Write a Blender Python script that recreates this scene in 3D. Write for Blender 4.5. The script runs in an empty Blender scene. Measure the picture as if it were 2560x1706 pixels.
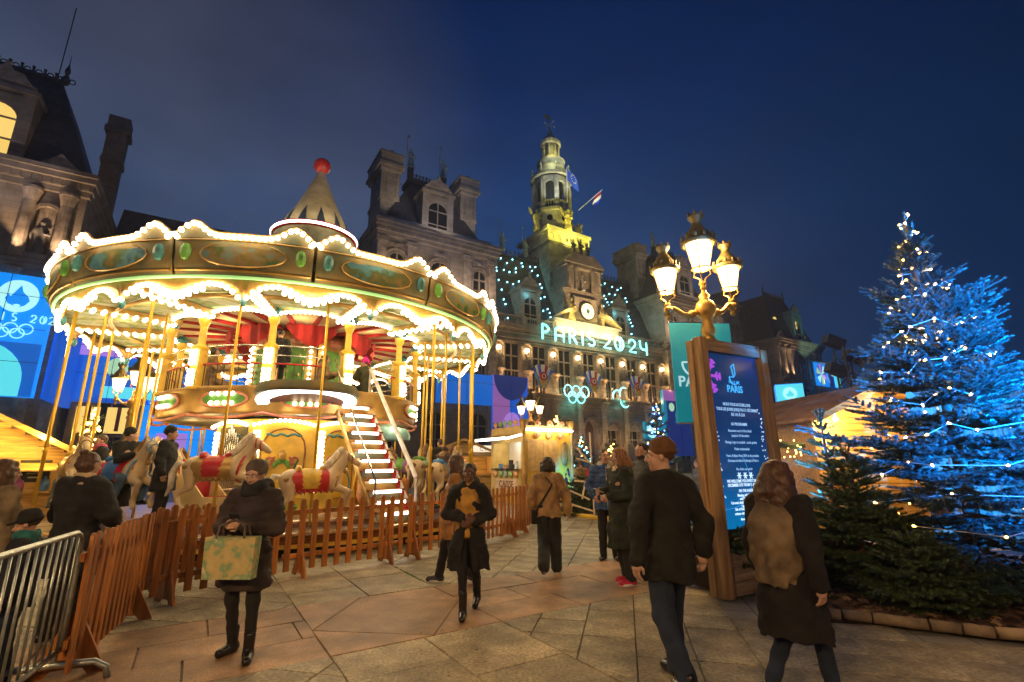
import bpy, math, random
import numpy as np
from mathutils import Vector, Matrix
S = bpy.context.scene
COL = S.collection
rad = math.radians
rnd = random.Random(11)
# ------------------------------------------------------------------ camera
PITCH, ROLL = rad(14.2), rad(-0.44)
cam = bpy.data.cameras.new('camera')
cam.sensor_width = 36; cam.lens = 17.03; cam.clip_start = 0.05; cam.clip_end = 3000
camo = bpy.data.objects.new('camera', cam); COL.objects.link(camo)
camo.matrix_world = Matrix.Translation((0, 0, 1.62)) @ Matrix.Rotation(math.pi/2 + PITCH, 4, 'X') @ Matrix.Rotation(ROLL, 4, 'Z')
S.camera = camo
# ------------------------------------------------------------------ world: night sky just after dusk
W = bpy.data.worlds.new('World'); S.world = W; W.use_nodes = True
nt = W.node_tree; nt.nodes.clear()
def N(t, **k):
    n = nt.nodes.new(t)
    for a, b in k.items(): setattr(n, a, b)
    return n
out = N('ShaderNodeOutputWorld'); bg = N('ShaderNodeBackground'); bg2 = N('ShaderNodeBackground'); add = N('ShaderNodeAddShader')
sky = N('ShaderNodeTexSky', sky_type='NISHITA'); sky.sun_disc = False
sky.sun_elevation = rad(-4.0); sky.sun_rotation = rad(200); sky.ozone_density = 4.0
bg.inputs[1].default_value = 0.02
nt.links.new(sky.outputs[0], bg.inputs[0])
tc = N('ShaderNodeTexCoord'); sep = N('ShaderNodeSeparateXYZ')
nt.links.new(tc.outputs['Generated'], sep.inputs[0])
ramp = N('ShaderNodeValToRGB'); e = ramp.color_ramp.elements
e[0].position = 0.0; e[0].color = (.0085, .034, .105, 1)
e[1].position = 1.0; e[1].color = (.0003, .0045, .026, 1)
for p, c in ((.20, (.0070, .032, .104)), (.44, (.0050, .030, .104)), (.62, (.0022, .0148, .066)), (.78, (.0005, .0066, .036))):
    q = e.new(p); q.color = c + (1,)
nt.links.new(sep.outputs['Z'], ramp.inputs[0])
# the last light is behind the town hall; the sky darkens slowly away from it
az = N('ShaderNodeMapRange'); az.inputs[1].default_value = -.0; az.inputs[2].default_value = .85
az.inputs[3].default_value = 1.0; az.inputs[4].default_value = .30; az.interpolation_type = 'SMOOTHSTEP'
nt.links.new(sep.outputs['X'], az.inputs[0])
az2 = N('ShaderNodeMapRange'); az2.inputs[1].default_value = -.05; az2.inputs[2].default_value = -.65; az2.inputs[3].default_value = 1.0; az2.inputs[4].default_value = .80; az2.interpolation_type = 'SMOOTHSTEP'
nt.links.new(sep.outputs['X'], az2.inputs[0])
azm = N('ShaderNodeMath', operation='MULTIPLY'); nt.links.new(az.outputs[0], azm.inputs[0]); nt.links.new(az2.outputs[0], azm.inputs[1])
mul = N('ShaderNodeVectorMath', operation='SCALE')
nt.links.new(ramp.outputs[0], mul.inputs[0]); nt.links.new(azm.outputs[0], mul.inputs['Scale'])
# warm tint painted into the low sky to the left, for lens glare
gl = N('ShaderNodeVectorMath', operation='DOT_PRODUCT'); gl.inputs[1].default_value = (-.576, .709, .407)
nt.links.new(tc.outputs['Generated'], gl.inputs[0])
gm = N('ShaderNodeMapRange'); gm.inputs[1].default_value = .80; gm.inputs[2].default_value = 1.0; gm.interpolation_type = 'SMOOTHSTEP'
nt.links.new(gl.outputs['Value'], gm.inputs[0])
gn = N('ShaderNodeTexNoise'); gn.inputs['Scale'].default_value = 2.2; gn.inputs['Detail'].default_value = 3
gmul = N('ShaderNodeMath', operation='MULTIPLY'); nt.links.new(gm.outputs[0], gmul.inputs[0]); nt.links.new(gn.outputs[0], gmul.inputs[1])
gc = N('ShaderNodeVectorMath', operation='SCALE'); gc.inputs[0].default_value = (.050, .043, .018)
nt.links.new(gmul.outputs[0], gc.inputs['Scale'])
ad = N('ShaderNodeVectorMath', operation='ADD'); nt.links.new(mul.outputs[0], ad.inputs[0]); nt.links.new(gc.outputs[0], ad.inputs[1])
cn = N('ShaderNodeTexNoise'); cn.inputs['Scale'].default_value = 3.5; cn.inputs['Detail'].default_value = 6; cn.inputs['Roughness'].default_value = .6     # thin uneven cloud
cmp_ = N('ShaderNodeMapping'); cmp_.inputs['Scale'].default_value = (.6, 1.2, 2.2); cmp_.inputs['Rotation'].default_value = (0, .3, .5); nt.links.new(tc.outputs['Generated'], cmp_.inputs[0]); nt.links.new(cmp_.outputs[0], cn.inputs['Vector'])
cm = N('ShaderNodeMapRange'); cm.inputs[1].default_value = .3; cm.inputs[2].default_value = .7; cm.inputs[3].default_value = .86; cm.inputs[4].default_value = 1.16; nt.links.new(cn.outputs[0], cm.inputs[0])
cs = N('ShaderNodeVectorMath', operation='SCALE'); nt.links.new(ad.outputs[0], cs.inputs[0]); nt.links.new(cm.outputs[0], cs.inputs['Scale'])
nt.links.new(cs.outputs[0], bg2.inputs[0]); bg2.inputs[1].default_value = 1.0
nt.links.new(bg.outputs[0], add.inputs[0]); nt.links.new(bg2.outputs[0], add.inputs[1]); nt.links.new(add.outputs[0], out.inputs[0])
S.view_settings.view_transform = 'Standard'; S.view_settings.look = 'None'
S.view_settings.exposure = 0.65; S.view_settings.gamma = 1.0; S.view_settings.use_curve_mapping = False
S.render.engine = 'CYCLES'
cy = S.cycles
cy.use_denoising = True
try: cy.denoiser = 'OPENIMAGEDENOISE'
except Exception: pass
cy.max_bounces = 5; cy.diffuse_bounces = 2; cy.glossy_bounces = 2; cy.transmission_bounces = 3; cy.transparent_max_bounces = 6
cy.sample_clamp_indirect = 3.0; cy.use_light_tree = True; cy.caustics_reflective = False; cy.caustics_refractive = False

# ------------------------------------------------------------------ materials
MAT = {}
def mat(name, col, rough=.65, metal=0., em=None, es=0., var=.18, sc=6., bump=0., bsc=60., stretch=None, col2=None, spec=.5, rand=0., nosample=True):
    if name in MAT: return MAT[name]
    m = bpy.data.materials.new(name); m.use_nodes = True; MAT[name] = m
    t = m.node_tree; b = t.nodes['Principled BSDF']
    b.inputs['Roughness'].default_value = rough; b.inputs['Metallic'].default_value = metal
    b.inputs['Specular IOR Level'].default_value = spec
    c = tuple(col) + (1,)
    if var or col2 or bump:
        co = t.nodes.new('ShaderNodeTexCoord'); mp = t.nodes.new('ShaderNodeMapping')
        if stretch: mp.inputs['Scale'].default_value = stretch
        t.links.new(co.outputs['Object'], mp.inputs[0])
    if var or col2:
        nz = t.nodes.new('ShaderNodeTexNoise'); nz.inputs['Scale'].default_value = sc; nz.inputs['Detail'].default_value = 5
        t.links.new(mp.outputs[0], nz.inputs['Vector'])
        rp = t.nodes.new('ShaderNodeValToRGB')
        d = tuple(col2) if col2 else tuple(max(0, x*(1-var*1.6)) for x in col)
        u = tuple(col) if col2 else tuple(min(1, x*(1+var)) for x in col)
        rp.color_ramp.elements[0].position = .32; rp.color_ramp.elements[0].color = d + (1,)
        rp.color_ramp.elements[1].position = .68; rp.color_ramp.elements[1].color = u + (1,)
        t.links.new(nz.outputs[0], rp.inputs[0])
        src = rp.outputs[0]
        if rand:
            oi = t.nodes.new('ShaderNodeObjectInfo'); mr = t.nodes.new('ShaderNodeMapRange')
            mr.inputs[3].default_value = 1-rand; mr.inputs[4].default_value = 1+rand
            t.links.new(oi.outputs['Random'], mr.inputs[0])
            vm = t.nodes.new('ShaderNodeVectorMath'); vm.operation = 'SCALE'
            t.links.new(src, vm.inputs[0]); t.links.new(mr.outputs[0], vm.inputs['Scale']); src = vm.outputs[0]
        t.links.new(src, b.inputs['Base Color'])
    else:
        b.inputs['Base Color'].default_value = c
    if bump:
        n2 = t.nodes.new('ShaderNodeTexNoise'); n2.inputs['Scale'].default_value = bsc; n2.inputs['Detail'].default_value = 6
        t.links.new(mp.outputs[0], n2.inputs['Vector'])
        bp = t.nodes.new('ShaderNodeBump'); bp.inputs['Strength'].default_value = bump; bp.inputs['Distance'].default_value = .02
        t.links.new(n2.outputs[0], bp.inputs['Height']); t.links.new(bp.outputs[0], b.inputs['Normal'])
    if em:
        b.inputs['Emission Color'].default_value = tuple(em) + (1,); b.inputs['Emission Strength'].default_value = es
        if nosample: m.cycles.emission_sampling = 'NONE'
    return m

# ------------------------------------------------------------------ mesh builder
class B:
    def __init__(s): s.v = []; s.f = []
    def add(s, vs, fs):
        o = len(s.v); s.v += [tuple(p) for p in vs]; s.f += [tuple(i+o for i in q) for q in fs]; return s
    def box(s, c, d, rz=0., M=None):
        x, y, z = (k/2 for k in d)
        P = [Vector((sx*x, sy*y, sz*z)) for sz in (-1, 1) for sx, sy in ((-1, -1), (1, -1), (1, 1), (-1, 1))]
        Q = M or Matrix.Rotation(rz, 3, 'Z')
        return s.add([Q @ p + Vector(c) for p in P], [(3, 2, 1, 0), (4, 5, 6, 7), (0, 1, 5, 4), (1, 2, 6, 5), (2, 3, 7, 6), (3, 0, 4, 7)])
    def bb(s, x0, x1, y0, y1, z0, z1):
        return s.box(((x0+x1)/2, (y0+y1)/2, (z0+z1)/2), (abs(x1-x0), abs(y1-y0), abs(z1-z0)))
    def cyl(s, a, b, r0, r1=None, n=8, cap=True):
        a, b = Vector(a), Vector(b); r1 = r0 if r1 is None else r1
        d = (b-a).normalized(); u = d.orthogonal().normalized(); w = d.cross(u)
        vs = []
        for p, r in ((a, r0), (b, r1)):
            vs += [p + (u*math.cos(2*math.pi*i/n) + w*math.sin(2*math.pi*i/n))*r for i in range(n)]
        fs = [(i, (i+1) % n, n+(i+1) % n, n+i) for i in range(n)]
        if cap: fs += [tuple(range(n))[::-1], tuple(range(n, 2*n))]
        return s.add(vs, fs)
    def lathe(s, prof, n=16, c=(0, 0, 0), a0=0., a1=2*math.pi, sx=1., sy=1.):
        full = abs(a1-a0-2*math.pi) < 1e-6; m = n if full else n+1
        vs = []
        for r, z in prof:
            for i in range(m):
                a = a0 + (a1-a0)*i/n
                vs.append((c[0]+r*sx*math.cos(a), c[1]+r*sy*math.sin(a), c[2]+z))
        fs = []
        for j in range(len(prof)-1):
            for i in range(n):
                k = (i+1) % m if full else i+1
                fs.append((j*m+i, j*m+k, (j+1)*m+k, (j+1)*m+i))
        return s.add(vs, fs)
    def prism(s, poly, d0, d1, plane='xz'):
        n = len(poly)
        def P(p, d): return {'xz': (p[0], d, p[1]), 'xy': (p[0], p[1], d), 'yz': (d, p[0], p[1])}[plane]
        vs = [P(p, d0) for p in poly] + [P(p, d1) for p in poly]
        return s.add(vs, [(i, (i+1) % n, n+(i+1) % n, n+i) for i in range(n)] + [tuple(range(n))[::-1], tuple(range(n, 2*n))])
    def tube(s, path, r, n=6, close=False):
        P = [Vector(p) for p in path]; m = len(P); vs = []; up = None
        for i in range(m):
            a = P[(i-1) % m] if (close or i > 0) else P[i]; b = P[(i+1) % m] if (close or i < m-1) else P[i]
            d = (b-a)
            if d.length < 1e-9: d = Vector((0, 0, 1))
            d.normalize()
            if up is None: up = d.orthogonal().normalized()
            up = (up - d*up.dot(d))
            if up.length < 1e-6: up = d.orthogonal()
            up.normalize(); w = d.cross(up)
            rr = r[i] if isinstance(r, (list, tuple)) else r
            vs += [P[i] + (up*math.cos(2*math.pi*k/n) + w*math.sin(2*math.pi*k/n))*rr for k in range(n)]
        fs = []
        for i in range(m if close else m-1):
            for k in range(n):
                a, b = i*n, ((i+1) % m)*n
                fs.append((a+k, a+(k+1) % n, b+(k+1) % n, b+k))
        if not close: fs += [tuple(range(n))[::-1], tuple(range((m-1)*n, m*n))]
        return s.add(vs, fs)
    def ball(s, c, r, n=8, m=5):
        rx, ry, rz = (r, r, r) if not isinstance(r, (tuple, list)) else r
        vs = [(c[0], c[1], c[2]-rz)]
        for j in range(1, m):
            t = -math.pi/2 + math.pi*j/m
            vs += [(c[0]+rx*math.cos(t)*math.cos(2*math.pi*i/n), c[1]+ry*math.cos(t)*math.sin(2*math.pi*i/n), c[2]+rz*math.sin(t)) for i in range(n)]
        vs.append((c[0], c[1], c[2]+rz)); L = len(vs)-1
        fs = [(0, 1+(i+1) % n, 1+i) for i in range(n)]
        for j in range(m-2):
            for i in range(n):
                a, b = 1+j*n, 1+(j+1)*n
                fs.append((a+i, a+(i+1) % n, b+(i+1) % n, b+i))
        fs += [(1+(m-2)*n+i, 1+(m-2)*n+(i+1) % n, L) for i in range(n)]
        return s.add(vs, fs)
    def mesh(s, name, m, smooth=False):
        me = bpy.data.meshes.new(name); me.from_pydata(s.v, [], s.f)
        me.materials.append(m)
        if smooth: me.polygons.foreach_set('use_smooth', [True]*len(me.polygons))
        me.update(); return me
    def obj(s, name, m, par=None, smooth=False, loc=None, **k):
        return link(name, s.mesh(name, m, smooth), par, loc, **k)
def link(name, me, par=None, loc=None, rz=0., label=None, kind=None, scale=None):
    o = bpy.data.objects.new(name, me); COL.objects.link(o)
    if par: o.parent = par
    if loc is not None: o.location = loc
    if rz: o.rotation_euler = (0, 0, rz)
    if scale: o.scale = (scale,)*3 if not isinstance(scale, tuple) else scale
    if label: o['label'] = label
    if kind: o['kind'] = kind
    return o
def tag(o, label, cat, group=None):
    o['label'] = label; o['category'] = cat
    if group: o['group'] = group
    return o
def thing(name, label, cat, loc=(0, 0, 0), rz=0., group=None):
    o = bpy.data.objects.new(name, None); COL.objects.link(o); o.empty_display_size = .1
    o.location = loc; o.rotation_euler = (0, 0, rz)
    return tag(o, label, cat, group)
def copy_thing(o, loc, rz, label=None, par=None, top=True):
    c = o.copy(); COL.objects.link(c)
    if top:
        c.location = loc; c.rotation_euler = (0, 0, rz)
        if label: c['label'] = label
    else: c.parent = par
    for ch in list(o.children): copy_thing(ch, None, None, None, c, False)
    return c
def point(loc, power, col, r=.1, par=None):
    l = bpy.data.lights.new('lamp_light', 'POINT'); l.energy = power; l.color = col; l.shadow_soft_size = r
    o = bpy.data.objects.new('lamp_light', l); COL.objects.link(o); o.location = loc
    if par: o.parent = par
    return o
def spot(loc, to, power, col, ang=60, blend=.6, r=.1, par=None):
    l = bpy.data.lights.new('spot_light', 'SPOT'); l.energy = power; l.color = col; l.shadow_soft_size = r
    l.spot_size = rad(ang); l.spot_blend = blend
    o = bpy.data.objects.new('spot_light', l); COL.objects.link(o); o.location = loc
    o.rotation_euler = (Vector(to)-Vector(loc)).to_track_quat('-Z', 'Y').to_euler()
    if par: o.parent = par
    return o
def text_mesh(s, size, ext=.004, align='CENTER', m=None, bold=0., shear=0.):
    cu = bpy.data.curves.new('text', 'FONT'); cu.body = s; cu.size = size; cu.extrude = ext; cu.align_x = align; cu.offset = bold; cu.shear = shear
    cu.resolution_u = 3
    o = bpy.data.objects.new('text', cu); COL.objects.link(o)
    dg = bpy.context.evaluated_depsgraph_get(); dg.update()
    me = bpy.data.meshes.new_from_object(o.evaluated_get(dg), depsgraph=dg)
    bpy.data.objects.remove(o); bpy.data.curves.remove(cu)
    me.materials.clear(); me.materials.append(m)
    return me
def text(s, size, m, par, loc, align='CENTER', name='lettering', bold=0., rz=0., ext=.004, shear=0., sx=1.):
    o = link(name, text_mesh(s, size, ext, align, m, bold, shear), par, loc)
    o.rotation_euler = (rad(90), 0, rz); o.scale = (sx, 1, 1)
    return o
def arc(cx, cz, r, a0, a1, n=12, rz=None):
    rz = r if rz is None else rz
    return [(cx+r*math.cos(rad(a0+(a1-a0)*i/n)), cz+rz*math.sin(rad(a0+(a1-a0)*i/n))) for i in range(n+1)]

# ------------------------------------------------------------------ implicit surfaces for bodies, clothes, animals and statues
class SD:
    def __init__(s, lo, hi, vox):
        s.lo = np.array(lo, float); s.vox = vox
        n = np.ceil((np.array(hi)-s.lo)/vox).astype(int)+1
        s.ax = [s.lo[i]+vox*np.arange(n[i]) for i in range(3)]
        s.D = np.full(n, .12)
    def _sl(s, lo, hi):
        r = []
        for i in range(3):
            a = int(np.clip(math.floor((lo[i]-s.lo[i])/s.vox), 0, len(s.ax[i])-1)); b = int(np.clip(math.ceil((hi[i]-s.lo[i])/s.vox)+1, a+1, len(s.ax[i])))
            r.append(slice(a, b))
        return tuple(r)
    def _g(s, sl): return np.meshgrid(s.ax[0][sl[0]], s.ax[1][sl[1]], s.ax[2][sl[2]], indexing='ij', sparse=True)
    def _mix(s, sl, d, k, op):
        A = s.D[sl]
        if op == 'sub': s.D[sl] = np.maximum(A, -d); return
        if k <= 0: s.D[sl] = np.minimum(A, d); return
        h = np.clip(.5+.5*(A-d)/k, 0, 1)
        s.D[sl] = A+(d-A)*h-k*h*(1-h)
    def cap(s, a, b, r0, r1=None, k=.025, op='add'):
        a = np.array(a, float); b = np.array(b, float); r1 = r0 if r1 is None else r1
        m = max(r0, r1)+.09; sl = s._sl(np.minimum(a, b)-m, np.maximum(a, b)+m); X, Y, Z = s._g(sl)
        ba = b-a; L = ba@ba+1e-9
        t = np.clip(((X-a[0])*ba[0]+(Y-a[1])*ba[1]+(Z-a[2])*ba[2])/L, 0, 1)
        d = np.sqrt((X-a[0]-t*ba[0])**2+(Y-a[1]-t*ba[1])**2+(Z-a[2]-t*ba[2])**2)-(r0+(r1-r0)*t)
        s._mix(sl, d, k, op); return s
    def ell(s, c, r, k=.025, M=None, op='add'):
        c = np.array(c, float); r = np.array(r, float); m = r.max()+.07; sl = s._sl(c-m, c+m); X, Y, Z = s._g(sl)
        x, y, z = X-c[0], Y-c[1], Z-c[2]
        if M is not None:
            Mi = np.array(M).T
            x, y, z = (Mi[i, 0]*x+Mi[i, 1]*y+Mi[i, 2]*z for i in range(3))
        k0 = np.sqrt((x/r[0])**2+(y/r[1])**2+(z/r[2])**2); k1 = np.sqrt((x/r[0]**2)**2+(y/r[1]**2)**2+(z/r[2]**2)**2)+1e-9
        s._mix(sl, k0*(k0-1)/k1, k, op); return s
    def loft(s, rows, k=.02, op='add', fold=0., nf=9, ph=0.):
        z = [r[0] for r in rows]; m = .1
        x0 = min(r[1]-r[3] for r in rows)-m; x1 = max(r[1]+r[3] for r in rows)+m; y0 = min(r[2]-r[4] for r in rows)-m; y1 = max(r[2]+r[4] for r in rows)+m
        sl = s._sl((x0, y0, z[0]-m), (x1, y1, z[-1]+m)); X, Y, Z = s._g(sl)
        zc = np.clip(Z, z[0], z[-1]); I = lambda j: np.interp(zc.ravel(), z, [r[j] for r in rows]).reshape(zc.shape)
        cx, cy_, a, b = I(1), I(2), I(3), I(4)
        q = np.sqrt(((X-cx)/a)**2+((Y-cy_)/b)**2)
        d = (q-1)*np.minimum(a, b)
        if fold:
            w = np.clip((rows[0][0]+.45-Z)/.45, 0, 1)
            d = d+fold*w*np.sin(np.arctan2(Y-cy_, X-cx)*nf+ph)
        dz = np.maximum(z[0]-Z, Z-z[-1])
        d = np.maximum(d, dz)
        s._mix(sl, d, k, op); return s
    def noise(s, amp, fr, seed=0):
        r = np.random.RandomState(seed); X, Y, Z = s._g((slice(None),)*3)
        for i in range(5):
            v = r.normal(size=3); v /= np.linalg.norm(v); f = fr*(.7+.9*r.rand()); p = r.rand()*6
            s.D = s.D+amp*.5*np.sin(f*(v[0]*X+v[1]*Y+v[2]*Z)+p)
        return s
    def ridges(s, amp, fr, z0=-9, z1=9):
        Z = s.ax[2][None, None, :]; w = ((Z > z0) & (Z < z1))*1.
        s.D = s.D+amp*w*(np.abs(np.sin(Z*fr))*-1+.6); return s
    def mesh(s, name, m, smooth=True):
        D = s.D; n = D.shape; I = D < 0
        nc = (n[0]-1, n[1]-1, n[2]-1); tot = nc[0]*nc[1]*nc[2]
        cid = lambda e: (e[:, 0]*nc[1]+e[:, 1])*nc[2]+e[:, 2]
        ids = []; pos = []; quads = []
        for ax in range(3):
            a = [slice(None)]*3; b = [slice(None)]*3; a[ax] = slice(0, -1); b[ax] = slice(1, None); a, b = tuple(a), tuple(b)
            E = np.argwhere(I[a] != I[b])
            if not len(E): continue
            E2 = E.copy(); E2[:, ax] += 1
            d0 = D[tuple(E.T)]; d1 = D[tuple(E2.T)]; t = d0/(d0-d1)
            P = E.astype(float); P[:, ax] += t
            u, w = [(1, 2), (2, 0), (0, 1)][ax]
            cells = []
            for du, dw in ((-1, -1), (0, -1), (0, 0), (-1, 0)):
                c = E.copy(); c[:, u] += du; c[:, w] += dw; cells.append(c)
            ok = np.ones(len(E), bool)
            for c in cells: ok &= ((c >= 0) & (c < np.array(nc))).all(1)
            cc = [cid(c[ok]) for c in cells]
            for c in cc: ids.append(c); pos.append(P[ok])
            q = np.stack(cc, 1); fl = ~I[tuple(E[ok].T)]
            q[fl] = q[fl][:, ::-1]; quads.append(q)
        ids = np.concatenate(ids); pos = np.concatenate(pos); quads = np.concatenate(quads)
        un, inv = np.unique(ids, return_inverse=True); cnt = np.bincount(inv)
        V = np.stack([np.bincount(inv, pos[:, i])/cnt for i in range(3)], 1)*s.vox+s.lo
        F = np.searchsorted(un, quads)
        me = bpy.data.meshes.new(name); me.vertices.add(len(V)); me.vertices.foreach_set('co', V.ravel())
        me.loops.add(F.size); me.loops.foreach_set('vertex_index', F.ravel().astype(np.int32))
        me.polygons.add(len(F)); me.polygons.foreach_set('loop_start', np.arange(0, F.size, 4, dtype=np.int32))
        me.polygons.foreach_set('use_smooth', [smooth]*len(F))
        me.materials.append(m); me.update(calc_edges=True); me.validate(); return me
# ------------------------------------------------------------------ the square: pavement laid on the town hall's own axes
A0 = rad(32.4)
DU = Vector((math.cos(A0), math.sin(A0), 0)); DN = Vector((math.sin(A0), -math.cos(A0), 0))
def uv(u, v): p = DU*u + DN*v; return (p.x, p.y)
def pavemat():
    m = mat('far_paving', (.27, .25, .21), .62, var=.22, sc=1.3, bump=.25, bsc=30)
    t = m.node_tree; b = t.nodes['Principled BSDF']
    src = b.inputs['Base Color'].links[0].from_socket
    g = t.nodes.new('ShaderNodeNewGeometry'); mp = t.nodes.new('ShaderNodeMapping'); mp.inputs['Rotation'].default_value = (0, 0, -A0-rad(45))
    br = t.nodes.new('ShaderNodeTexBrick'); br.offset = 0.; br.inputs['Scale'].default_value = 1; br.inputs['Mortar Size'].default_value = .008
    br.inputs['Brick Width'].default_value = .5; br.inputs['Row Height'].default_value = .44
    br.inputs['Color1'].default_value = (1, 1, 1, 1); br.inputs['Color2'].default_value = (.85, .85, .85, 1); br.inputs['Mortar'].default_value = (.25, .25, .25, 1)
    t.links.new(g.outputs['Position'], mp.inputs[0]); t.links.new(mp.outputs[0], br.inputs[0])
    mx = t.nodes.new('ShaderNodeVectorMath'); mx.operation = 'MULTIPLY'
    t.links.new(src, mx.inputs[0]); t.links.new(br.outputs[0], mx.inputs[1]); t.links.new(mx.outputs[0], b.inputs['Base Color'])
    return m
gb = B(); gb.add([(-400, -60, -.02), (400, -60, -.02), (400, 600, -.02), (-400, 600, -.02)], [(0, 1, 2, 3)])
pavement = gb.obj('pavement', pavemat()); pavement['kind'] = 'structure'
def slabmat(name, c, c2, sc, bump, fine):
    m = mat(name, c, .52, var=.2, sc=sc, bump=bump, bsc=110, col2=c2, rand=.16)
    t = m.node_tree; b = t.nodes['Principled BSDF']; src = b.inputs['Base Color'].links[0].from_socket
    vo = t.nodes.new('ShaderNodeTexNoise'); vo.inputs['Scale'].default_value = fine; vo.inputs['Detail'].default_value = 3
    co = [n for n in t.nodes if n.type == 'TEX_COORD'][0]; t.links.new(co.outputs['Object'], vo.inputs['Vector'])
    mr = t.nodes.new('ShaderNodeMapRange'); mr.inputs[1].default_value = .3; mr.inputs[2].default_value = .7; mr.inputs[3].default_value = .5; mr.inputs[4].default_value = 1.4
    t.links.new(vo.outputs[0], mr.inputs[0]); vm = t.nodes.new('ShaderNodeVectorMath'); vm.operation = 'SCALE'
    t.links.new(src, vm.inputs[0])
    ge = t.nodes.new('ShaderNodeNewGeometry'); dn = t.nodes.new('ShaderNodeTexNoise'); dn.inputs['Scale'].default_value = 1.6; dn.inputs['Detail'].default_value = 7; dn.inputs['Roughness'].default_value = .7   # worn-in dirt across the joints
    dm = t.nodes.new('ShaderNodeMapRange'); dm.inputs[1].default_value = .36; dm.inputs[2].default_value = .6; dm.inputs[3].default_value = .55; dm.inputs[4].default_value = 1.12
    t.links.new(ge.outputs['Position'], dn.inputs['Vector']); t.links.new(dn.outputs[0], dm.inputs[0])
    gv = t.nodes.new('ShaderNodeTexVoronoi'); gv.inputs['Scale'].default_value = 4.5; gm_n = t.nodes.new('ShaderNodeMapRange'); gm_n.inputs[1].default_value = .035; gm_n.inputs[2].default_value = .06; gm_n.inputs[3].default_value = .35; gm_n.inputs[4].default_value = 1.   # trodden gum spots
    t.links.new(ge.outputs['Position'], gv.inputs['Vector']); t.links.new(gv.outputs['Distance'], gm_n.inputs[0])
    m1 = t.nodes.new('ShaderNodeMath'); m1.operation = 'MULTIPLY'; m2 = t.nodes.new('ShaderNodeMath'); m2.operation = 'MULTIPLY'
    t.links.new(mr.outputs[0], m1.inputs[0]); t.links.new(dm.outputs[0], m1.inputs[1]); t.links.new(m1.outputs[0], m2.inputs[0]); t.links.new(gm_n.outputs[0], m2.inputs[1])
    t.links.new(m2.outputs[0], vm.inputs['Scale']); t.links.new(vm.outputs[0], b.inputs['Base Color'])
    rr = t.nodes.new('ShaderNodeMapRange'); rr.inputs[3].default_value = .38; rr.inputs[4].default_value = .75
    t.links.new(vo.outputs[0], rr.inputs[0]); t.links.new(rr.outputs[0], b.inputs['Roughness'])
    return m
M_tile = slabmat('grey_stone_tile', (.40, .335, .215), (.21, .175, .115), 2.5, .2, 26)
M_gran = slabmat('granite_slab', (.46, .375, .22), (.27, .22, .135), 3, .25, 38)
M_pink = slabmat('pink_granite', (.46, .275, .15), (.27, .155, .085), 2, .2, 70)
def clip(poly, ax, lim, keep_less):
    o = []
    for i in range(len(poly)):
        p, q = poly[i], poly[(i+1) % len(poly)]
        a = (p[ax]-lim)*(1 if keep_less else -1); b = (q[ax]-lim)*(1 if keep_less else -1)
        if a <= 0: o.append(p)
        if a*b < 0: t = a/(a-b); o.append((p[0]+(q[0]-p[0])*t, p[1]+(q[1]-p[1])*t))
    return o
def area(P): return abs(sum(P[i][0]*P[(i+1) % len(P)][1]-P[(i+1) % len(P)][0]*P[i][1] for i in range(len(P))))/2
SLABS = []
def slab(P, kind):                       # P in (u, v)
    if area(P) < .004: return
    W_ = [Vector(uv(*p)) for p in P]; c = sum(W_, Vector((0, 0)))/len(W_)
    if c.y < 2.3 or c.y > 22 or abs(c.x) > c.y*1.12+.8: return
    if math.hypot(c.x+6.05, c.y-13.7) < 4.6: return
    if c.x > 2.6+(.53*(5.9-c.y) if c.y < 5.9 else .0) and c.y > 5.62-.55*(c.x-3.2) and c.x < 16 and c.y < 13: return   # planted bed
    SLABS.append((c.length, c, W_, kind))
U0, U1, V0, V1 = 1.2, 2.95, -6.71, -4.89
for k in range(-22, 16):                                      # pink band rows
    for r in range(3):
        a, b = V0+(V1-V0)*r/3, V0+(V1-V0)*(r+1)/3; off = (0, .55, .2)[r]; L = 1.32
        u = U1+.0+off*0+k*L+(off if k != 0 else 0)
        u0, u1 = U1+k*L-off, U1+(k+1)*L-off
        for lo, hi in ((-60, U0), (U1, 60)):
            x0, x1 = max(u0, lo), min(u1, hi)
            if x1-x0 > .05: slab([(x0, a), (x1, a), (x1, b), (x0, b)], 'pink_slab')
um, vm_ = (U0+U1)/2, (V0+V1)/2                                 # the crossing: a diamond and four corners
slab([(U0, vm_+.1), (um+.1, V1), (U1, vm_-.1), (um-.1, V0)], 'pink_slab')
slab([(U0, V0), (um-.1, V0), (U0, vm_+.1)], 'pink_slab'); slab([(um-.1, V0), (U1, V0), (U1, vm_-.1)], 'pink_slab')
slab([(U1, vm_-.1), (U1, V1), (um+.1, V1)], 'pink_slab'); slab([(um+.1, V1), (U0, V1), (U0, vm_+.1)], 'pink_slab')
for k in range(0, 18):                                         # granite cross band
    for cidx in range(2):
        a, b = (U0, um) if cidx == 0 else (um, U1); L = 1.05; off = .0 if cidx else .42
        for base, sgn in ((V1, 1), (V0, -1)):
            v0, v1 = base+sgn*(k*L-off), base+sgn*((k+1)*L-off)
            if sgn > 0: v0 = max(v0, V1); lo, hi = v0, v1
            else: v0 = min(v0, V0); lo, hi = v1, v0
            if hi-lo > .05: slab([(a, lo), (b, lo), (b, hi), (a, hi)], 'granite_slab')
ca = math.cos(rad(45))
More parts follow.
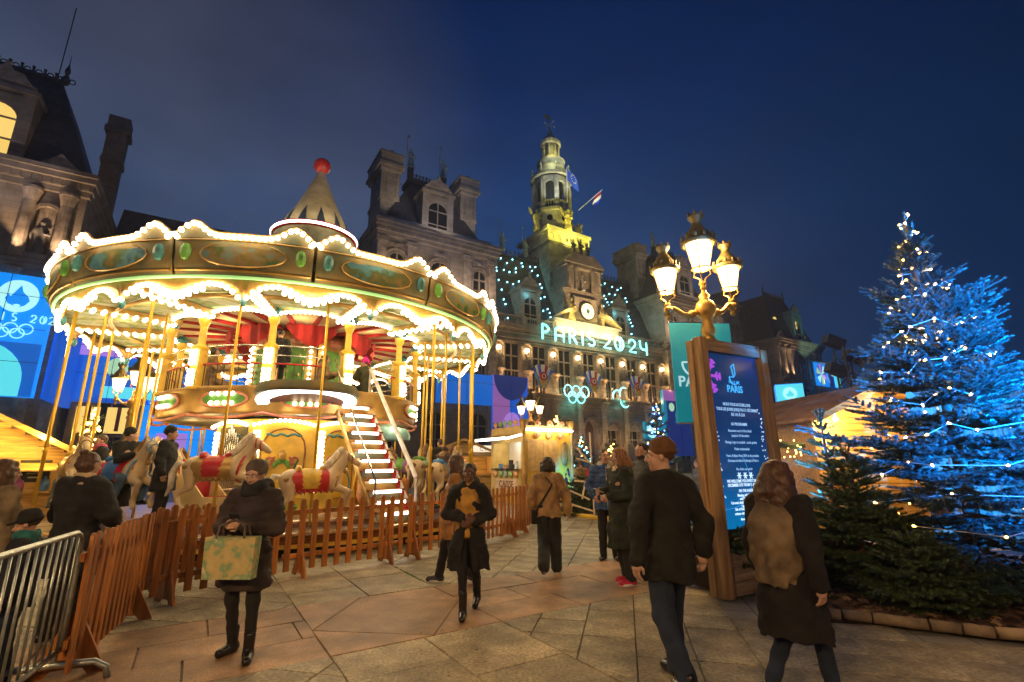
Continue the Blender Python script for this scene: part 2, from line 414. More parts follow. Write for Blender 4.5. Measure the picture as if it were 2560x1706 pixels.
for i in range(-60, 60):                                       # diagonal tiles fill the fields between the bands
    for j in range(-70, 70):
        q = [(i*.5, j*.44), ((i+1)*.5, j*.44), ((i+1)*.5, (j+1)*.44), (i*.5, (j+1)*.44)]
        P = [(ca*(x-y), ca*(x+y)) for x, y in q]
        for ulim, ul in ((U0, True), (U1, False)):
            for vlim, vl in ((V0, True), (V1, False)):
                Q = clip(P, 0, ulim, ul)
                if len(Q) > 2: Q = clip(Q, 1, vlim, vl)
                if len(Q) > 2: slab(Q, 'paving_tile')
SLABS.sort(key=lambda s: s[0]); cnt = {}; rest = B()
SM = {'pink_slab': M_pink, 'granite_slab': M_gran, 'paving_tile': M_tile}
for dist, c, P, kind in SLABS:
    n = len(P); sgn = sum((P[i].x*P[(i+1) % n].y-P[(i+1) % n].x*P[i].y) for i in range(n))
    if sgn < 0: P = P[::-1]
    g = .006+.003*rnd.random(); zt = rnd.uniform(-.003, .003); tilt = (rnd.uniform(-.003, .003), rnd.uniform(-.003, .003))
    sh = lambda p, k: (p-c)*(1-k/max(.05, (p-c).length))
    top = [(q.x, q.y, zt+tilt[0]*q.x+tilt[1]*q.y) for q in (sh(p, g+.005) for p in P)]
    mid = [(q.x, q.y, zt-.006) for q in (sh(p, g) for p in P)]; bot = [(q.x, q.y, -.05) for q in (sh(p, g) for p in P)]
    fs = [tuple(range(n))] + [(n+i, n+(i+1) % n, (i+1) % n, i) for i in range(n)] + [(2*n+i, 2*n+(i+1) % n, n+(i+1) % n, n+i) for i in range(n)]
    cnt[kind] = cnt.get(kind, 0)+1
    if cnt[kind] <= 290:
        b = B(); b.add(top+mid+bot, fs); b.obj(kind, SM[kind], pavement, loc=(c.x, c.y, 0))
    elif kind == 'paving_tile':
        rest.add([(x+c.x, y+c.y, z) for x, y, z in top+mid+bot], fs)
if rest.v: rest.obj('far_paving_tiles', M_tile, pavement, kind='stuff')
# moss in one joint, small litter and leaves on the paving
ms = B()
for i in range(60):
    t = rnd.random(); u = U1+rnd.uniform(-.012, .012); v = V0-.35-1.2*t; x, y = uv(u, v)
    ms.ball((x, y, .002), (.018, .018, .007), 5, 3)
ms.obj('joint_moss', mat('moss', (.07, .13, .03), .9), pavement, kind='stuff')
M_leaf = mat('dead_leaf', (.22, .13, .05), .8, var=.4, rand=.4)
lv = B()
for i in range(70):
    x = rnd.uniform(-3.5, 3.5); y = rnd.uniform(4.2, 10); s = rnd.uniform(.006, .022); a = rnd.random()*6
    p = [(x+s*math.cos(a+k)*(.5+.7*rnd.random()), y+s*math.sin(a+k)*(.5+.7*rnd.random()), .006+.006*rnd.random()) for k in (0, 1.2, 2.4, 3.6, 4.8)]
    lv.add(p, [tuple(range(5))])
o = lv.obj('litter', M_leaf); o['kind'] = 'stuff'; tag(o, 'small dead leaf scraps scattered on the paving', 'litter')
# ------------------------------------------------------------------ town hall (local x along the front, y into the building, z up)
FP = (13.0777, 72.0, 0); FR = A0
M_st = mat('limestone', (.37, .295, .21), .82, var=.22, sc=.7, bump=.45, bsc=5, col2=(.20, .16, .115))
M_st2 = mat('carved_limestone', (.40, .32, .23), .8, var=.3, sc=1.6, bump=1., bsc=3.2, col2=(.17, .135, .10))
def courses(m, h=.52, w=1.15):            # ashlar joints on plain stone
    t = m.node_tree; b = t.nodes['Principled BSDF']; src = b.inputs['Base Color'].links[0].from_socket
    co = t.nodes.new('ShaderNodeTexCoord'); sp = t.nodes.new('ShaderNodeSeparateXYZ'); cb = t.nodes.new('ShaderNodeCombineXYZ'); ad = t.nodes.new('ShaderNodeMath')
    t.links.new(co.outputs['Object'], sp.inputs[0]); t.links.new(sp.outputs['X'], ad.inputs[0]); t.links.new(sp.outputs['Y'], ad.inputs[1]); t.links.new(ad.outputs[0], cb.inputs['X']); t.links.new(sp.outputs['Z'], cb.inputs['Y'])
    br = t.nodes.new('ShaderNodeTexBrick'); br.inputs['Scale'].default_value = 1; br.inputs['Mortar Size'].default_value = .022; br.inputs['Brick Width'].default_value = w; br.inputs['Row Height'].default_value = h
    br.inputs['Color1'].default_value = (1, 1, 1, 1); br.inputs['Color2'].default_value = (.88, .88, .88, 1); br.inputs['Mortar'].default_value = (.64, .64, .64, 1)
    mx = t.nodes.new('ShaderNodeVectorMath'); mx.operation = 'MULTIPLY'; t.links.new(cb.outputs[0], br.inputs[0]); t.links.new(src, mx.inputs[0]); t.links.new(br.outputs[0], mx.inputs[1]); t.links.new(mx.outputs[0], b.inputs['Base Color'])
courses(M_st)
M_slate = mat('slate', (.045, .045, .052), .55, var=.3, sc=2, bump=.4, bsc=9)
M_lead = mat('lead_crest', (.05, .055, .05), .6)
M_gl = mat('dark_pane', (.012, .012, .014), .12, var=0)
M_bronze = mat('bronze', (.075, .065, .05), .45, .5, bump=.3, bsc=8)
M_gold = mat('gilded', (.50, .34, .09), .35, .7, var=.2)
M_door = mat('oak_door', (.10, .05, .03), .5)
M_warm = mat('warm_lit_pane', (.8, .6, .3), .5, var=0, em=(1, .66, .14), es=.6)
M_bulbw = mat('warm_bulb', (1, .8, .5), .4, var=0, em=(1, .72, .36), es=9)
M_bulbc = mat('cyan_bulb', (.3, .9, 1), .4, var=0, em=(.22, .85, 1.0), es=7)
M_teal = mat('teal_neon', (.3, .9, .9), .4, var=0, em=(.25, .95, .96), es=1.25, nosample=False)
hall = thing('town_hall', 'long pale stone town hall front with tall cross windows, statues and clock', 'town hall', FP, FR)
def fp(x, y, z):
    v = Matrix.Rotation(FR, 3, 'Z') @ Vector((x, y, z)); return (v.x+FP[0], v.y+FP[1], v.z)
_wm = {}
def window(par, t, z0, w, h, y=.3, style='cross', m=None, rows=(.27, .57)):
    k = (w, h, style, rows, m)
    if k not in _wm:
        g = B(); fr = B(); fw = .16
        if style == 'arch':
            r = w/2; P = [(-r, 0), (r, 0)] + arc(0, h-r, r, 0, 180, 10)
            g.prism(P, 0, .05)
            Q = arc(0, h-r, r, 0, 180, 10)
            for i in range(10): fr.cyl((Q[i][0], -.06, Q[i][1]), (Q[i+1][0], -.06, Q[i+1][1]), .09, n=4)
            fr.bb(-r-.1, -r+.08, -.14, 0, 0, h-r).bb(r-.08, r+.1, -.14, 0, 0, h-r)
        else:
            g.bb(-w/2, w/2, 0, .05, 0, h)
            fr.bb(-w/2-.08, -w/2+fw/2, -.14, 0, 0, h).bb(w/2-fw/2, w/2+.08, -.14, 0, 0, h).bb(-w/2, w/2, -.13, 0, h-.1, h+.08)
        fr.bb(-fw/2, fw/2, -.16, 0, 0, h-.02)
        for r_ in rows: fr.bb(-w/2+.09, -fw/2-.002, -.15, 0, h*(1-r_)-.09, h*(1-r_)+.09).bb(fw/2+.002, w/2-.09, -.15, 0, h*(1-r_)-.09, h*(1-r_)+.09)
        for sx in (-1, 1):                                      # thin glazing bars
            fr.bb(sx*w/4-.02, sx*w/4+.02, -.05, 0, .05, h*(1-rows[-1])-.1)
        _wm[k] = (g.mesh('window', m or M_gl), fr.mesh('window_frame', M_st))
    o = link('window', _wm[k][0], par, (t, y, z0)); link('window_frame', _wm[k][1], o); return o
def balustrade(par, t0, t1, z, y, h=1.35, step=.42):
    rl = B(); rl.bb(t0, t1, y-.2, y+.2, z, z+.22).bb(t0, t1, y-.22, y+.22, z+h-.24, z+h)
    n = int((t1-t0)/4.5+.5)
    for i in range(n+1): x = t0+(t1-t0)*i/max(1, n); rl.bb(x-.32, x+.32, y-.27, y+.27, z-.003, z+h+.08)
    rl.obj('balustrade', M_st, par)
    bs = B(); x = t0+.3
    while x < t1-.2:
        bs.lathe([(.07, .22), (.14, .42), (.06, .78), (.1, h-.24)], 6, (x, y, z)); x += step
    bs.obj('balusters', M_st, par, kind='stuff')
def cornice(par, t0, t1, z, y, dep=.9, h=.9, dent=True, name='cornice', yb=None):
    c = B(); yb = y+.4 if yb is None else yb
    for i, (a, b, d) in enumerate(((0, .25, .3), (.25, .55, .55), (.55, .8, .85), (.8, 1., 1.))):
        c.bb(t0-d*dep*.5, t1+d*dep*.5, y-d*dep, yb+.001*i, z+a*h, z+b*h)
    o = c.obj(name, M_st, par)
    if dent:
        q = B(); x = t0
        while x < t1+.1: q.bb(x-.18, x+.18, y-dep*.62, y-.1, z+.28*h, z+.54*h-.02); x += .62
        q.obj('dentils', M_st, par, kind='stuff')
    return o
CB0, CB1 = -18.9, 14.5
wl = B()                                                       # wall piers of the centre, open where windows and doors stand
BAY = [-17.75+4.5*i for i in range(8)]
for x in BAY: wl.bb(x-1.05, x+1.05, 0, 1.2, 10.5, 17.65)
for i in range(7):
    x = BAY[i]+2.25; wl.bb(x-1.2, x+1.2, .45, 1.2, 10.5, 17.65)
wl.bb(CB0, CB1, .05, 1.2, 17.65, 20.)
wl.obj('upper_wall', M_st, hall)
g = B()
for i, x in enumerate(BAY): g.bb(x-1.05, x+1.05, .1, 1.4, 0, 9.4)
for i in range(7): x = BAY[i]+2.25; g.bb(x-1.2, x+1.2, 1.1, 1.4, 0, 9.4)
g.bb(CB0, CB1, 0, 1.4, 9.4, 10.5); g.obj('ground_floor_wall', M_st, hall)
# arched surrounds of the ground floor doors and windows
for i in range(7):
    x = BAY[i]+2.25
    s = B(); r = 1.2
    P = arc(0, 6.4, r+.45, 0, 180, 14) + arc(0, 6.4, r, 180, 0, 14); s.prism(P, -.12, .9)
    s.prism([(-1.2, 9.4), (-1.2, 6.5)] + arc(0, 6.4, r, 180, 90, 8) + [(0, 9.4)], .1, 1.0).prism([(0, 9.4)] + arc(0, 6.4, r, 90, 0, 8) + [(1.2, 6.5), (1.2, 9.4)], .1, 1.0)
    s.obj('door_arch', M_st, hall, loc=(x, 0, 0))
    d = B()
    if i == 3:
        d.prism([(-1.2, 0), (1.2, 0)] + arc(0, 6.4, 1.2, 0, 180, 10), 1.0, 1.08); o = d.obj('door', M_door, hall, loc=(x, 0, 0))
        q = B()
        for sx in (-.6, .6):
            for z in (1.2, 3.0, 4.7): q.bb(sx-.4, sx+.4, .93, 1.0, z, z+1.4)
        q.obj('door_panel', M_door, o)
    else:
        window(hall, x, 1.6, 2.3, 4.9, 1.0, rows=(.3,))
        q = B(); q.prism([(-1.35, 6.55), (1.35, 6.55), (0, 7.55)], -.25, .1); q.bb(-1.4, 1.4, -.3, .1, 6.25, 6.54); q.obj('window_pediment', M_st, hall, loc=(x, .35, 0))
for i, x in enumerate(BAY):
    c = B(); c.bb(-.75, .75, -1.0, .1, 0, 3.9).bb(-.62, .62, -.9, .1, 3.9, 4.3)
    c.lathe([(.5, 4.3), (.46, 4.5), (.40, 4.6), (.36, 8.9), (.42, 9.0), (.56, 9.7), (.66, 9.75), (.66, 10.0)], 14, (0, -.42, 0))
    c.bb(-.7, .7, -1.1, .1, 10.0, 10.25); c.obj('column', M_st, hall, loc=(x, 0, 0))
cornice(hall, CB0, CB1, 10.27, -.35, .7, .55, True, 'string_course', .02)
WX = [BAY[i]+2.25 for i in range(7)]
for x in WX: window(hall, x, 10.9, 2.36, 6.65, .32)
bl = B()
for x in WX: bl.bb(x-1.15, x+1.15, -.28, -.2, 11.75, 11.85).bb(x-1.15, x+1.15, -.27, -.21, 10.83, 10.9)
bl.obj('balcony_rail', M_lead, hall)
# niches with arched hoods, corbels below, each a part
nm = B(); nm.prism(arc(0, 16.75, .95, 25, 155, 8) + arc(0, 16.75, .72, 155, 25, 8), -.5, -.003)
nm.bb(-.98, -.8, -.3, -.003, 13.6, 17.1).bb(.8, .98, -.3, -.003, 13.6, 17.1)
nm.prism([(-.8, 13.6), (-.8, 16.4)] + arc(0, 16.4, .62, 180, 90, 6) + [(0, 17.1), (-.8, 17.1)], -.14, -.004)
nm.prism([(.8, 13.6), (.8, 17.1), (0, 17.1)] + arc(0, 16.4, .62, 90, 0, 6) + [(.8, 16.4)], -.14, -.004)
nmm = nm.mesh('niche_hood', M_st)
km = B(); km.lathe([(.02, 11.1), (.16, 11.2), (.2, 11.45), (.14, 11.6), (.24, 11.9), (.3, 12.15), (.18, 12.4), (.34, 12.75), (.4, 13.1), (.62, 13.45), (.72, 13.5), (.72, 13.72)], 12, (0, -.62, 0))
for k in range(8): a = k*math.pi/4; km.ball((.42*math.cos(a), -.62+.42*math.sin(a), 13.1), (.1, .1, .2), 6, 4)
kmm = km.mesh('corbel', M_st2, True)
for x in BAY: link('niche_hood', nmm, hall, (x, 0, 0)); link('corbel', kmm, hall, (x, 0, 0))
ar = B()
for z, h, d in ((17.66, .16, .16), (18.05, .22, .26), (18.9, .2, .14), (19.25, .2, .35), (19.5, .22, .62), (19.75, .24, .85)): ar.bb(CB0, CB1, -d, .04, z, z+h)
ar.obj('entablature', M_st, hall)
balustrade(hall, CB0, -8.6, 20.0, -.3); balustrade(hall, 4.3, CB1, 20.0, -.3)
# central attic with broken curved pediment, clock and crowning tabernacle
at = B(); at.bb(-8.5, 4.2, -.5, 2.2, 20.0, 21.7); at.bb(-8.8, 4.5, -.85, 2.2, 21.7, 22.0); at.obj('attic', mat('pale_limestone', (.50, .45, .36), .75, var=.15, sc=.6), hall)
pd = B()
for sx in (-1, 1):
    P = [( -2.15+sx*x, z) for x, z in ([(6.6, 22.0)] + [(6.6-4.1*t, 22.1+1.9*math.sin(t*math.pi*.5)) for t in [i/8 for i in range(9)]] + [(2.5, 23.5)] + [(6.6-4.1*t, 21.98+1.45*math.sin(t*math.pi*.5)) for t in [.95, .8, .6, .4, .2, .1]])]
    pd.prism(P, -1.0, .3)
pd.obj('broken_pediment', mat('gold_lit_stone', (.46, .36, .16), .6, var=.2, sc=1.5), hall)  # golden lighting is mixed into the stone colour
ck = B(); ck.bb(-4.4, .1, -.2, 2.2, 22.0, 26.2); ck.bb(-6.0, 1.7, .4, 3.4, 22.0, 27.0); ck.bb(-6.3, 2.0, .1, 3.6, 27.0, 27.4)
ck.bb(-5.7, -4.2, -.0, 3.2, 27.4, 31.0).bb(-.1, 1.4, -.0, 3.2, 27.4, 31.0).bb(-4.2, -.1, .6, 3.2, 27.4, 31.0); ck.bb(-6.1, 1.8, -.3, 3.5, 31.0, 31.6)
ck.obj('clock_stage', M_st, hall)
for sx in (-1, 1):
    for q in (1.7, 3.1):
        c = B(); c.lathe([(.34, 27.4), (.28, 27.7), (.25, 30.2), (.4, 30.8), (.4, 31.0)], 10, (-2.15+sx*q, -.1, 0)); c.obj('attic_column', M_st2, hall)
tp = B(); tp.prism([(-6.2, 31.6), (1.9, 31.6), (-.4, 33.6), (-1.2, 33.2), (-2.15, 33.3), (-3.1, 33.2), (-3.9, 33.6)], -.5, 2.8); tp.obj('top_pediment', M_st, hall)
cl = B(); cl.cyl((-2.15, -.3, 24.0), (-2.15, -.55, 24.0), 1.45, n=32); o = cl.obj('clock', M_bronze, hall)
fc = B(); fc.cyl((-2.15, -.56, 24.0), (-2.15, -.62, 24.0), 1.22, n=32); fc.obj('clock_face', mat('lit_dial', (.9, .8, .5), .5, var=0, em=(1, .84, .45), es=.75), o)
hd = B()
for k in range(12):
    a = math.pi/6*k; M = Matrix.Rotation(a, 3, 'Y'); p = M @ Vector((0, 0, .92)); hd.box((p.x-2.15, -.64, p.z+24), (.09, .03, .42), M=M)
hd.cyl((-2.15, -.625, 24), (-2.15, -.66, 24), .36, n=16)
hd.obj('clock_numerals', mat('dial_green', (.03, .13, .09), .5, var=0), o)
hh = B(); hh.box((-2.15+.12, -.68, 23.66), (.1, .03, .75), M=Matrix.Rotation(rad(20), 3, 'Y')); hh.box((-2.3, -.69, 23.6), (.07, .03, 1.05), M=Matrix.Rotation(rad(12), 3, 'Y')); hh.obj('clock_hand', M_bronze, o)
# roof of the centre and its crest
def frustum(par, x0, x1, y0, y1, z0, ix, iy, z1, name='roof', m=None):
    b = B(); b.add([(x0, y0, z0), (x1, y0, z0), (x1, y1, z0), (x0, y1, z0), (x0+ix, y0+iy, z1), (x1-ix, y0+iy, z1), (x1-ix, y1-iy, z1), (x0+ix, y1-iy, z1)],
                   [(0, 1, 5, 4), (1, 2, 6, 5), (2, 3, 7, 6), (3, 0, 4, 7), (4, 5, 6, 7), (3, 2, 1, 0)]); return b.obj(name, m or M_slate, par)
rf = frustum(hall, CB0, CB1, 1.2, 15, 20.2, .02, 5.2, 33.4)
cr = B(); x = CB0
while x < CB1-.4: cr.bb(x, x+.1, 6.2, 6.35, 33.4, 34.3).ball((x+.05, 6.28, 34.4), .16, 5, 3); cr.tube([(x+.4+.3*math.cos(a), 6.28, 33.85+.3*math.sin(a)) for a in [k*math.pi/4 for k in range(8)]], .05, 4, True); x += .8
cr.bb(CB0, CB1, 6.15, 6.4, 33.35, 33.55); cr.obj('roof_crest', M_lead, rf)
def dormer(par, t, z, w, h, y=.2, dep=4.5, m=None, pm=None):
    b = B(); ww = w*.60; P = w/2
    b.bb(-P, -ww/2, 0, dep, 0, h).bb(ww/2, P, 0, dep, 0, h); b.bb(-ww/2, ww/2, .3, dep, 0, h)
    b.prism([(-ww/2, h*.96), (-ww/2, h*.6)] + arc(0, h*.60, ww/2, 180, 0, 10) + [(ww/2, h*.96)], .06, .3)
    b.bb(-P-.2, P+.2, -.25, dep, h, h+.35).bb(-P*.9, P*.9, 0, dep*.8, h+.35, h+.9)
    o = b.obj('dormer', m or M_st, par, loc=(t, y, z))
    q = B(); q.prism([(-P*.8, 0), (P*.8, 0)] + [(P*.62, .5), (P*.5, .95), (P*.22, 1.0), (0, 1.7), (-P*.22, 1.0), (-P*.5, .95), (-P*.62, .5)], -.1, .5); q.ball((0, .1, 1.7), .25, 6, 5)
    q.obj('dormer_crest', M_st2, o, loc=(0, 0, h+.9))
    w_ = window(o, 0, .2, ww, h*.9-.1+.05, .22, 'arch', pm, (.36, .66)) if False else None
    k = B(); r = ww/2; k.prism([(-r, .1), (r, .1)] + arc(0, h*.60, r, 0, 180, 10), .22, .29); k.obj('window', pm or M_gl, o)
    f = B(); f.bb(-.07, .07, .1, .21, .1, h*.6+r-.05)
    for zz in (.1, h*.3, h*.6): f.bb(-r+.03, -.075, .1, .215, zz, zz+.14).bb(.075, r-.03, .1, .215, zz, zz+.14)
    f.obj('window_frame', M_st, o)
    return o
dormer(hall, -11.9, 20.6, 3.5, 5.2, .6); dormer(hall, 5.9, 20.6, 3.5, 5.2, .6)
# link wings either side, set back
for x0, x1 in ((-60.0, -37.2), (32.8, 47.0)):
    w = B(); w.bb(x0, x1, 5, 7, 0, 20.5); w.obj('wing_wall', M_st, hall); cornice(hall, x0, x1, 19.6, 4.98, .7, .9, False)
    r_ = frustum(hall, x0, x1, 5.6, 20, 20.6, .02, 5, 29.5)
    for k in range(4):
        xx = x0+3+(x1-x0-6)*k/3; window(hall, xx, 11, 2.3, 6.4, 4.9); window(hall, xx, 2, 2.3, 5.5, 4.9)
    balustrade(hall, x0, x1, 20.5, 4.9)
# ------------------------------------------------------------------ tall pavilions with steep slate roofs and paired chimneys
def pavilion(label, c, chy):
    p = thing('mansard_pavilion', label, 'pavilion', fp(c, 0, 0), FR)
    hw = 8.0
    b = B(); b.bb(-hw, hw, -.9, 12, 0, 28.2); b.obj('wall', M_st, p)
    cornice(p, -hw, hw, 28.2, -.9, 1.3, 1.7, True, 'cornice', 12.2); cornice(p, -hw, hw, 20.0, -.9, .7, .8, True, 'string_course', 0); cornice(p, -hw, hw, 10.0, -.9, .6, .6, False, 'string_course', 0)
    for x in (-7.5, -3.8, 3.8, 7.5):
        for z0, z1 in ((.4, 9.8), (10.8, 19.8), (21, 28)):
            q = B(); q.bb(x-.55, x+.55, -1.25, -.9, z0, z1-.6); q.bb(x-.7, x+.7, -1.4, -.9, z1-.6, z1).bb(x-.7, x+.7, -1.4, -.9, z0, z0+.5); q.obj('pilaster', M_st2, p)
    for x in (-5.6, 0, 5.6):
        big = x == 0
        window(p, x, 11.5, 2.6 if big else 2.0, 6.6, -.97); window(p, x, 21.3, 2.5 if big else 1.9, 5.0, -.97, 'arch'); window(p, x, 2.0, 2.4, 5.6, -.97, 'arch')
        s = B(); w = 1.55 if big else 1.2; s.prism(arc(x, 21.3+5.0-w+.3, w+.25, 0, 180, 10)+arc(x, 21.3+5.0-w+.3, w, 180, 0, 10), -1.15, -.9); s.obj('window_arch', M_st2, p)
    k = B()
    for x in (-5.6, 0, 5.6): k.box((x, -.98, 27.3), (1.8, .12, .55)).ball((x, -1.0, 27.3), (.35, .2, .35), 8, 5)
    k.obj('carved_panel', M_st2, p)
    b = B(); b.bb(-hw+.2, hw-.2, -.4, .2, 29.9, 31.2); b.obj('parapet', M_st, p)
    r = frustum(p, -hw+.3, hw-.3, .2, 11.5, 29.9, 5.4, 4.3, 39.9)
    r_ = B(); r_.bb(-2.7, 2.7, 4.4, 7.4, 39.9, 40.6); x = -2.6
    while x < 2.65: r_.bb(x-.05, x+.05, 4.45, 4.6, 40.6, 41.4).tube([(x+.25+.2*math.cos(a), 4.5, 41.0+.25*math.sin(a)) for a in [i*math.pi/3 for i in range(6)]], .05, 4, True); x += .5
    for x in (-2.5, 2.5): r_.bb(x-.35, x+.35, 4.2, 4.9, 40.6, 42.0)
    r_.obj('roof_crest', M_lead, r)
    dormer(p, 0, 30.0, 4.4, 6.4, .1)
    ln = B(); ln.cyl((-2.6, 5.5, 39.6), (-5.6, 5.5, 40), .05, n=4).cyl((2.6, 5.5, 39.3), (5, 5.5, 39), .05, n=4); ln.obj('stay_rod', M_lead, r)
    for x in (-5.9, 5.6):
        q = B(); q.bb(-1.15, 1.15, -2.6, 2.6, 28, 35.0); q.bb(-1.3, 1.3, -2.75, 2.75, 35.0, 35.5); q.bb(-1.1, 1.1, -2.5, 2.5, 35.5, 39.2)
        q.bb(-.5, .5, -2.62, -2.49, 36.0, 38.6).bb(-1.25, -.8, -2.6, -2.4, 35.5, 39.2).bb(.8, 1.25, -2.6, -2.4, 35.5, 39.2)
        q.bb(-1.4, 1.4, -2.9, 2.9, 39.2, 39.7).bb(-1.7, 1.7, -3.2, 3.2, 39.7, 40.2).bb(-1.5, 1.5, -3.0, 3.0, 40.2, 41.5).bb(-1.65, 1.65, -3.1, 3.1, 41.5, 41.8)
        ch = q.obj('chimney', M_st, p, loc=(x, chy, 0))
        a = B()
        for yy in (-2.4, -1.2, 0, 1.2, 2.4): a.cyl((0, yy, 41.8), (0, yy, 42.3), .35, .3, 8)
        a.obj('chimney_pot', M_st, ch)
    return p
pavilion('tall steep-roofed stone pavilion with two chimneys just behind the carousel', -26.8, 5.0)
rp = pavilion('steep-roofed stone pavilion with one lit attic window behind the street lamp', 22.4, 7.5)
b = B(); b.bb(-2.9, -2.1, 1.5, 1.75, 34.0, 35.2); o = b.obj('lit_roof_window', M_warm, rp, label='small lit roof window')
# ------------------------------------------------------------------ corner pavilions
def corner(label, c, hw, htop, lit):
    p = thing('corner_pavilion', label, 'pavilion', fp(c, 0, 0), FR)
    b = B(); b.bb(-hw, hw, -1.6, 14, 0, 24.4); b.obj('wall', M_st, p)
    cornice(p, -hw, hw, 24.4, -1.6, 1.3, 1.9, True, 'cornice', 14.2); cornice(p, -hw, hw, 17.2, -1.6, .7, .8, False, 'string_course', 14.1); cornice(p, -hw, hw, 8.6, -1.6, .6, .7, False, 'string_course', 14.1)
    for x in (-hw+1, -hw+3.2, hw-3.4, hw-1.1):
        for z0, z1 in ((.5, 8.5), (9.4, 17.1), (18.1, 24.3)):
            q = B(); q.lathe([(.62, z0), (.5, z0+.4), (.42, z1-1.2), (.62, z1-.3), (.66, z1-.25), (.66, z1)], 12, (x, -1.95, 0)); q.ball((x, -2.0, z0+.9), (.52, .5, .5), 8, 5); q.obj('column', M_st2, p)
    n = B(); xx = hw-5.2 if lit else hw-2.25
    n.prism(arc(xx, 22.2, 1.0, 0, 180, 10)+arc(xx, 22.2, .72, 180, 0, 10), -1.95, -1.6).bb(xx-1.0, xx-.72, -1.9, -1.6, 18.3, 22.2).bb(xx+.72, xx+1.0, -1.9, -1.6, 18.3, 22.2).bb(xx-.9, xx+.9, -2.3, -1.6, 18.05, 18.5)
    n.obj('niche', M_st, p)
    for x in (-hw+5.2, 0.) if not lit else (0.,): window(p, x, 18.4, 2.4, 5.2, -1.67, 'arch', M_gl if not lit else None); window(p, x, 9.8, 2.4, 6.4, -1.67)
    r = frustum(p, -hw+.2, hw-.2, -1.2, 13.5, 26.3, 4.2, 3.4, htop)
    k = B(); x = -hw+4.6
    while x < hw-4.2: k.bb(x-.08, x+.08, 2.15, 2.3, htop, htop+.7).ball((x, 2.2, htop+.8), .15, 5, 3).tube([(x+.4+.25*math.cos(a), 2.2, htop+.4+.28*math.sin(a)) for a in [i*math.pi/3 for i in range(6)]], .06, 4, True); x += .8
    k.bb(-hw+4.3, hw-4.3, 2.0, 2.4, htop-.1, htop+.25)
    for x in (-hw+4.3, hw-4.3): k.lathe([(.3, 0), (.36, .5), (.12, .9), (.24, 1.4), (.04, 2.2), (.02, 3.2)], 8, (x, 2.2, htop))
    k.obj('roof_crest', M_lead, r)
    f = B()
    for x, w in ((xx, 1.5), (-hw+2, 1.2)):
        P = [(x-w, 26.3), (x+w, 26.3), (x+w*.8, 27.0), (x+w*.4, 27.5), (x, 28.1), (x-w*.4, 27.5), (x-w*.8, 27.0)]; f.prism(P, -1.7, -1.0)
    f.obj('roofline_carving', M_st2, p)
    return p, r
lc, lcr = corner('dark corner pavilion with lit columns and a statue niche above the blue hoardings', -69.0, 8.4, 37.4, False)
dormer(lc, 1.3, 26.5, 4.6, 6.6, -1.2, pm=M_warm)
b = B(); b.bb(-.8, .8, -.8, .8, 20, 33.5).bb(-.95, .95, -.95, .95, 33.5, 34.1).bb(-1.1, 1.1, -1.1, 1.1, 37.2, 37.8).bb(-.85, .85, -.85, .85, 34.1, 37.2).bb(-.95, .95, -.95, .95, 37.8, 39.2)
b.obj('chimney', M_st, lc, loc=(7.5, 9.0, 0))
b = B(); b.cyl((0, 2, 37.3), (0, 2, 46), .05, n=4); b.obj('mast', M_lead, lc, loc=(3.6, 0, 0))
rc, rcr = corner('far corner pavilion with two lit roof windows beyond the wooden sign', 56.0, 8.2, 37.5, True)
M_cop = mat('green_copper', (.16, .30, .25), .6)
dormer(rc, 1.6, 26.5, 3.8, 6.2, -1.2, m=M_cop, pm=M_gl)
b = B(); b.bb(1.25, 1.95, -1.0, -.95, 29.6, 31.4); b.obj('lit_window', M_warm, rc)
b = B(); b.cyl((-4.3, .35, 31.2), (-4.3, .55, 31.25), .62, n=16); b.obj('round_window', M_warm, rcr)
b = B(); b.bb(-1.3, 1.3, -2.4, 2.4, 20, 35).bb(-1.5, 1.5, -2.6, 2.6, 34.9, 35.6).bb(-1.2, 1.2, -2.3, 2.3, 35.6, 38).bb(-1.6, 1.6, -2.7, 2.7, 38, 38.8); b.obj('chimney', M_st, rc, loc=(-9.2, 8.0, 0))
# ------------------------------------------------------------------ bell tower
bt = thing('bell_tower', 'slender stone bell tower with open lantern floodlit yellow green above the clock', 'bell tower', fp(-2.2, 7.4, 0), FR)
M_tw = mat('tower_stone', (.40, .37, .27), .75, var=.25, sc=.9, bump=.5, bsc=4)
courses(M_tw)
b = B(); b.bb(-3.9, 3.9, -3.9, 3.9, 20, 36.4); b.obj('shaft', M_tw, bt)
b = B(); b.bb(-4.2, 4.2, -4.2, 4.2, 36.4, 36.9).bb(-4.6, 4.6, -4.6, 4.6, 38.3, 38.9)
for i in range(6):
    for sx in (0, 1):
        x = -3.6+1.44*i
        P = [(x-.72, 38.3), (x-.72, 36.9), (x-.5, 36.9)] + arc(x, 37.4, .5, 180, 0, 6) + [(x+.5, 36.9), (x+.72, 36.9), (x+.72, 38.3)]
        if sx == 0: b.prism(P, -4.35, -3.9)
        else: b.prism(P, 3.9, 4.35, 'yz')
b.bb(-3.88, 3.88, -3.88, 3.88, 36.9, 38.3); b.obj('arcade_cornice', M_tw, bt)
def octo(b, r0, r1, z0, z1): b.lathe([(r0, z0), (r1, z1)], 8, (0, 0, 0), math.pi/8, 2*math.pi+math.pi/8)
b = B(); b.lathe([(3.9, 38.9), (3.6, 40.0), (3.45, 40.4), (3.45, 43.0), (3.75, 43.2), (3.75, 43.7), (3.4, 43.8), (.1, 43.81)], 8, (0, 0, 0), rad(22.5), rad(382.5)); b.obj('octagon_base', M_tw, bt)
w8 = B()
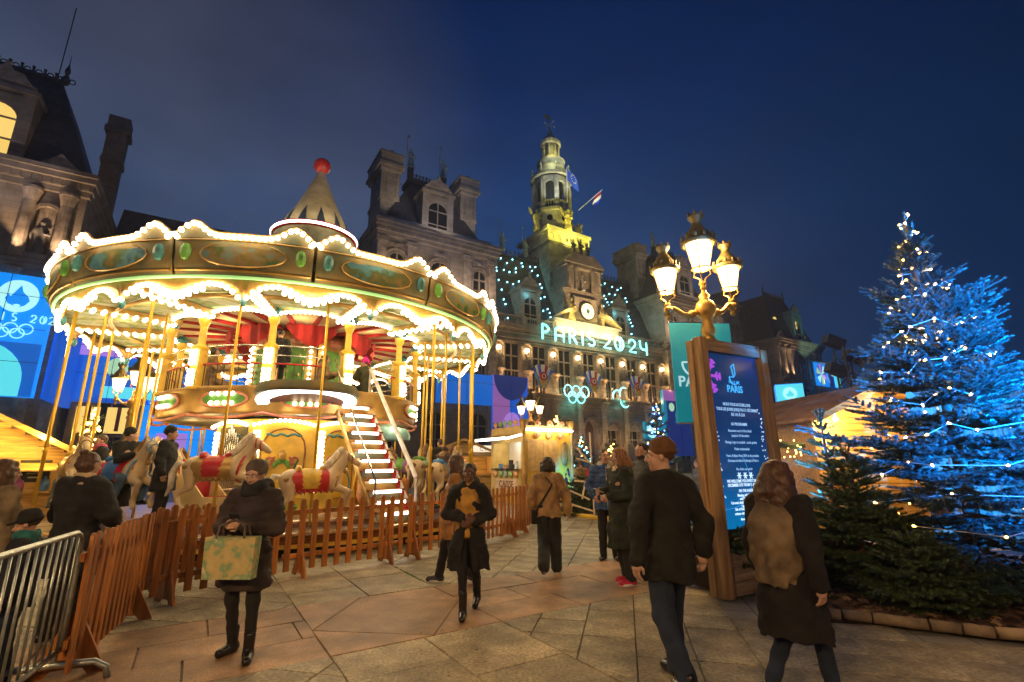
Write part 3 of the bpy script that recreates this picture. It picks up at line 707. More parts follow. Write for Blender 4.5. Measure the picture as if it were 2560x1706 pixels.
for k in range(8):
    a = k*math.pi/4; M = Matrix.Rotation(a, 3, 'Z'); p = M @ Vector((0, -3.2, 41.7)); w8.cyl(p-M @ Vector((0, -.1, 0)), p+M @ Vector((0, -.15, 0)), .5, n=10)
w8.obj('round_opening', M_gl, bt)
b = B()
for k in range(8):
    a = rad(22.5)+k*math.pi/4; x, y = 3.0*math.cos(a), 3.0*math.sin(a)
    b.box((x, y, 46.8), (.75, .75, 6.0), a); b.cyl((3.42*math.cos(a), 3.42*math.sin(a), 44.6), (3.42*math.cos(a), 3.42*math.sin(a), 49.2), .2, n=6)
    M = Matrix.Rotation(k*math.pi/4, 3, 'Z')
    P = [(-1.0, 50), (-1.0, 48.4)] + arc(0, 48.4, .75, 180, 0, 8) + [(1.0, 48.4), (1.0, 50)]
    pr = B(); pr.prism(P, -2.98, -2.5); b.add([M @ Vector(v) for v in pr.v], pr.f)
    for i in range(4): v = M @ Vector((-.66+.44*i, -3.0, 0)); b.cyl((v.x, v.y, 43.8), (v.x, v.y, 45.1), .1, n=5)
    c0 = M @ Vector((0, -3.0, 45.15)); b.box(c0, (2.1, .3, .22), M=M)
b.obj('belfry', M_tw, bt)
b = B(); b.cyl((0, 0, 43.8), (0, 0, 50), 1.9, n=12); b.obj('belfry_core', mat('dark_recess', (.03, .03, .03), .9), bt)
b = B(); b.lathe([(3.5, 50.0), (3.8, 50.1), (3.8, 50.6), (3.3, 50.7), (3.0, 51.6), (2.5, 52.5), (2.2, 53.0), (2.0, 53.4), (2.5, 53.6), (2.6, 54.1), (2.3, 54.2), (1.9, 54.3)], 16); b.obj('shoulder', M_tw, bt, True)
sc_ = B()
for k in range(8):
    a = rad(22.5)+k*math.pi/4; sc_.lathe([(.25, 50.6), (.3, 51.2), (.1, 51.6), (.2, 52.0), (.03, 52.5)], 6, (3.5*math.cos(a), 3.5*math.sin(a), 0))
sc_.obj('urn', M_tw, bt)
b = B(); b.lathe([(2.1, 54.2), (2.1, 54.5), (1.7, 54.5), (1.7, 54.9), (.8, 54.9), (.8, 57.4)], 12)
for k in range(8):
    a = k*math.pi/4; b.cyl((1.45*math.cos(a), 1.45*math.sin(a), 54.9), (1.45*math.cos(a), 1.45*math.sin(a), 57.4), .2, n=6)
b.lathe([(1.7, 57.4), (1.95, 57.6), (1.95, 58.2), (1.6, 58.3), (1.45, 58.9), (1.0, 59.5), (.45, 59.9), (.2, 60.2)], 12); b.obj('lantern', M_tw, bt)
b = B(); b.ball((0, 0, 60.6), (.42, .42, .5), 10, 7).cyl((0, 0, 60.2), (0, 0, 60.3), .25, n=8); b.obj('finial_ball', M_gold, bt, True)
vn = thing('weather_vane', 'gold and black weather vane on the tip of the bell tower', 'weather vane', fp(-2.2, 7.4, 61.0), FR)
b = B(); b.cyl((0, 0, 0), (0, 0, 3.6), .07, .04, 6); b.obj('rod', M_lead, vn)
b = B(); b.cyl((-1.1, 0, 1.3), (1.1, 0, 1.3), .06, n=5).cyl((0, -1.1, 1.3), (0, 1.1, 1.3), .06, n=5)
for s_ in (-1, 1): b.box((1.1*s_, 0, 1.3), (.3, .08, .34)).box((0, 1.1*s_, 1.3), (.08, .3, .34))
b.obj('compass_arms', mat('pale_iron', (.4, .4, .38), .5), vn)
b = B(); b.prism([(-1.2, 2.5), (.1, 2.4), (.4, 2.6), (.2, 3.0), (-.2, 2.9), (-.5, 3.15), (-1.25, 3.1)], -.05, .05); b.obj('vane', M_gold, vn)
def flagpole(label, loc, dirv, L, cols, emblem=None):
    t = thing('flag', label, 'flag', loc, FR)
    d = Vector(dirv).normalized(); e_ = d*L
    b = B(); b.cyl((0, 0, 0), e_, .07, .05, 6); b.obj('flagpole', mat('white_paint', (.75, .75, .72), .4), t)
    n = len(cols); sw = Vector((1.0, 0, -.55) if d.x <= .3 else (-.35, 0, -1.)).normalized()
    for j, c in enumerate(cols):
        b = B(); w = 2.7/n; G_ = []
        for a in range(5):
            for q in range(4):
                p = e_ - d*(.1+2.0*q/3) + sw*(w*(j+a/4)); p.y += .16*math.sin(3*(j*w+a/4*w)+q); p.z -= .1*((j*w+a*w/4)**1.3)
                G_.append(p)
        b.add(G_, [(a*4+q, a*4+q+1, a*4+q+5, a*4+q+4) for a in range(4) for q in range(3)])
        b.obj('flag_cloth' if n == 1 else 'flag_stripe', c, t, True)
    if emblem:
        b = B(); c0 = e_ - d*1.05 + sw*1.45
        for k in range(12):
            a = k*math.pi/6; p = c0 + d*.6*math.sin(a) + sw*.6*math.cos(a); b.ball((p.x, p.y-.22, p.z-.12), (.1, .03, .1), 6, 4)
        b.obj('ring_of_stars', mat('star_white', (.85, .85, .6), .6), t)
    return t
F_bl = mat('flag_blue', (.012, .06, .5), .7, em=(.012, .06, .5), es=.05); F_wh = mat('flag_white', (.8, .78, .7), .7); F_rd = mat('flag_red', (.5, .01, .015), .7)  # blue cloth also glows a little by itself to look brighter
flagpole('blue flag with a ring of stars on the bell tower', fp(-1.6, 3.9, 44.8), (-.22, -.3, 1), 5.9, [F_bl], True)
flagpole('red, white and blue flag leaning out from the bell tower', fp(1.0, 4.1, 44.2), (.72, -.25, .75), 6.6, [F_rd, F_wh, F_bl])
# ------------------------------------------------------------------ statues
def statue_mesh(name, m, seed=0, arm=1, robe=True, wings=False, seat=False):
    s = SD((-.75, -.6, -.05), (.75, .6, 2.35), .055); r_ = random.Random(seed)
    if robe: s.loft([(0, 0, 0, .34, .30), (.5, .03, 0, .28, .25), (1.0, 0, .0, .24, .19), (1.45, 0, 0, .27, .18), (1.6, 0, 0, .2, .14)], fold=.04, nf=8)
    else: s.cap((.1, 0, .05), (.1, -.05, .95), .1, .14).cap((-.12, .02, .05), (-.09, -.02, .95), .1, .14).ell((0, 0, 1.25), (.24, .17, .38))
    s.cap((0, 0, 1.5), (0, -.02, 1.75), .08).ell((0, -.03, 1.86), (.12, .14, .16))
    s.cap((.22, 0, 1.5), (.36, -.1, 1.2), .08).cap((.36, -.1, 1.2), (.18, -.3, 1.15), .07)
    if arm: s.cap((-.22, 0, 1.5), (-.42, -.1, 1.75), .08, .07).cap((-.42, -.1, 1.75), (-.45, -.15, 2.12), .07, .06)
    else: s.cap((-.22, 0, 1.5), (-.36, -.05, 1.15), .08).cap((-.36, -.05, 1.15), (-.34, -.12, .85), .07)
    if wings:
        for sx in (-1, 1): s.ell((sx*.45, .15, 1.75), (.16, .1, .5), M=np.array(Matrix.Rotation(sx*.5, 3, 'Y')))
    s.noise(.02, 14, seed); return s.mesh(name, m)
M_sts = mat('statue_stone', (.34, .30, .24), .8, var=.3, sc=3)
M_std = mat('weathered_statue', (.13, .115, .10), .7, var=.3, sc=3)
M_pat = mat('verdigris_statue', (.20, .24, .22), .6, var=.2, sc=3)
SM_ = [statue_mesh('statue', M_std, 1, 0), statue_mesh('statue', M_std, 2, 1, False), statue_mesh('statue', M_std, 3, 0, False)]
WHERE = ['in the lit niche nearest the carousel roof', 'in the second lit niche from the carousel, below the letter P', 'in the lit niche below the letters A and R', 'in the lit niche below the letter S',
         'in the lit niche below the first 2', 'in the lit niche below the second 2 of the sign', 'in the last single lit niche below the 4', 'in the paired niche beside the teal flag']
for i, x in enumerate(BAY):
    o = link('statue', SM_[i % 3], None, fp(x, -.62, 13.74), FR, scale=1.28)
    tag(o, 'dark stone figure '+WHERE[i], 'statue', 'statues in the lit niches')
    l = B(); l.ball((0, 0, 0), .34, 10, 7); l.obj('niche_lamp', M_bulbw, hall, loc=(x, -.3, 16.55))
    point((x, -1.15, 16.3), 70, (1, .62, .25), .2, hall)
    point((x, -1.7, 13.0), 30, (1, .56, .20), .1, hall); point((x, -1.55, 11.0), 24, (1, .56, .20), .1, hall)
o = link('statue', SM_[0], None, fp(15.4, -.62, 13.74), FR, scale=1.28); tag(o, 'dark stone figure standing by the teal flag, outer one of a pair of niches', 'statue', 'statues in the lit niches')
b = B(); b.ball((15.4, -.3, 16.55), .34, 10, 7); b.obj('niche_lamp', M_bulbw, hall); link('niche_hood', nmm, hall, (15.4, 0, 0))
gm_ = [statue_mesh('statue', mat('gilt_statue', (.42, .31, .12), .5, .2, var=.3, sc=3), 5, 1, True), statue_mesh('statue', MAT['gilt_statue'], 6, 0, False)]
for x, l, k in ((-5.3, 'gilded figure leaning beside the clock on the carousel side', 0), (.9, 'gilded figure leaning beside the clock on the lamp side', 1)):
    o = link('statue', gm_[k], None, fp(x, -.5, 22.1), FR+(.3 if k else -.3), scale=1.75); tag(o, l, 'statue', 'figures around the clock')
for x, z, l, k, s_ in ((-3.6, 33.4, 'carved figure reclining on the gable above the clock, carousel side', 0, 1.3), (-.6, 33.4, 'carved figure reclining on the gable above the clock, lamp side', 1, 1.3), (-2.1, 33.3, 'carved standing figure crowning the gable above the clock', 0, 1.5)):
    o = link('statue', gm_[k], None, fp(x, .5, z), FR, scale=s_); tag(o, l, 'statue', 'figures on the clock gable')
o = link('statue', statue_mesh('statue', M_sts, 12, 1), None, fp(-2.15, .3, 27.45), FR, scale=1.35); tag(o, 'stone woman standing in the open stage above the clock', 'statue')
wm = statue_mesh('statue', mat('gold_lit_statue', (.5, .42, .16), .6, var=.2), 9, 0, True, True)
for x, y, l in ((-.1, -4.3, 'winged figure on the front of the bell tower'), (4.5, -1.4, 'winged figure on the lamp side of the bell tower'), (-4.5, -1.4, 'winged figure on the carousel side of the bell tower')):
    o = link('statue', wm, None, fp(-2.2+x, 7.4+y, 38.95), FR, scale=2.0); tag(o, l, 'statue', 'winged figures on the bell tower')
sp = statue_mesh('roof_statue', M_pat, 8, 1)
RS = ((-29.3, 4.55, 42, 'pale figure with raised spear on the pavilion roof behind the carousel, by its tall chimney'), (-24.3, 4.55, 42, 'pale figure with raised spear on the pavilion roof behind the carousel, by its short chimney'),
      (-18.4, 6.3, 34, 'pale roof figure with a pole at the far end of the crest behind the carousel'), (-13.2, 6.3, 34, 'pale roof figure with a pole, middle of three left of the bell tower'), (-8.8, 6.3, 34, 'pale roof figure with a pole close beside the bell tower'),
      (5.2, 6.3, 34, 'pale roof figure on the crest between clock gable and chimney'), (19.9, 4.55, 42, 'pale roof figure between the two chimneys behind the street lamp'))
for x, y, z, l in RS:
    t = thing('roof_statue', l, 'statue', fp(x, y, z), FR, 'figures on the roof crests')
    link('figure', sp, t, scale=1.55)
    b = B(); b.cyl((-.7, -.2, .5), (-.7, -.2, 5.2), .05, n=5); b.prism([(-.7, 4.6), (-.2, 4.9), (-.7, 5.2)], -.22, -.18); b.obj('pole', M_pat, t)
o = link('statue', SM_[0], None, fp(-69+8.4-2.25, -2.0, 18.5), FR, scale=1.5); tag(o, 'dark draped figure in the corner pavilion niche above the blue hoardings', 'statue')
# ------------------------------------------------------------------ PARIS 2024 in glowing letters, rings, agitos
def stroke(paths, r, depth, m, name, par, loc=(0, 0, 0)):
    b = B()
    for P in paths: b.tube([(x, 0, z) for x, z in P], r, 6)
    for P in paths:
        for q in (P[0], P[-1]): b.ball((q[0], 0, q[1]), r, 6, 4)
    o = b.obj(name, m, par, True, loc); o.scale = (1, depth, 1); return o
GL = {'P': [[(0, 0), (0, 1)] + arc(.0, .72, .42, 90, -90, 10, .28) ],
      'A': [[(0, 0), (0, .68)] + arc(.3, .68, .3, 180, 0, 10) + [(.6, .68), (.6, 0)], [(0, .36), (.6, .36)]],
      'R': [[(0, 0), (0, 1)] + arc(.0, .73, .42, 90, -90, 10, .27) + [(.2, .46), (.52, 0)]],
      'I': [[(.1, 0), (.1, 1)]],
      'S': [arc(.27, .75, .25, 40, 270, 10) + arc(.27, .25, .25, 90, -140, 10)],
      '2': [arc(.28, .70, .28, 170, -40, 10) + [(.0, .02), (.58, .02)]],
      '4': [[(.05, 1), (.05, .62)] + arc(.33, .62, .28, 180, 270, 6) + [(.62, .34)], [(.62, .9), (.62, 0)]]}
GL['0'] = [arc(.36, .5, .36, 100, 290, 12, .5), arc(.36, .5, .36, 70, -100, 12, .5), arc(.22, .42, .26, 60, -40, 8, .42)]
sg = thing('glowing_letters', 'teal glowing letters PARIS 2024 on a scaffold across the town hall front', 'letter sign', fp(0, -1.7, 0), FR)
fr = B()
for z in (18.2, 19.1, 20.0, 20.5): fr.bb(-12.2, 9.6, .18, .22, z-.025, z+.025)
for x in [-12+2.15*k for k in range(11)]: fr.bb(x-.025, x+.025, .2, .24, 17.3, 20.8); fr.cyl((x, .22, 20.4), (x, 1.0, 18.0), .02, n=4)
fr.obj('scaffold', mat('scaffold_tube', (.35, .38, .36), .4, .6), sg)
LX = (('P', -11.6), ('A', -9.35), ('R', -6.8), ('I', -4.65), ('S', -3.4), ('2', -.35), ('0', 2.0), ('2', 5.0), ('4', 7.35))
for ch, x in LX:
    P = [[(x+px*2.45, 18.28+pz*2.05) for px, pz in p] for p in GL[ch]]
    stroke(P, .17, .6, M_teal, 'letter', sg)
for x in (-10.5, -8, -5.5, -3, 0, 3, 5.8, 8.2): point((x, -.5, 19.3), 55, (.2, .95, .85), .4, sg)
rg = thing('ring_sign', 'five interlaced teal neon rings over a ground floor arch', 'neon rings', fp(-5.75, -1.5, 10.95), FR)
for k, (x, z) in enumerate(((-1.5, .42), (0, .42), (1.5, .42), (-.75, -.42), (.75, -.42))):
    b = B(); b.tube([(x+.72*math.cos(a), .06*(k % 2), z+.8*math.sin(a)) for a in [i*math.pi/12 for i in range(24)]], .08, 6, True); b.obj('ring', M_teal, rg, True)
b = B(); b.bb(-2.4, 2.4, .2, .24, -.02, .02).bb(-2.4, 2.4, .2, .24, -.8, -.76).bb(-2.4, 2.4, .2, .24, .8, .84); b.obj('ring_frame', MAT['scaffold_tube'], rg)
point((-1.2, .35, 0), 60, (.2, .95, .9), .4, rg); point((1.2, .35, 0), 60, (.2, .95, .9), .4, rg); point((0, .6, -1.2), 30, (.2, .95, .9), .4, rg)
ag = thing('crescent_sign', 'three sweeping teal neon crescents over a ground floor arch', 'neon crescents', fp(3.0, -1.5, 10.95), FR)
for x, z, a0 in ((-.9, .2, 60), (.5, .7, 60), (.6, -.35, 170)):
    b = B(); P = arc(x, z, .95, a0, a0+150, 14); b.tube([(p[0], 0, p[1]) for p in P], [.02+.13*math.sin(math.pi*i/14) for i in range(15)], 6); b.obj('crescent', M_teal, ag, True)
b = B(); b.bb(-2.0, 2.0, .2, .24, -.02, .02).bb(-2.0, 2.0, .2, .24, -.9, -.86); b.obj('crescent_frame', MAT['scaffold_tube'], ag)
point((-.3, .35, 0), 60, (.2, .95, .9), .4, ag); point((.9, .5, -.4), 40, (.2, .95, .9), .4, ag)
# three flag trophies at the windows
for k, (x, wh) in enumerate(((-11.2, 'under the letters P and A'), (-2.15, 'at the middle window under the S'), (6.85, 'under the last 2'))):
    t = thing('flag_trophy', 'spray of tricolour flags around a round crest '+wh, 'flags', fp(x, -.75, 12.2), FR, 'flag trophies at the windows')
    for a, c in ((-38, F_bl), (-24, F_wh), (-12, F_bl), (4, F_wh), (16, F_rd), (28, F_wh), (40, F_bl)):
        b = B(); M = Matrix.Rotation(rad(a), 3, 'Y')
        G_ = [M @ Vector((-.28+.19*q, -.1-.12*math.sin(q*1.7+a), .1+i*.62)) for i in range(5) for q in range(4)]
        b.add(G_, [(i*4+q, i*4+q+1, i*4+q+5, i*4+q+4) for i in range(4) for q in range(3)]); b.obj('flag_cloth', c, t, True)
    b = B(); b.cyl((0, -.35, .9), (0, -.5, .9), .62, n=16); o = b.obj('crest', F_rd, t)
    b = B(); b.tube([(.3*math.cos(a), -.53, .9+.3*math.sin(a)) for a in [i*math.pi/8 for i in range(16)]], .05, 4, True); b.obj('crest_ring', F_wh, o)
    for sx in (-1, 1):
        b = B(); b.prism([(sx*.2, .2), (sx*1.15, 1.5), (sx*1.3, .9), (sx*.35, -.9)], -.3, -.25); b.obj('hanging_ribbon', mat('ribbon_blue', (.04, .2, .55), .6), t)
    b = B(); b.prism([(-.75, .5), (.75, .5), (.2, -.7), (-.2, -.7)], -.42, -.38); b.obj('yellow_drape', mat('ribbon_yellow', (.6, .4, .04), .6), t)
# cyan star lights hung on the slate roof
def roofpt(t, h):      # on the sloping front of the central roof
    return (t, 1.2+5.2*h-.12, 20.2+13.2*h)
for lab, a, b_, nn in (('net of cyan star lights on the slate roof between pavilion and clock', -18.6, -6.4, 84), ('net of cyan star lights on the slate roof right of the clock gable', 2.0, 14.2, 60)):
    t = thing('star_lights', lab, 'string lights', fp(0, 0, 0), FR)
    bm = B(); bm.ball((0, 0, 0), .11, 6, 5); bmm = bm.mesh('bulb', M_bulbc)
    w = B(); n = 0
    for col in range(9):
        x = a+(b_-a)*(col+.5)/9+rnd.uniform(-.3, .3); top = .97-.1*rnd.random(); last = None
        k = 0; h = top
        while h > .08 and n < nn:
            q = roofpt(x+rnd.uniform(-.12, .12), h)
            if not ((-13.8 < x < -10.0 or 4.0 < x < 7.8) and h < .42):
                link('bulb', bmm, t, q); n += 1
                if last: w.cyl(last, q, .012, n=3, cap=False)
                last = q
            h -= rnd.choice((.05, .06, .13, .17))
    w.obj('wire', M_lead, t)
    for x in (a+2.5, a+6, a+9.5): point((x, .2, 25), 45, (.15, .7, 1), .5, t)
# ------------------------------------------------------------------ lights that wash the town hall
def fl(t, y, z, p, c, r=.3): o = point(fp(t, y, z), p*2.0, c, r); return o
WM = (1, .54, .20)
for x in WX: fl(x, -.75, 11.0, 85, WM); fl(x, -1.3, 4.8, 46, (1, .62, .28))
for x in BAY: spot(fp(x+.55, -1.5, 4.4), fp(x+.1, -.3, 9.5), 200, (1, .62, .25), 40)
spot(fp(-2.15, -4.5, 20.6), fp(-2.15, 0, 30), 3000, (1, .66, .36), 75)
for x in (-6.2, 1.9): fl(x, -1.9, 21.0, 60, (1, .74, .22)); fl(x, -1.6, 23.2, 60, (1, .7, .25))
fl(-2.15, -2.2, 21.3, 120, (1, .78, .3))
for x in (-7, -4, -.5, 2.5): fl(x, -2.4, 20.4, 130, (1, .80, .36))
spot(fp(-3.2, -6, 42), fp(-2.6, 3, 49.5), 1500, (.8, .85, 1), 40)  # lamp without a fixture, added to brighten the starred flag
spot(fp(4, -4, 44), fp(4.5, 4, 49), 1500, (1, .9, .8), 45)  # likewise added, for the leaning tricolour
# tower floods: yellow low down, cool white higher
for sx in (-1, 1):
    spot(fp(-2.2+sx*4.2, -.5, 34.5), fp(-2.2+sx*1.0, 5.0, 43), 2400, (.95, .85, .12), 70)
    fl(-2.2+sx*5.2, 1.5, 38.0, 90, (1, .9, .1))
spot(fp(-2.2, 1.0, 35.0), fp(-2.2, 6, 44), 2000, (.9, .85, .16), 80)
spot(fp(-5.5, 1.8, 44.2), fp(-3.4, 6, 49.5), 900, (.75, .85, .9), 70)
for k in (-1, 1): fl(-2.2+k*2.2, 3.9, 52.6, 70, (.85, .95, .6)); fl(-2.2+k*1.6, 4.6, 55.2, 70, (1, .9, .25))
spot(fp(1.5, 2.0, 44), fp(-1, 7, 57), 1500, (.95, .9, .45), 60)
# pavilions: soft white uplight on cornices and dormers
for c in (-26.8, 22.4):
    for x in (-6.5, -2.2, 2.2, 6.5): fl(c+x, -3.4, 23.5, 80, (1, .78, .62)); 
    spot(fp(c, -6.5, 29.6), fp(c, .3, 34), 900, (1, .88, .8), 70)
    for x in (-5.9, 5.6): spot(fp(c+x, -3.5, 30.2), fp(c+x, 4, 40), 560, (1, .85, .72), 55)
    spot(fp(c, -14, 8), fp(c, 0, 25), 1500, (1, .74, .55), 80)
for x in (14.8, 32): spot(fp(x, -2.6, 20.6), fp(x, -1.0, 27), 420, (1, .62, .3), 50)
for x in (19.2, 23.6, 28): fl(x, -1.6, 21.0, 26, (1, .6, .25), .2)
# corner pavilions: strong grazing light up the columns
for c, hw in ((-69.0, 8.4), (56.0, 8.2)):
    for x in (-hw+1, -hw+3.2, hw-3.4, hw-1.1): spot(fp(c+x, -3.3, 17.9), fp(c+x, -1.8, 24), 900, (1, .66, .40), 60)
spot(fp(-66, -9, 19), fp(-67, -1, 29), 800, (.9, .8, .9), 70)
spot(fp(58, -9, 20), fp(57.6, -1, 30), 1300, (.55, 1, .8), 60)
# ------------------------------------------------------------------ the double-deck carousel
CX, CY = -6.05, 13.7
car = thing('carousel', 'lit double-deck gold carousel with horses, stairs and a pointed spire', 'carousel', (CX, CY, 0))
M_gp = mat('gold_paint', (.42, .25, .065), .38, .25, var=.25, sc=3)
M_cr = mat('cream_paint', (.70, .52, .24), .45, var=.15, sc=3)
M_yl = mat('yellow_paint', (.72, .46, .05), .4, var=.15, sc=3)
M_brn = mat('brown_gold', (.20, .135, .045), .75, 0, var=.4, sc=2.2, col2=(.07, .085, .05))
M_red = mat('red_paint', (.45, .012, .015), .4, var=.1)
M_redc = mat('red_cloth', (.34, .008, .012), .8, var=.25, sc=4)
M_grn = mat('green_paint', (.10, .30, .05), .45, var=.3, sc=4)
M_tl = mat('teal_paint', (.05, .22, .25), .45, var=.3, sc=3)
M_pnk = mat('pink_scroll', (.5, .17, .10), .5, var=.2)
M_wood = mat('varnished_wood', (.30, .11, .025), .3, var=.35, sc=3, stretch=(1, 1, 9))
M_deck = mat('deck_plate', (.30, .19, .13), .28, .3, var=.2, sc=3)
M_chr = mat('polished_rail', (.75, .72, .66), .15, 1., var=0)
M_brass = mat('brass_pole', (.72, .44, .03), .3, .35, var=.1, sc=3)
M_blk = mat('black_skirt', (.012, .012, .012), .7)
M_blb = mat('carousel_bulb', (1, .9, .7), .4, var=0, em=(1, .80, .50), es=5.5)
M_white = mat('white_tube', (1, 1, 1), .4, var=0, em=(1, .93, .84), es=4.5)
M_dkp = mat('dark_purple', (.10, .04, .04), .5)
def scene_mat(name, cols, sc):          # painted landscape: patches of several paints
    m = mat(name, cols[0], .75, var=.1, sc=sc, spec=.2); t = m.node_tree
    rp = [n for n in t.nodes if n.type == 'VALTORGB'][0]; el = rp.color_ramp.elements
    el[0].color = cols[0]+(1,); el[1].color = cols[-1]+(1,)
    for i, c in enumerate(cols[1:-1]): q = el.new(.36+.28*(i+1)/(len(cols)-1)); q.color = c+(1,)
    return m
M_pic = [scene_mat('painted_landscape', ((.02, .05, .07), (.04, .09, .03), (.15, .10, .035), (.06, .15, .18)), 3.2),
         scene_mat('painted_lake', ((.02, .07, .12), (.06, .17, .22), (.05, .08, .03), (.16, .11, .04)), 2.6),
         scene_mat('painted_wood', ((.03, .05, .02), (.06, .12, .04), (.16, .10, .03), (.03, .12, .14)), 3.8)]
M_sky = scene_mat('painted_ceiling', ((.30, .42, .38), (.55, .55, .40), (.20, .30, .12), (.5, .45, .3)), 2.2)
def pol(r, a, z): return (r*math.cos(a), r*math.sin(a), z)
def cyl_z(rows, n=56): b = B(); b.lathe(rows, n); return b
def torus(b, R_, z, r, a0=0, a1=360, n=60, k=5):
    cl = a1-a0 == 360; m = n if cl else n+1
    b.tube([pol(R_, rad(a0+(a1-a0)*i/n), z) for i in range(m)], r, k, cl); return b
# base
cyl_z([(4.62, 0), (4.62, .2)]).obj('skirt', M_blk, car)
cyl_z([(4.62, .17), (4.9, .17), (4.9, .235), (4.86, .24)]).obj('yellow_trim', M_yl, car)
cyl_z([(4.86, .235), (4.90, .40), (5.0, .42)]).obj('riser', M_wood, car, True)
cyl_z([(4.98, .40), (5.04, .40), (5.04, .445), (4.99, .46)]).obj('edge_rail', M_chr, car)
cyl_z([(4.99, .455), (4.3, .46), (4.3, .54), (4.24, .56)]).obj('outer_step', M_deck, car)
cyl_z([(4.3, .535), (4.34, .53), (4.34, .58), (4.28, .60)]).obj('edge_rail', M_chr, car)
cyl_z([(4.28, .59), (1.5, .60)]).obj('platform', M_deck, car)
for k in range(28):
    b = B(); a = 2*math.pi*(k+.5)/28; M = Matrix.Rotation(a, 3, 'Z'); b.box(pol(4.64, a, .467), (.62, .03, .012), M=M); b.obj('deck_strip', M_chr, car)
# canopy: 14 rounding boards with scalloped tops, painted ovals and frames
NS = 14; SEG = 2*math.pi/NS; A_ = rad(-91.5)
def ztop(u):
    x = min(u, 1-u)
    return 5.77+.25*math.exp(-((x-.15)/.10)**2)-.05*math.exp(-(x/.02)**2)
def board(rows, u0, u1, a0, n, th=.05):      # rows(u) -> list of (r, z) from bottom to top
    b = B(); vs = []; m = None
    for i in range(n+1):
        u = u0+(u1-u0)*i/n; pr = rows(u); m = len(pr)
        vs += [pol(r, a0+SEG*u, z) for r, z in pr]+[pol(r-th, a0+SEG*u, z) for r, z in pr]
    w = 2*m; fs = []
    for i in range(n):
        for j in range(m-1):
            fs.append((i*w+j, (i+1)*w+j, (i+1)*w+j+1, i*w+j+1)); fs.append((i*w+m+j+1, (i+1)*w+m+j+1, (i+1)*w+m+j, i*w+m+j))
        fs.append((i*w+m-1, (i+1)*w+m-1, (i+1)*w+2*m-1, i*w+2*m-1)); fs.append((i*w+m, (i+1)*w+m, (i+1)*w, i*w))
    fs.append(tuple(range(m))+tuple(range(2*m-1, m-1, -1)))
    o = n*w; fs.append(tuple(range(o+m-1, o-1, -1))+tuple(range(o+m, o+2*m)))
    return b.add(vs, fs)
BR = lambda u: [(5.40, 5.02), (5.50, 5.22), (5.51, 5.45), (5.57, ztop(u))]
bulb_m = B(); bulb_m.ball((0, 0, 0), .052, 6, 5); bulb_me = bulb_m.mesh('bulb', M_blb)
bulbs = []                                             # (priority, position)
for k in range(NS):
    a0 = A_+SEG*k
    p = board(BR, .012, .988, a0, 28).obj('rounding_board', M_brn, car, True)
    pic = B(); n = 18; ring = []
    for i in range(n):
        t = 2*math.pi*i/n; u = .5+.30*math.cos(t); z = 5.40+.25*math.sin(t); ring.append(pol(5.525, a0+SEG*u, z))
    c = pol(5.545, a0+SEG*.5, 5.40); pic.add([c]+ring, [(0, i+1, (i+1) % n+1) for i in range(n)]); pic.obj('painted_oval', M_pic[k % 3], p)
    fr = B(); fr.tube(ring, .016, 5, True); fr.obj('oval_frame', M_gp, p)
    for u in (.1, .9):
        q = B(); q.ball(pol(5.54, a0+SEG*u, 5.42), (.10, .10, .17), 8, 5); q.obj('carved_boss', M_tl if k % 2 else M_grn, p)
    for zz, rr, dr in ((5.10, .022, 5.45), (5.66, .014, 5.55)):
        eg = B(); eg.tube([pol(dr, a0+SEG*u, zz) for u in [.02+.96*i/20 for i in range(21)]], rr, 5); eg.obj('gilt_moulding', M_gp, p)
    eg = B(); eg.tube([pol(5.575, a0+SEG*u, ztop(u)+.012) for u in [.012+.976*i/28 for i in range(29)]], .022, 5); eg.obj('gilt_edge', M_gp, p)
    for i in range(24):
        u = .02+.96*i/23; bulbs.append((0, pol(5.61, a0+SEG*u, ztop(u)-.065)))
    for u in (.035, .965):
        for dz in (.14,): bulbs.append((0, pol(5.60, a0+SEG*u, ztop(u)-dz)))
# soft green line along the bottom of the boards, then the valance with its arches of bulbs
b = B(); torus(b, 5.39, 5.0, .035, n=84); b.obj('green_rim_tube', mat('green_tube', (.4, .8, .4), .4, var=0, em=(.35, .8, .25), es=.35), car, True)
def zlow(u):
    x = min(u, 1-u); pts = ((0, 4.57), (.04, 4.70), (.10, 4.83), (.17, 4.90), (.25, 4.92), (.34, 4.87), (.42, 4.77), (.5, 4.72))
    return float(np.interp(x, [p[0] for p in pts], [p[1] for p in pts]))
VR = lambda u: [(5.24, zlow(u)), (5.27, .5*(zlow(u)+5.0)), (5.36, 5.02)]
for k in range(NS):
    a0 = A_+SEG*(k+.5)
    v = board(VR, .0, 1., a0, 24, .03).obj('valance', M_gp, car, True)
    for i in range(22):
        u = .03+.94*i/21; bulbs.append((1, pol(5.29, a0+SEG*u, zlow(u)-.02)))
    for i in range(9):
        u = .30+.40*i/8; bulbs.append((1, pol(5.27, a0+SEG*u, zlow(u)-.10)))
    q = B(); q.ball(pol(5.2, a0, 4.60), (.06, .06, .11), 6, 5); q.obj('valance_drop', M_tl, v)
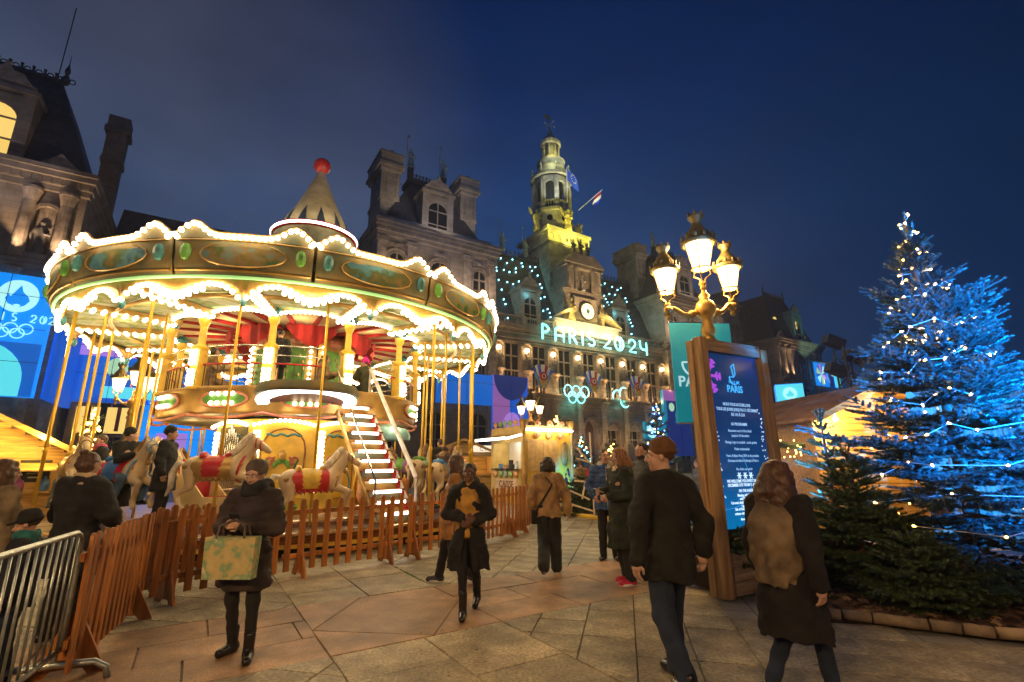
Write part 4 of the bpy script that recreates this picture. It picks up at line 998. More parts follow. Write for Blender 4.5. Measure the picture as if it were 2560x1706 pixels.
# ceiling panels and radial beams with bulbs
for k in range(NS):
    a0 = A_+SEG*(k+.5)
    b = B(); b.add([pol(3.1, a0, 5.10), pol(5.33, a0, 5.03), pol(5.33, a0+SEG/2, 5.03), pol(5.33, a0+SEG, 5.03), pol(3.1, a0+SEG, 5.10), pol(3.1, a0+SEG/2, 5.10)], [(0, 1, 2, 5), (5, 2, 3, 4)]); b.obj('ceiling_panel', M_sky, car)
    M = Matrix.Rotation(a0, 3, 'Z'); b = B(); b.box(pol(4.18, a0, 5.0), (2.15, .16, .12), M=M); bm = b.obj('ceiling_beam', M_gp, car)
    for i in range(11): bulbs.append((2, pol(3.25+.19*i, a0+.018, 4.915)))
    for i in range(11): bulbs.append((3, pol(3.25+.19*i, a0-.018, 4.915)))
torus(B(), 4.4, 4.98, .05).obj('ceiling_hoop', M_gp, car, True); 
# tent roof, ring and spire
cyl_z([(5.55, 5.70), (4.6, 5.75), (3.2, 6.1), (2.0, 6.75), (1.45, 7.5), (1.15, 8.3)]).obj('tent_roof', mat('roof_canvas', (.16, .15, .07), .7, var=.2), car)
b = B(); torus(b, 1.17, 8.36, .085, n=48, k=8); sr = b.obj('spire_ring', M_red, car, True)
b = B(); b.lathe([(1.24, 8.30), (1.26, 8.37), (1.20, 8.40)], 48); b.obj('ring_of_light', M_white, sr, True)
spm = cyl_z([(1.05, 8.36), (.98, 8.6), (.90, 8.85), (.68, 9.25), (.48, 9.7), (.29, 10.2), (.16, 10.5), (.085, 10.7)], 32).obj('spire', mat('spire_cream', (.52, .44, .25), .6, var=.15, sc=3), car, True)
for k in range(12):
    a = k*math.pi/6; b = B()
    def sr_(z): return float(np.interp(z, [8.36, 8.6, 8.85, 9.25, 9.7], [1.05, .98, .90, .68, .48]))+.012
    L = []; Rr = []
    for z in (8.45, 8.6, 8.75, 8.9, 9.1):
        w = .13*max(0, 1-(z-8.45)/.65)+.004
        L.append(pol(sr_(z), a-w/sr_(z), z)); Rr.append(pol(sr_(z), a+w/sr_(z), z))
    b.add(L+Rr, [(i, i+5, i+6, i+1) for i in range(4)]); b.obj('dark_petal', mat('petal_blue', (.03, .045, .07), .5), spm)
b = B(); b.ball((0, 0, 10.92), .26, 20, 14); b.obj('red_ball', mat('red_ball_gloss', (.55, .03, .015), .18, var=.1, spec=.7), car, True)
# upper deck
UR = 3.18; NC = 12; CA = rad(-78.5)
cyl_z([(1.2, 3.24), (UR, 3.24), (UR, 3.0), (1.2, 2.98)]).obj('upper_floor', M_brn, car)
b = B(); b.lathe([(UR+.02, 2.72), (UR+.06, 2.78), (UR+.06, 3.24), (UR+.10, 3.3), (UR+.03, 3.33)], 60); b.obj('deck_fascia', M_gp, car, True)
cyl_z([(UR, 2.76), (1.7, 2.80)]).obj('lower_ceiling', M_brn, car)
SEC = 2*math.pi/NC
for k in range(NC):
    a = CA+SEC*k; M = Matrix.Rotation(a, 3, 'Z')
    c = B(); c.box(pol(UR, a, 3.75), (.22, .24, .86), M=M); c.lathe([(.17, 3.26), (.19, 3.32), (.13, 3.36)], 8, pol(UR, a, 0)); c.lathe([(.16, 4.16), (.18, 4.22), (.08, 4.3), (.07, 4.7), (.12, 4.82), (.13, 4.92)], 10, pol(UR, a, 0))
    co = c.obj('deck_column', M_yl, car)
    c = B(); c.box(pol(UR+.115, a, 3.52), (.02, .2, .34), M=M); c.obj('column_panel', M_grn, co)
    c = B(); c.lathe([(.15, 4.92), (.2, 5.0), (.14, 5.1)], 10, pol(UR+.05, a, 0)); c.obj('capital', M_tl, co)
    for z in (3.38, 3.47, 3.56, 3.66, 3.84, 3.93, 4.02, 4.11):
        for s in (-.05, .05): bulbs.append((2, pol(UR+.15, a+s/UR, z)))
    bulbs.append((2, pol(UR+.19, a, 4.98)))
    m_ = a+SEC/2
    if k not in (1,):
        c = B(); P = []
        for i in range(20):
            t = 2*math.pi*i/20; P.append(pol(UR+.10, m_+.5*math.cos(t)*abs(math.cos(t))**-.3/UR*1.0 if abs(math.cos(t)) > .05 else m_, 3.02+.16*math.sin(t)))
        c.add([pol(UR+.13, m_, 3.02)]+P, [(0, i+1, (i+1) % 20+1) for i in range(20)]); o = c.obj('cartouche', M_grn, car)
        f = B(); f.tube(P, .03, 5, True); f.obj('cartouche_frame', M_pnk, o)
        for s in (-.22, -.08, .08, .22):
            for z in (2.93, 3.13): bulbs.append((2, pol(UR+.15, m_+s/UR, z)))
    w = B(); w.tube([pol(UR+.1, a+SEC*t, 2.72-.10*math.sin(math.pi*t)) for t in [i/10 for i in range(11)]], .035, 5); w.obj('scroll_edge', M_pnk, car, True)
    # inner scalloped crown
    def zi(u): return 4.93+.13*math.sin(math.pi*u)**.7
    SV = B(); vs = []; n = 14
    for i in range(n+1):
        u = i/n; vs += [pol(UR+.06, a+SEC*u, zi(u)), pol(UR+.06, a+SEC*u, 5.2)]
    SV.add(vs, [(2*i, 2*i+2, 2*i+3, 2*i+1) for i in range(n)]); SV.obj('crown_board', M_gp, car, True)
    for i in range(17): u = (i+.5)/17; bulbs.append((1, pol(UR+.12, a+SEC*u, zi(u)-.01)))
for z, m, r in ((4.24, M_chr, .022), (4.02, M_chr, .018), (3.83, M_red, .022)):
    b = B(); torus(b, UR-.02, z, r, -42+16, 318-16, 84); b.obj('hand_rail', m, car, True)
b = B()
for k in range(110):
    a = rad(-26+332*k/110)
    b.cyl(pol(UR-.02, a, 3.3), pol(UR-.02, a, 3.83), .011, n=4, cap=False)
b.obj('balusters', mat('dark_iron', (.05, .02, .02), .5), car, kind='stuff')
# upper tent lining with red ribs, curtains, central drum
tl = B(); tl.lathe([(UR, 5.12), (1.25, 5.22)], 48); tl.obj('tent_lining', mat('cream_lining', (.75, .58, .36), .8, var=.08), car)
for k in range(24):
    a = k*math.pi/12; M = Matrix.Rotation(a, 3, 'Z'); b = B(); b.box(pol(2.2, a, 5.12), (1.85, .09, .07), M=M); b.obj('lining_rib', M_redc, car)
for k in (0, 1, 3, 4, 5, 6, 7):
    a0 = rad(10+45*k); b = B(); vs = []
    for i in range(15):
        u = i/14; a = a0+rad(38)*u; zz = 4.55+.45*abs(2*u-1)**1.5; r = 1.9+.06*math.sin(u*30)
        vs += [pol(r, a, zz), pol(r+.05, a, 5.12)]
    b.add(vs, [(2*i, 2*i+2, 2*i+3, 2*i+1) for i in range(14)]); b.obj('red_curtain', M_redc, car, True)
for k in range(8):
    a = rad(-74+45*k); M = Matrix.Rotation(a, 3, 'Z'); d = 1.18
    b = B(); b.box(pol(d, a, 4.16), (.12, .98, 1.84), M=M); o = b.obj('drum_panel', M_gp, car)
    b = B(); b.box(pol(d+.07, a, 4.0), (.03, .5, 1.3), M=M); b.obj('green_inlay', M_grn, o)
    b = B()
    for t in range(14): x = (-.16, .16)[t % 2]; q = M @ Vector((d+.09, x+.06*math.sin(t), 3.5+.085*t)); b.ball(q, (.03, .05, .05), 5, 3)
    b.obj('gilt_scrolls', M_gp, o, kind='stuff')
    b = B(); b.ball(pol(d+.1, a, 4.88), (.2, .2, .14), 8, 5); b.obj('carved_mask', M_pnk, o)
    for s in (-.36, .36):
        for i in range(9):
            q = M @ Vector((d+.11, s, 3.5+.15*i)); bulbs.append((2, tuple(q)))
# lower drum with organ and painted panels
LD = 1.75
for k in range(8):
    a = rad(-74+45*k); M = Matrix.Rotation(a, 3, 'Z'); w = 2*LD*math.tan(math.pi/8)
    b = B(); b.box(pol(LD-.06, a, 1.66), (.12, w, 2.12), M=M); dp = b.obj('drum_panel', M_yl, car)
    if k == 7:
        b = B()
        for i in range(11):
            h = 1.25+.5*(1-abs(i-5)/5.)**.0*(abs(i-5)/5.)**1.2; h = 1.2+.55*(1-abs(i-5)/5.) ; x = -.45+.09*i
            q = M @ Vector((LD+.05, x, 0)); b.cyl((q.x, q.y, 1.02), (q.x, q.y, 1.02+h*.9), .034, n=8)
        b.obj('organ_pipes', mat('organ_pipe', (.62, .58, .52), .25, .9, var=0), dp, True)
        b = B(); b.box(M @ Vector((LD+.01, 0, 2.3)), (.04, 1.1, .5), M=M); b.obj('organ_top', M_brn, dp)
    else:
        P = [M @ Vector((LD+.012, x, z)) for x, z in [(-.5, .8), (.5, .8), (.5, 2.0)]+arc(0, 2.0, .5, 0, 180, 8)[1:]]
        b = B(); b.tube(P, .022, 5, True); b.obj('panel_frame', M_wood, dp)
        sh = B()
        for i in range(7):
            t = rad(-66+22*i); q = M @ Vector((LD+.02, .17*math.sin(t), 1.55+.17*math.cos(t))); sh.ball(q, (.05, .05, .07), 6, 4)
        sh.obj('shell_ornament', M_grn, dp)
        b = B(); b.ball(M @ Vector((LD+.03, 0, 1.86)), (.09, .09, .12), 8, 6); b.obj('gilt_mask', M_gp, dp)
        for s in (-1, 1):
            b = B(); b.tube([M @ Vector((LD+.02, s*(.16+.14*i/8+.07*math.sin(i*.9)), 1.72+.09*math.cos(i*.9))) for i in range(9)], .03, 5); b.obj('pink_scroll', M_pnk, dp, True)
            b = B(); b.tube([M @ Vector((LD+.02, s*(.36+.07*math.sin(i*.8)), .95+.1*i)) for i in range(9)], .022, 5); b.obj('blue_scroll', M_tl, dp, True)
    for s in (-.56, -.64):
        for i in range(16): q = M @ Vector((LD+.06, s, .75+.11*i)); bulbs.append((2, tuple(q)))
    for i in range(13):
        u = (i+.5)/13; q = M @ Vector((LD+.12, (u-.5)*w, 2.56+.12*math.sin(math.pi*u))); bulbs.append((2, tuple(q)))
    b = B(); b.tube([M @ Vector((LD+.02, -.4*s+(.0), 2.34+.03*math.sin(s*9))) for s in [-1+.2*i for i in range(11)]], .03, 5); b.obj('blue_scroll', M_tl, dp, True)
# round balcony over the stairs
ba = rad(-63); bc = Vector(pol(3.3, ba, 0))
b = B(); b.lathe([(.05, 3.12), (.82, 3.12), (1.06, 3.10), (1.08, 3.18), (1.02, 3.32)], 40, bc); rb = b.obj('round_balcony', M_brn, car, True)
b = B(); b.lathe([(.76, 3.03), (.80, 2.98), (1.0, 2.98), (1.04, 3.03)], 48, bc); tl_ = lambda v: (v[0], v[1], v[2]-.04+.16*((v[0]-bc.x)*math.cos(ba)+(v[1]-bc.y)*math.sin(ba))); b.v = [tl_(v) for v in b.v]; b.obj('balcony_light_ring', mat('lamp_ring', (1, 1, 1), .4, var=0, em=(.93, .95, 1), es=3.2), rb)
b = B(); b.lathe([(.02, 3.02), (.78, 3.02)], 32, bc); b.v = [tl_(v) for v in b.v]; b.obj('balcony_soffit', M_dkp, rb)
# stairs
sa = rad(-43); Ms = Matrix.Rotation(sa, 3, 'Z'); n = 13
for i in range(n):
    t = i/(n-1); r = 4.98-2.02*t; z = .70+2.46*t
    b = B(); b.box(pol(r, sa, z), (.24, .86, .04), M=Ms); st = b.obj('stair_tread', M_wood, car)
    b = B(); b.box(Ms @ Vector((r+.125, -.03, z-.03)), (.02, .66, .06), M=Ms); b.obj('tread_light', M_white, st)
    b = B(); b.box(Ms @ Vector((r+.02, 0, z-.11)), (.015, .82, .16), M=Ms); b.obj('stair_riser', M_gp if i % 2 else M_brn, st)
    b = B(); b.box(Ms @ Vector((r+.05, .38, z-.11)), (.02, .09, .15), M=Ms); b.obj('red_end', M_red, st)
for s in (-.46, .46):
    b = B(); b.cyl(Ms @ Vector((5.05, s, .52)), Ms @ Vector((2.92, s, 3.15)), .045, n=6); b.obj('stair_stringer', M_gp if s < 0 else mat('white_rail', (.7, .66, .6), .35), car)
b = B(); q0 = Ms @ Vector((5.05, .46, 1.35)); q1 = Ms @ Vector((2.96, .46, 3.95)); b.cyl(q0, q1, .05, n=6); b.cyl(q0, Ms @ Vector((5.05, .46, .52)), .03, n=6).cyl(q1, Ms @ Vector((2.96, .46, 3.2)), .03, n=6); b.obj('stair_hand_rail', MAT['white_rail'], car)
b = B(); q0 = Ms @ Vector((4.98, -.46, 1.3)); q1 = Ms @ Vector((2.96, -.46, 3.95)); b.cyl(q0, q1, .022, n=6); b.cyl(q0, Ms @ Vector((4.98, -.46, .55)), .02, n=6); b.obj('stair_hand_rail', M_chr, car)
# poles along the rim and horse poles
pm = B(); pm.cyl((0, 0, .46), (0, 0, 5.0), .033, n=8); pm.lathe([(.033, 1.9), (.05, 1.95), (.033, 2.0)], 8); pme = pm.mesh('canopy_pole', M_brass, True)
for k in range(NS):
    if k not in (13, 0, 1): link('canopy_pole', pme, car, pol(5.0, A_+SEG*(k+.3), 0))
hp = B(); hp.cyl((0, 0, .5), (0, 0, 5.0), .028, n=8); hpm = hp.mesh('horse_pole', M_brass, True)
def horse_mesh():
    s = SD((-.85, -.28, -.75), (.95, .28, .85), .028)
    s.cap((-.34, 0, 0), (.30, 0, .02), .205, .20, .06).ell((-.38, 0, .03), (.24, .20, .22)).ell((.34, 0, .04), (.20, .18, .22))
    s.cap((.36, 0, .12), (.58, 0, .48), .15, .095, .06).cap((.58, 0, .50), (.80, 0, .36), .092, .055, .04).cap((.80, 0, .36), (.84, 0, .33), .055, .05)
    s.cap((.55, .05, .56), (.53, .065, .68), .03, .012).cap((.55, -.05, .56), (.53, -.065, .68), .03, .012)
    for sy in (-1, 1):
        f = .12 if sy > 0 else 0
        s.cap((.36, .11*sy, -.08), (.62+f, .12*sy, -.18-f*.3), .085, .055, .04).cap((.62+f, .12*sy, -.18-f*.3), (.52+f, .12*sy, -.48), .05, .036, .02).cap((.52+f, .12*sy, -.48), (.56+f, .12*sy, -.58), .042, .05, .02)
        s.cap((-.42, .11*sy, -.06), (-.40-f, .13*sy, -.28), .12, .075, .05).cap((-.40-f, .13*sy, -.28), (-.60-f, .13*sy, -.42), .065, .045, .03).cap((-.60-f, .13*sy, -.42), (-.52-f, .13*sy, -.66), .042, .036, .02).cap((-.52-f, .13*sy, -.66), (-.46-f, .13*sy, -.70), .046, .045, .02)
    return s.mesh('horse', mat('horse_cream', (.58, .44, .26), .35, var=.15, sc=3))
H_me = horse_mesh()
def strip_mesh(name, m, fn):
    b = B(); fn(b); return b.mesh(name, m, True)
def blanket_fn(b):
    vs = []; n = 12
    for x, rr in ((-.40, .214), (-.30, .228), (.20, .226), (.27, .216)):
        for i in range(n+1): t = rad(-48+276*i/n); vs.append((x, rr*math.cos(t)*1.0, .0+rr*1.06*math.sin(t)+.008))
    b.add(vs, [(r*(n+1)+i, r*(n+1)+i+1, (r+1)*(n+1)+i+1, (r+1)*(n+1)+i) for r in range(3) for i in range(n)])
    for s in (-1, 1):
        for k in range(7): b.ball((-.36+.1*k, s*.165, -.17), (.03, .03, .04), 5, 3)
def rosette_fn(b):
    for s in (-1, 1): b.ball((.43, s*.16, .10), (.045, .04, .045), 6, 4); b.ball((-.5, s*.19, .06), (.05, .03, .05), 6, 4)
    b.ball((.60, 0, .20), (.05, .05, .06), 6, 4)
def saddle_fn(b):
    vs = []; n = 10
    for x, rr in ((-.26, .225), (-.12, .245), (.06, .235), (.16, .225)):
        for i in range(n+1): t = rad(-30+240*i/n); vs.append((x, rr*math.cos(t)*.98, .0+rr*1.05*math.sin(t)+.01))
    b.add(vs, [(r*(n+1)+i, r*(n+1)+i+1, (r+1)*(n+1)+i+1, (r+1)*(n+1)+i) for r in range(3) for i in range(n)])
    b.ball((-.28, 0, .25), (.06, .16, .08), 8, 5).ball((.14, 0, .25), (.05, .1, .07), 8, 5)
def strap_fn(b):
    for x, r in ((.42, .225),): b.tube([(x+.06*math.sin(t), r*.97*math.cos(t), .04+r*1.08*math.sin(t)) for t in [i*math.pi/8 for i in range(16)]], .02, 5, True)
def bridle_fn(b):
    b.tube([(.70, .09*math.cos(t), .43+.09*math.sin(t)) for t in [i*math.pi/5 for i in range(10)]], .014, 4, True)
    b.tube([(.62, .1*math.cos(t), .48+.11*math.sin(t)) for t in [i*math.pi/5 for i in range(10)]], .014, 4, True)
def mane_fn(b):
    for i in range(9): t = i/8; b.ball((.28+.25*t-.05, .02*math.sin(i*2), .30+.30*t), (.075, .045, .085), 6, 4)
def tail_fn(b): b.tube([(-.58, 0, .1), (-.70, 0, .12), (-.78, 0, -.05), (-.78, 0, -.3), (-.84, 0, -.45)], [.05, .06, .065, .05, .02], 6)
SAD = [strip_mesh('saddle', m, saddle_fn) for m in (M_red, mat('saddle_blue', (.03, .16, .42), .4), mat('saddle_yellow', (.65, .42, .05), .4), M_grn)]
STR = [strip_mesh('harness', m, strap_fn) for m in (M_red, mat('harness_blue', (.12, .3, .5), .4), M_gp)]
BLK = [strip_mesh('saddle_blanket', m, blanket_fn) for m in (M_gp, M_tl, M_red, mat('blanket_violet', (.25, .10, .28), .5))]
ROS = strip_mesh('rosette', M_gp, rosette_fn)
BRI = [strip_mesh('bridle', MAT[x], bridle_fn) for x in ('red_paint', 'harness_blue', 'gold_paint')]
MAN = [strip_mesh('mane', m, mane_fn) for m in (mat('mane_white', (.75, .66, .5), .6), M_gp, mat('mane_brown', (.16, .07, .03), .6))]
TAI = [strip_mesh('tail', m, tail_fn) for m in (MAT['mane_white'], M_gp, MAT['mane_brown'])]
HORSES = [(4.52, -82, 1.55, 0), (4.52, -106, 1.50, 1), (4.52, -131, 1.62, 2), (4.5, -157, 1.45, 3), (4.5, 178, 1.55, 0), (4.5, 152, 1.5, 1), (4.5, 128, 1.55, 0), (4.5, 96, 1.5, 2), (4.5, 62, 1.55, 3), (4.5, 32, 1.5, 1), (4.52, 8, 1.52, 0), (4.52, -17, 1.42, 1), (4.45, -61, 1.30, 2),
          (3.62, -120, 1.55, 2), (3.62, -146, 1.45, 1), (3.62, 165, 1.5, 0), (3.62, 20, 1.5, 2), (3.62, -6, 1.5, 3), (3.62, 135, 1.5, 2)]
for i, (r, a, z, c) in enumerate(HORSES):
    q = pol(r, rad(a), z); o = link('horse', H_me, car, q, rad(a+90))
    link('saddle', SAD[c % 4], o); link('saddle_blanket', BLK[(c+i) % 4], o); link('rosettes', ROS, o, kind='stuff'); link('harness', STR[c % 3], o); link('bridle', BRI[c % 3], o); link('mane', MAN[i % 3], o); link('tail', TAI[i % 3], o)
    link('horse_pole', hpm, car, (q[0], q[1], 0))
# a sleigh bench and a painted gondola on the inner ring
def sleigh(a, r, m, nm):
    M = Matrix.Rotation(rad(a), 3, 'Z'); b = B()
    P = [(-.75, .64), (.6, .64), (.8, .8), (.85, 1.1), (.7, 1.35), (.6, 1.1), (.4, .98), (-.2, .98), (-.45, 1.25), (-.62, 1.5), (-.82, 1.45), (-.9, 1.1)]
    for s in (-.38, .34):
        pr = B(); pr.prism(P, s, s+.04); b.add([M @ Vector((v[1]+r, v[0], v[2])) for v in pr.v], pr.f)
    o = b.obj(nm, m, car); q = B(); q.box(M @ Vector((r, -.35, .92)), (.68, .45, .08), M=M).box(M @ Vector((r, -.62, 1.2)), (.68, .06, .55), M=M); q.obj('bench_seat', M_redc, o)
    q = B()
    for i in range(6): q.ball(M @ Vector((r+.40, -.5+.2*i, .8)), (.06, .06, .06), 6, 4)
    q.obj('carved_scrolls', M_grn if m is M_yl else M_gp, o, kind='stuff')
sleigh(-66, 3.35, M_yl, 'sleigh_bench'); sleigh(-8, 2.6, M_yl, 'sleigh_bench'); sleigh(-95, 2.7, M_cr, 'sleigh_bench')
M = Matrix.Rotation(rad(-14), 3, 'Z')
b = B(); b.lathe([(.05, .62), (.5, .66), (.62, .9), (.6, 1.25), (.55, 1.3)], 18, pol(3.2, rad(-26), 0)); o = b.obj('spinning_tub', mat('tub_orange', (.6, .22, .03), .4), car, True)
b = B(); b.lathe([(.55, 2.45), (.62, 2.3), (.6, 2.2)], 18, pol(3.2, rad(-26), 0)); b.lathe([(.02, 2.6), (.5, 2.48), (.56, 2.4)], 18, pol(3.2, rad(-26), 0)); b.obj('tub_canopy', mat('tub_blue', (.25, .5, .55), .4), o, True)
# inner rails on the lower platform
b = B()
for z in (1.35, 1.1): torus(b, 2.25, z, .018, -125, -58, 24)
b.tube([pol(2.25, rad(-125), .6), pol(2.25, rad(-125), 1.35)], .02, 5).tube([pol(2.25, rad(-58), .6), pol(2.25, rad(-58), 1.35)], .02, 5); b.obj('hand_rail', M_chr, car, True)
# bulbs: the ones on the near side singly, the rest as one mass
def toward(p): return p[0]*(-CX)+p[1]*(-CY)
near = sorted([b_ for b_ in bulbs if b_[0] == 0], key=lambda q: -toward(q[1]))[:190] + sorted([b_ for b_ in bulbs if b_[0] == 1 and math.hypot(q_ := b_[1][0], b_[1][1]) > 4], key=lambda q: -toward(q[1]))[:100]
ns = set(id(q) for q in near)
for q in near: link('bulb', bulb_me, car, q[1])
mb = B()
for q in bulbs:
    if id(q) not in ns: mb.ball(q[1], .05, 5, 4)
mb.obj('far_bulbs', M_blb, car, kind='stuff')
WB = (1, .70, .32)
for k in range(NS):
    a = A_+SEG*k; point(pol(4.2, a, 4.75), 9, WB, .15, car); point(pol(6.1, a+SEG/2, 5.85), 17, WB, .1, car); point(pol(5.6, a, 4.5), 24, WB, .1, car)
for k in range(8):
    a = rad(45*k+20); point(pol(2.3, a, 4.85), 9, WB, .15, car); point(pol(2.5, a, 2.6), 9, WB, .12, car)
for k in range(6): a = rad(-130+20*k); point(pol(3.75, a, 2.55), 8, WB, .1, car)
for k in range(6): point(pol(1.75, k*math.pi/3+.2, 8.55), 16, (1, .86, .62), .1, car)
for z in (1.3, 2.2): point(pol(4.75-.4*z, sa-.12, z+.5), 8, (1, .9, .8), .1, car)
# ------------------------------------------------------------------ blue printed hoardings and banners, made to glow as if uplit
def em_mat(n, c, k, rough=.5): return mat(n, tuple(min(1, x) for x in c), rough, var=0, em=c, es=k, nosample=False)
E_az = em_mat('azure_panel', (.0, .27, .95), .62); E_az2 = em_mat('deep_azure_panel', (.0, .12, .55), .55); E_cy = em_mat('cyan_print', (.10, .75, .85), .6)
E_pl = em_mat('pale_aqua_print', (.45, .95, .95), .62); E_nv = em_mat('navy_panel', (.004, .018, .12), .6); E_li = em_mat('lilac_print', (.42, .22, .72), .5)
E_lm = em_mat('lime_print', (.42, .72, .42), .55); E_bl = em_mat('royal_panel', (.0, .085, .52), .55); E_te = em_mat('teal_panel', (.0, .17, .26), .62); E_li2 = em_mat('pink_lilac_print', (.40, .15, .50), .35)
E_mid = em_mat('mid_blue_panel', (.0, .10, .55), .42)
def shape(par, poly, y, m, name='printed_shape', d=.04):
    b = B(); b.prism(poly, y-d, y); return b.obj(name, m, par)
def circ(x, z, r, a0=0, a1=360, n=28, rz=None): return arc(x, z, r, a0, a1, n, rz)[:(-1 if a1-a0 >= 360 else None)]
def panel(name, label, t0, t1, z0, z1, off, m, cat='screen panel', depth=.5):
    p = thing(name, label, cat, fp((t0+t1)/2, -off, z0), FR); w = (t1-t0)/2; sm = B(); n = max(2, int((t1-t0)/2.6))
    for i in range(1, n): sm.bb(-w+2*w*i/n-.02, -w+2*w*i/n+.02, -.22, -.2, 0, z1-z0)
    for i in range(1, int((z1-z0)/2.6)+1): sm.bb(-w, w, -.215, -.195, 2.6*i-.02, 2.6*i+.02)
    sm.obj('panel_seams', mat('seam_dark', (.004, .02, .09), .6), p, kind='stuff')
    b = B(); b.bb(-w, w, .0, depth, 0, z1-z0); b.obj('panel_board', m, p); return p, w, z1-z0
def flame(par, x, z, r, y, m, bg, sq=1.):
    shape(par, [(x+(a-x)*sq, b) for a, b in circ(x, z, r)], y, m, 'printed_flame_disc')
    P = [(-.05, -.35), (-.32, -.5), (-.52, -.2), (-.45, .1), (-.30, -.02), (-.2, .25), (.05, .75), (.16, .35), (.5, .05), (.56, -.25), (.4, -.62), (.1, -.72), (.3, -.62), (.12, -.5)]
    P = [(-.06, -.72), (-.42, -.55), (-.58, -.22), (-.46, .08), (-.34, -.08), (-.2, .22), (.06, .74), (.2, .3), (.5, .0), (.6, -.28), (.4, -.6), (.16, -.74), (.22, -.6), (.02, -.54), (-.14, -.6)]
    shape(par, [(x+a*r*sq, z+b*r*.92) for a, b in P], y-.05, bg, 'printed_flame')
def rings(par, x, z, r, y, m, th=.07, sq=1.):
    for dx, dz in ((-2.2, .45), (0, .45), (2.2, .45), (-1.1, -.45), (1.1, -.45)):
        b = B(); b.tube([(x+(dx*r+r*math.cos(a))*sq, y-.06, z+dz*r+r*math.sin(a)) for a in [i*math.pi/10 for i in range(20)]], th*r*1.6, 4, True); b.obj('printed_ring', m, par)
def games_text(par, s, x, z, h, y, m, gap=1.25):
    for i, ch in enumerate(s):
        if ch == ' ': continue
        P = [[(x+(i*gap+px)*h*.8, z+pz*h) for px, pz in p] for p in GL[ch]]
        b = B()
        for q in P: b.tube([(a, y-.05, c) for a, c in q], h*.075, 4)
        b.obj('printed_letter', m, par)
pA, w, h = panel('glowing_hoarding', 'big azure self-glowing hoarding with a flame emblem and PARIS 2024 below the corner pavilion', -74.0, -60.9, 6.8, 16.3, 3.1, E_az, depth=.8)
c0 = -67.5
flame(pA, -63.0-c0, 7.75, 1.3, -.01, E_pl, E_az, .92); games_text(pA, 'PARIS 2024', -65.2-c0, 5.75, .62, -.01, E_pl, 1.08); rings(pA, -63.0-c0, 5.0, .40, -.01, E_pl, .07)
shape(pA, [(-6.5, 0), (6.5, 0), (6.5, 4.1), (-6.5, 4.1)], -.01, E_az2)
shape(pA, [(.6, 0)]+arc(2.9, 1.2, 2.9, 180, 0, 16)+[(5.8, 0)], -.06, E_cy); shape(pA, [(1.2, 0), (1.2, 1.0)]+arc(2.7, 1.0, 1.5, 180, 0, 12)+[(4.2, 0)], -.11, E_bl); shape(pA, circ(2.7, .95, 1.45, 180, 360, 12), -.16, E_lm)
b = B()
for k in range(13): b.cyl((.75, .45+.62*k, 0), (.75, .45+.62*k, 9.4), .31, n=8)
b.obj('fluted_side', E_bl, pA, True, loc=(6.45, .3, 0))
pB, w, h = panel('glowing_hoarding', 'wide deep blue self-glowing hoarding with a pale disc behind the carousel poles', -60.3, -43.0, 7.4, 13.4, -4.4, E_mid)
c0 = -51.65
shape(pB, [(-8.6, 4.3), (-3.4, 4.3), (-2.4, 6.0), (-8.6, 6.0)], -.01, E_li); shape(pB, [(-3.4, 3.2), (-3.4, 4.6)]+arc(-2.4, 4.6, 1.0, 180, 0, 10)+[(-1.4, 3.2)], -.06, E_li2)
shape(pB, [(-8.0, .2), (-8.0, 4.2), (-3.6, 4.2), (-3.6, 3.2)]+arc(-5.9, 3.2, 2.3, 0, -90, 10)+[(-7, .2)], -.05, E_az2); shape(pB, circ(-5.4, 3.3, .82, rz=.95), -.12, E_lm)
shape(pB, [(-6.2, .4), (-6.2, 1.5), (0, 1.5), (0, .4)], -.14, E_cy); shape(pB, [(-2.6, 3.0), (8.6, 3.0), (8.6, .02), (-2.6, .02)], -.10, E_az)
pC, w, h = panel('glowing_hoarding', 'low azure self-glowing hoarding with pale curved triangles by the lit lamp post', -54.6, -44.0, 1.5, 7.3, -4.0, E_az)
shape(pC, [(-2.6, 5.6), (2.2, 5.6)]+arc(2.4, 3.2, 2.5, 100, 180, 8)+arc(-2.7, 3.2, 2.5, 0, 80, 8), -.02, E_cy); shape(pC, [(-3.9, 1.0), (-1.4, 1.0), (-1.4, 3.2), (-3.9, 3.2)], -.03, E_li)
pD, w, h = panel('glowing_hoarding', 'lilac and royal blue self-glowing hoarding with a navy half disc beside the ticket booth', -19.4, -14.1, 3.4, 12.55, 1.6, E_bl)
shape(pD, [(-2.65, 3.1), (-2.65, 9.1), (-.2, 9.1), (-.2, 3.1)], -.01, E_li2); shape(pD, circ(0, 9.12, 2.55, 180, 360, 20, 3.1), -.06, E_nv); shape(pD, [(-2.65, 0), (2.65, 0), (2.65, 3.1), (-2.65, 3.1)], -.05, E_nv); shape(pD, circ(.1, 2.9, 1.3, rz=1.6), -.11, E_li)
pE, w, h = panel('glowing_hoarding', 'narrow azure self-glowing hoarding half hidden behind the carousel canopy', -27.0, -19.6, 8.6, 12.3, 1.9, E_az2)
pF, w, h = panel('glowing_hoarding', 'teal and lilac self-glowing hoarding with a yellow disc near the wooden sign', 11.9, 17.1, 5.6, 12.9, 1.6, E_te)
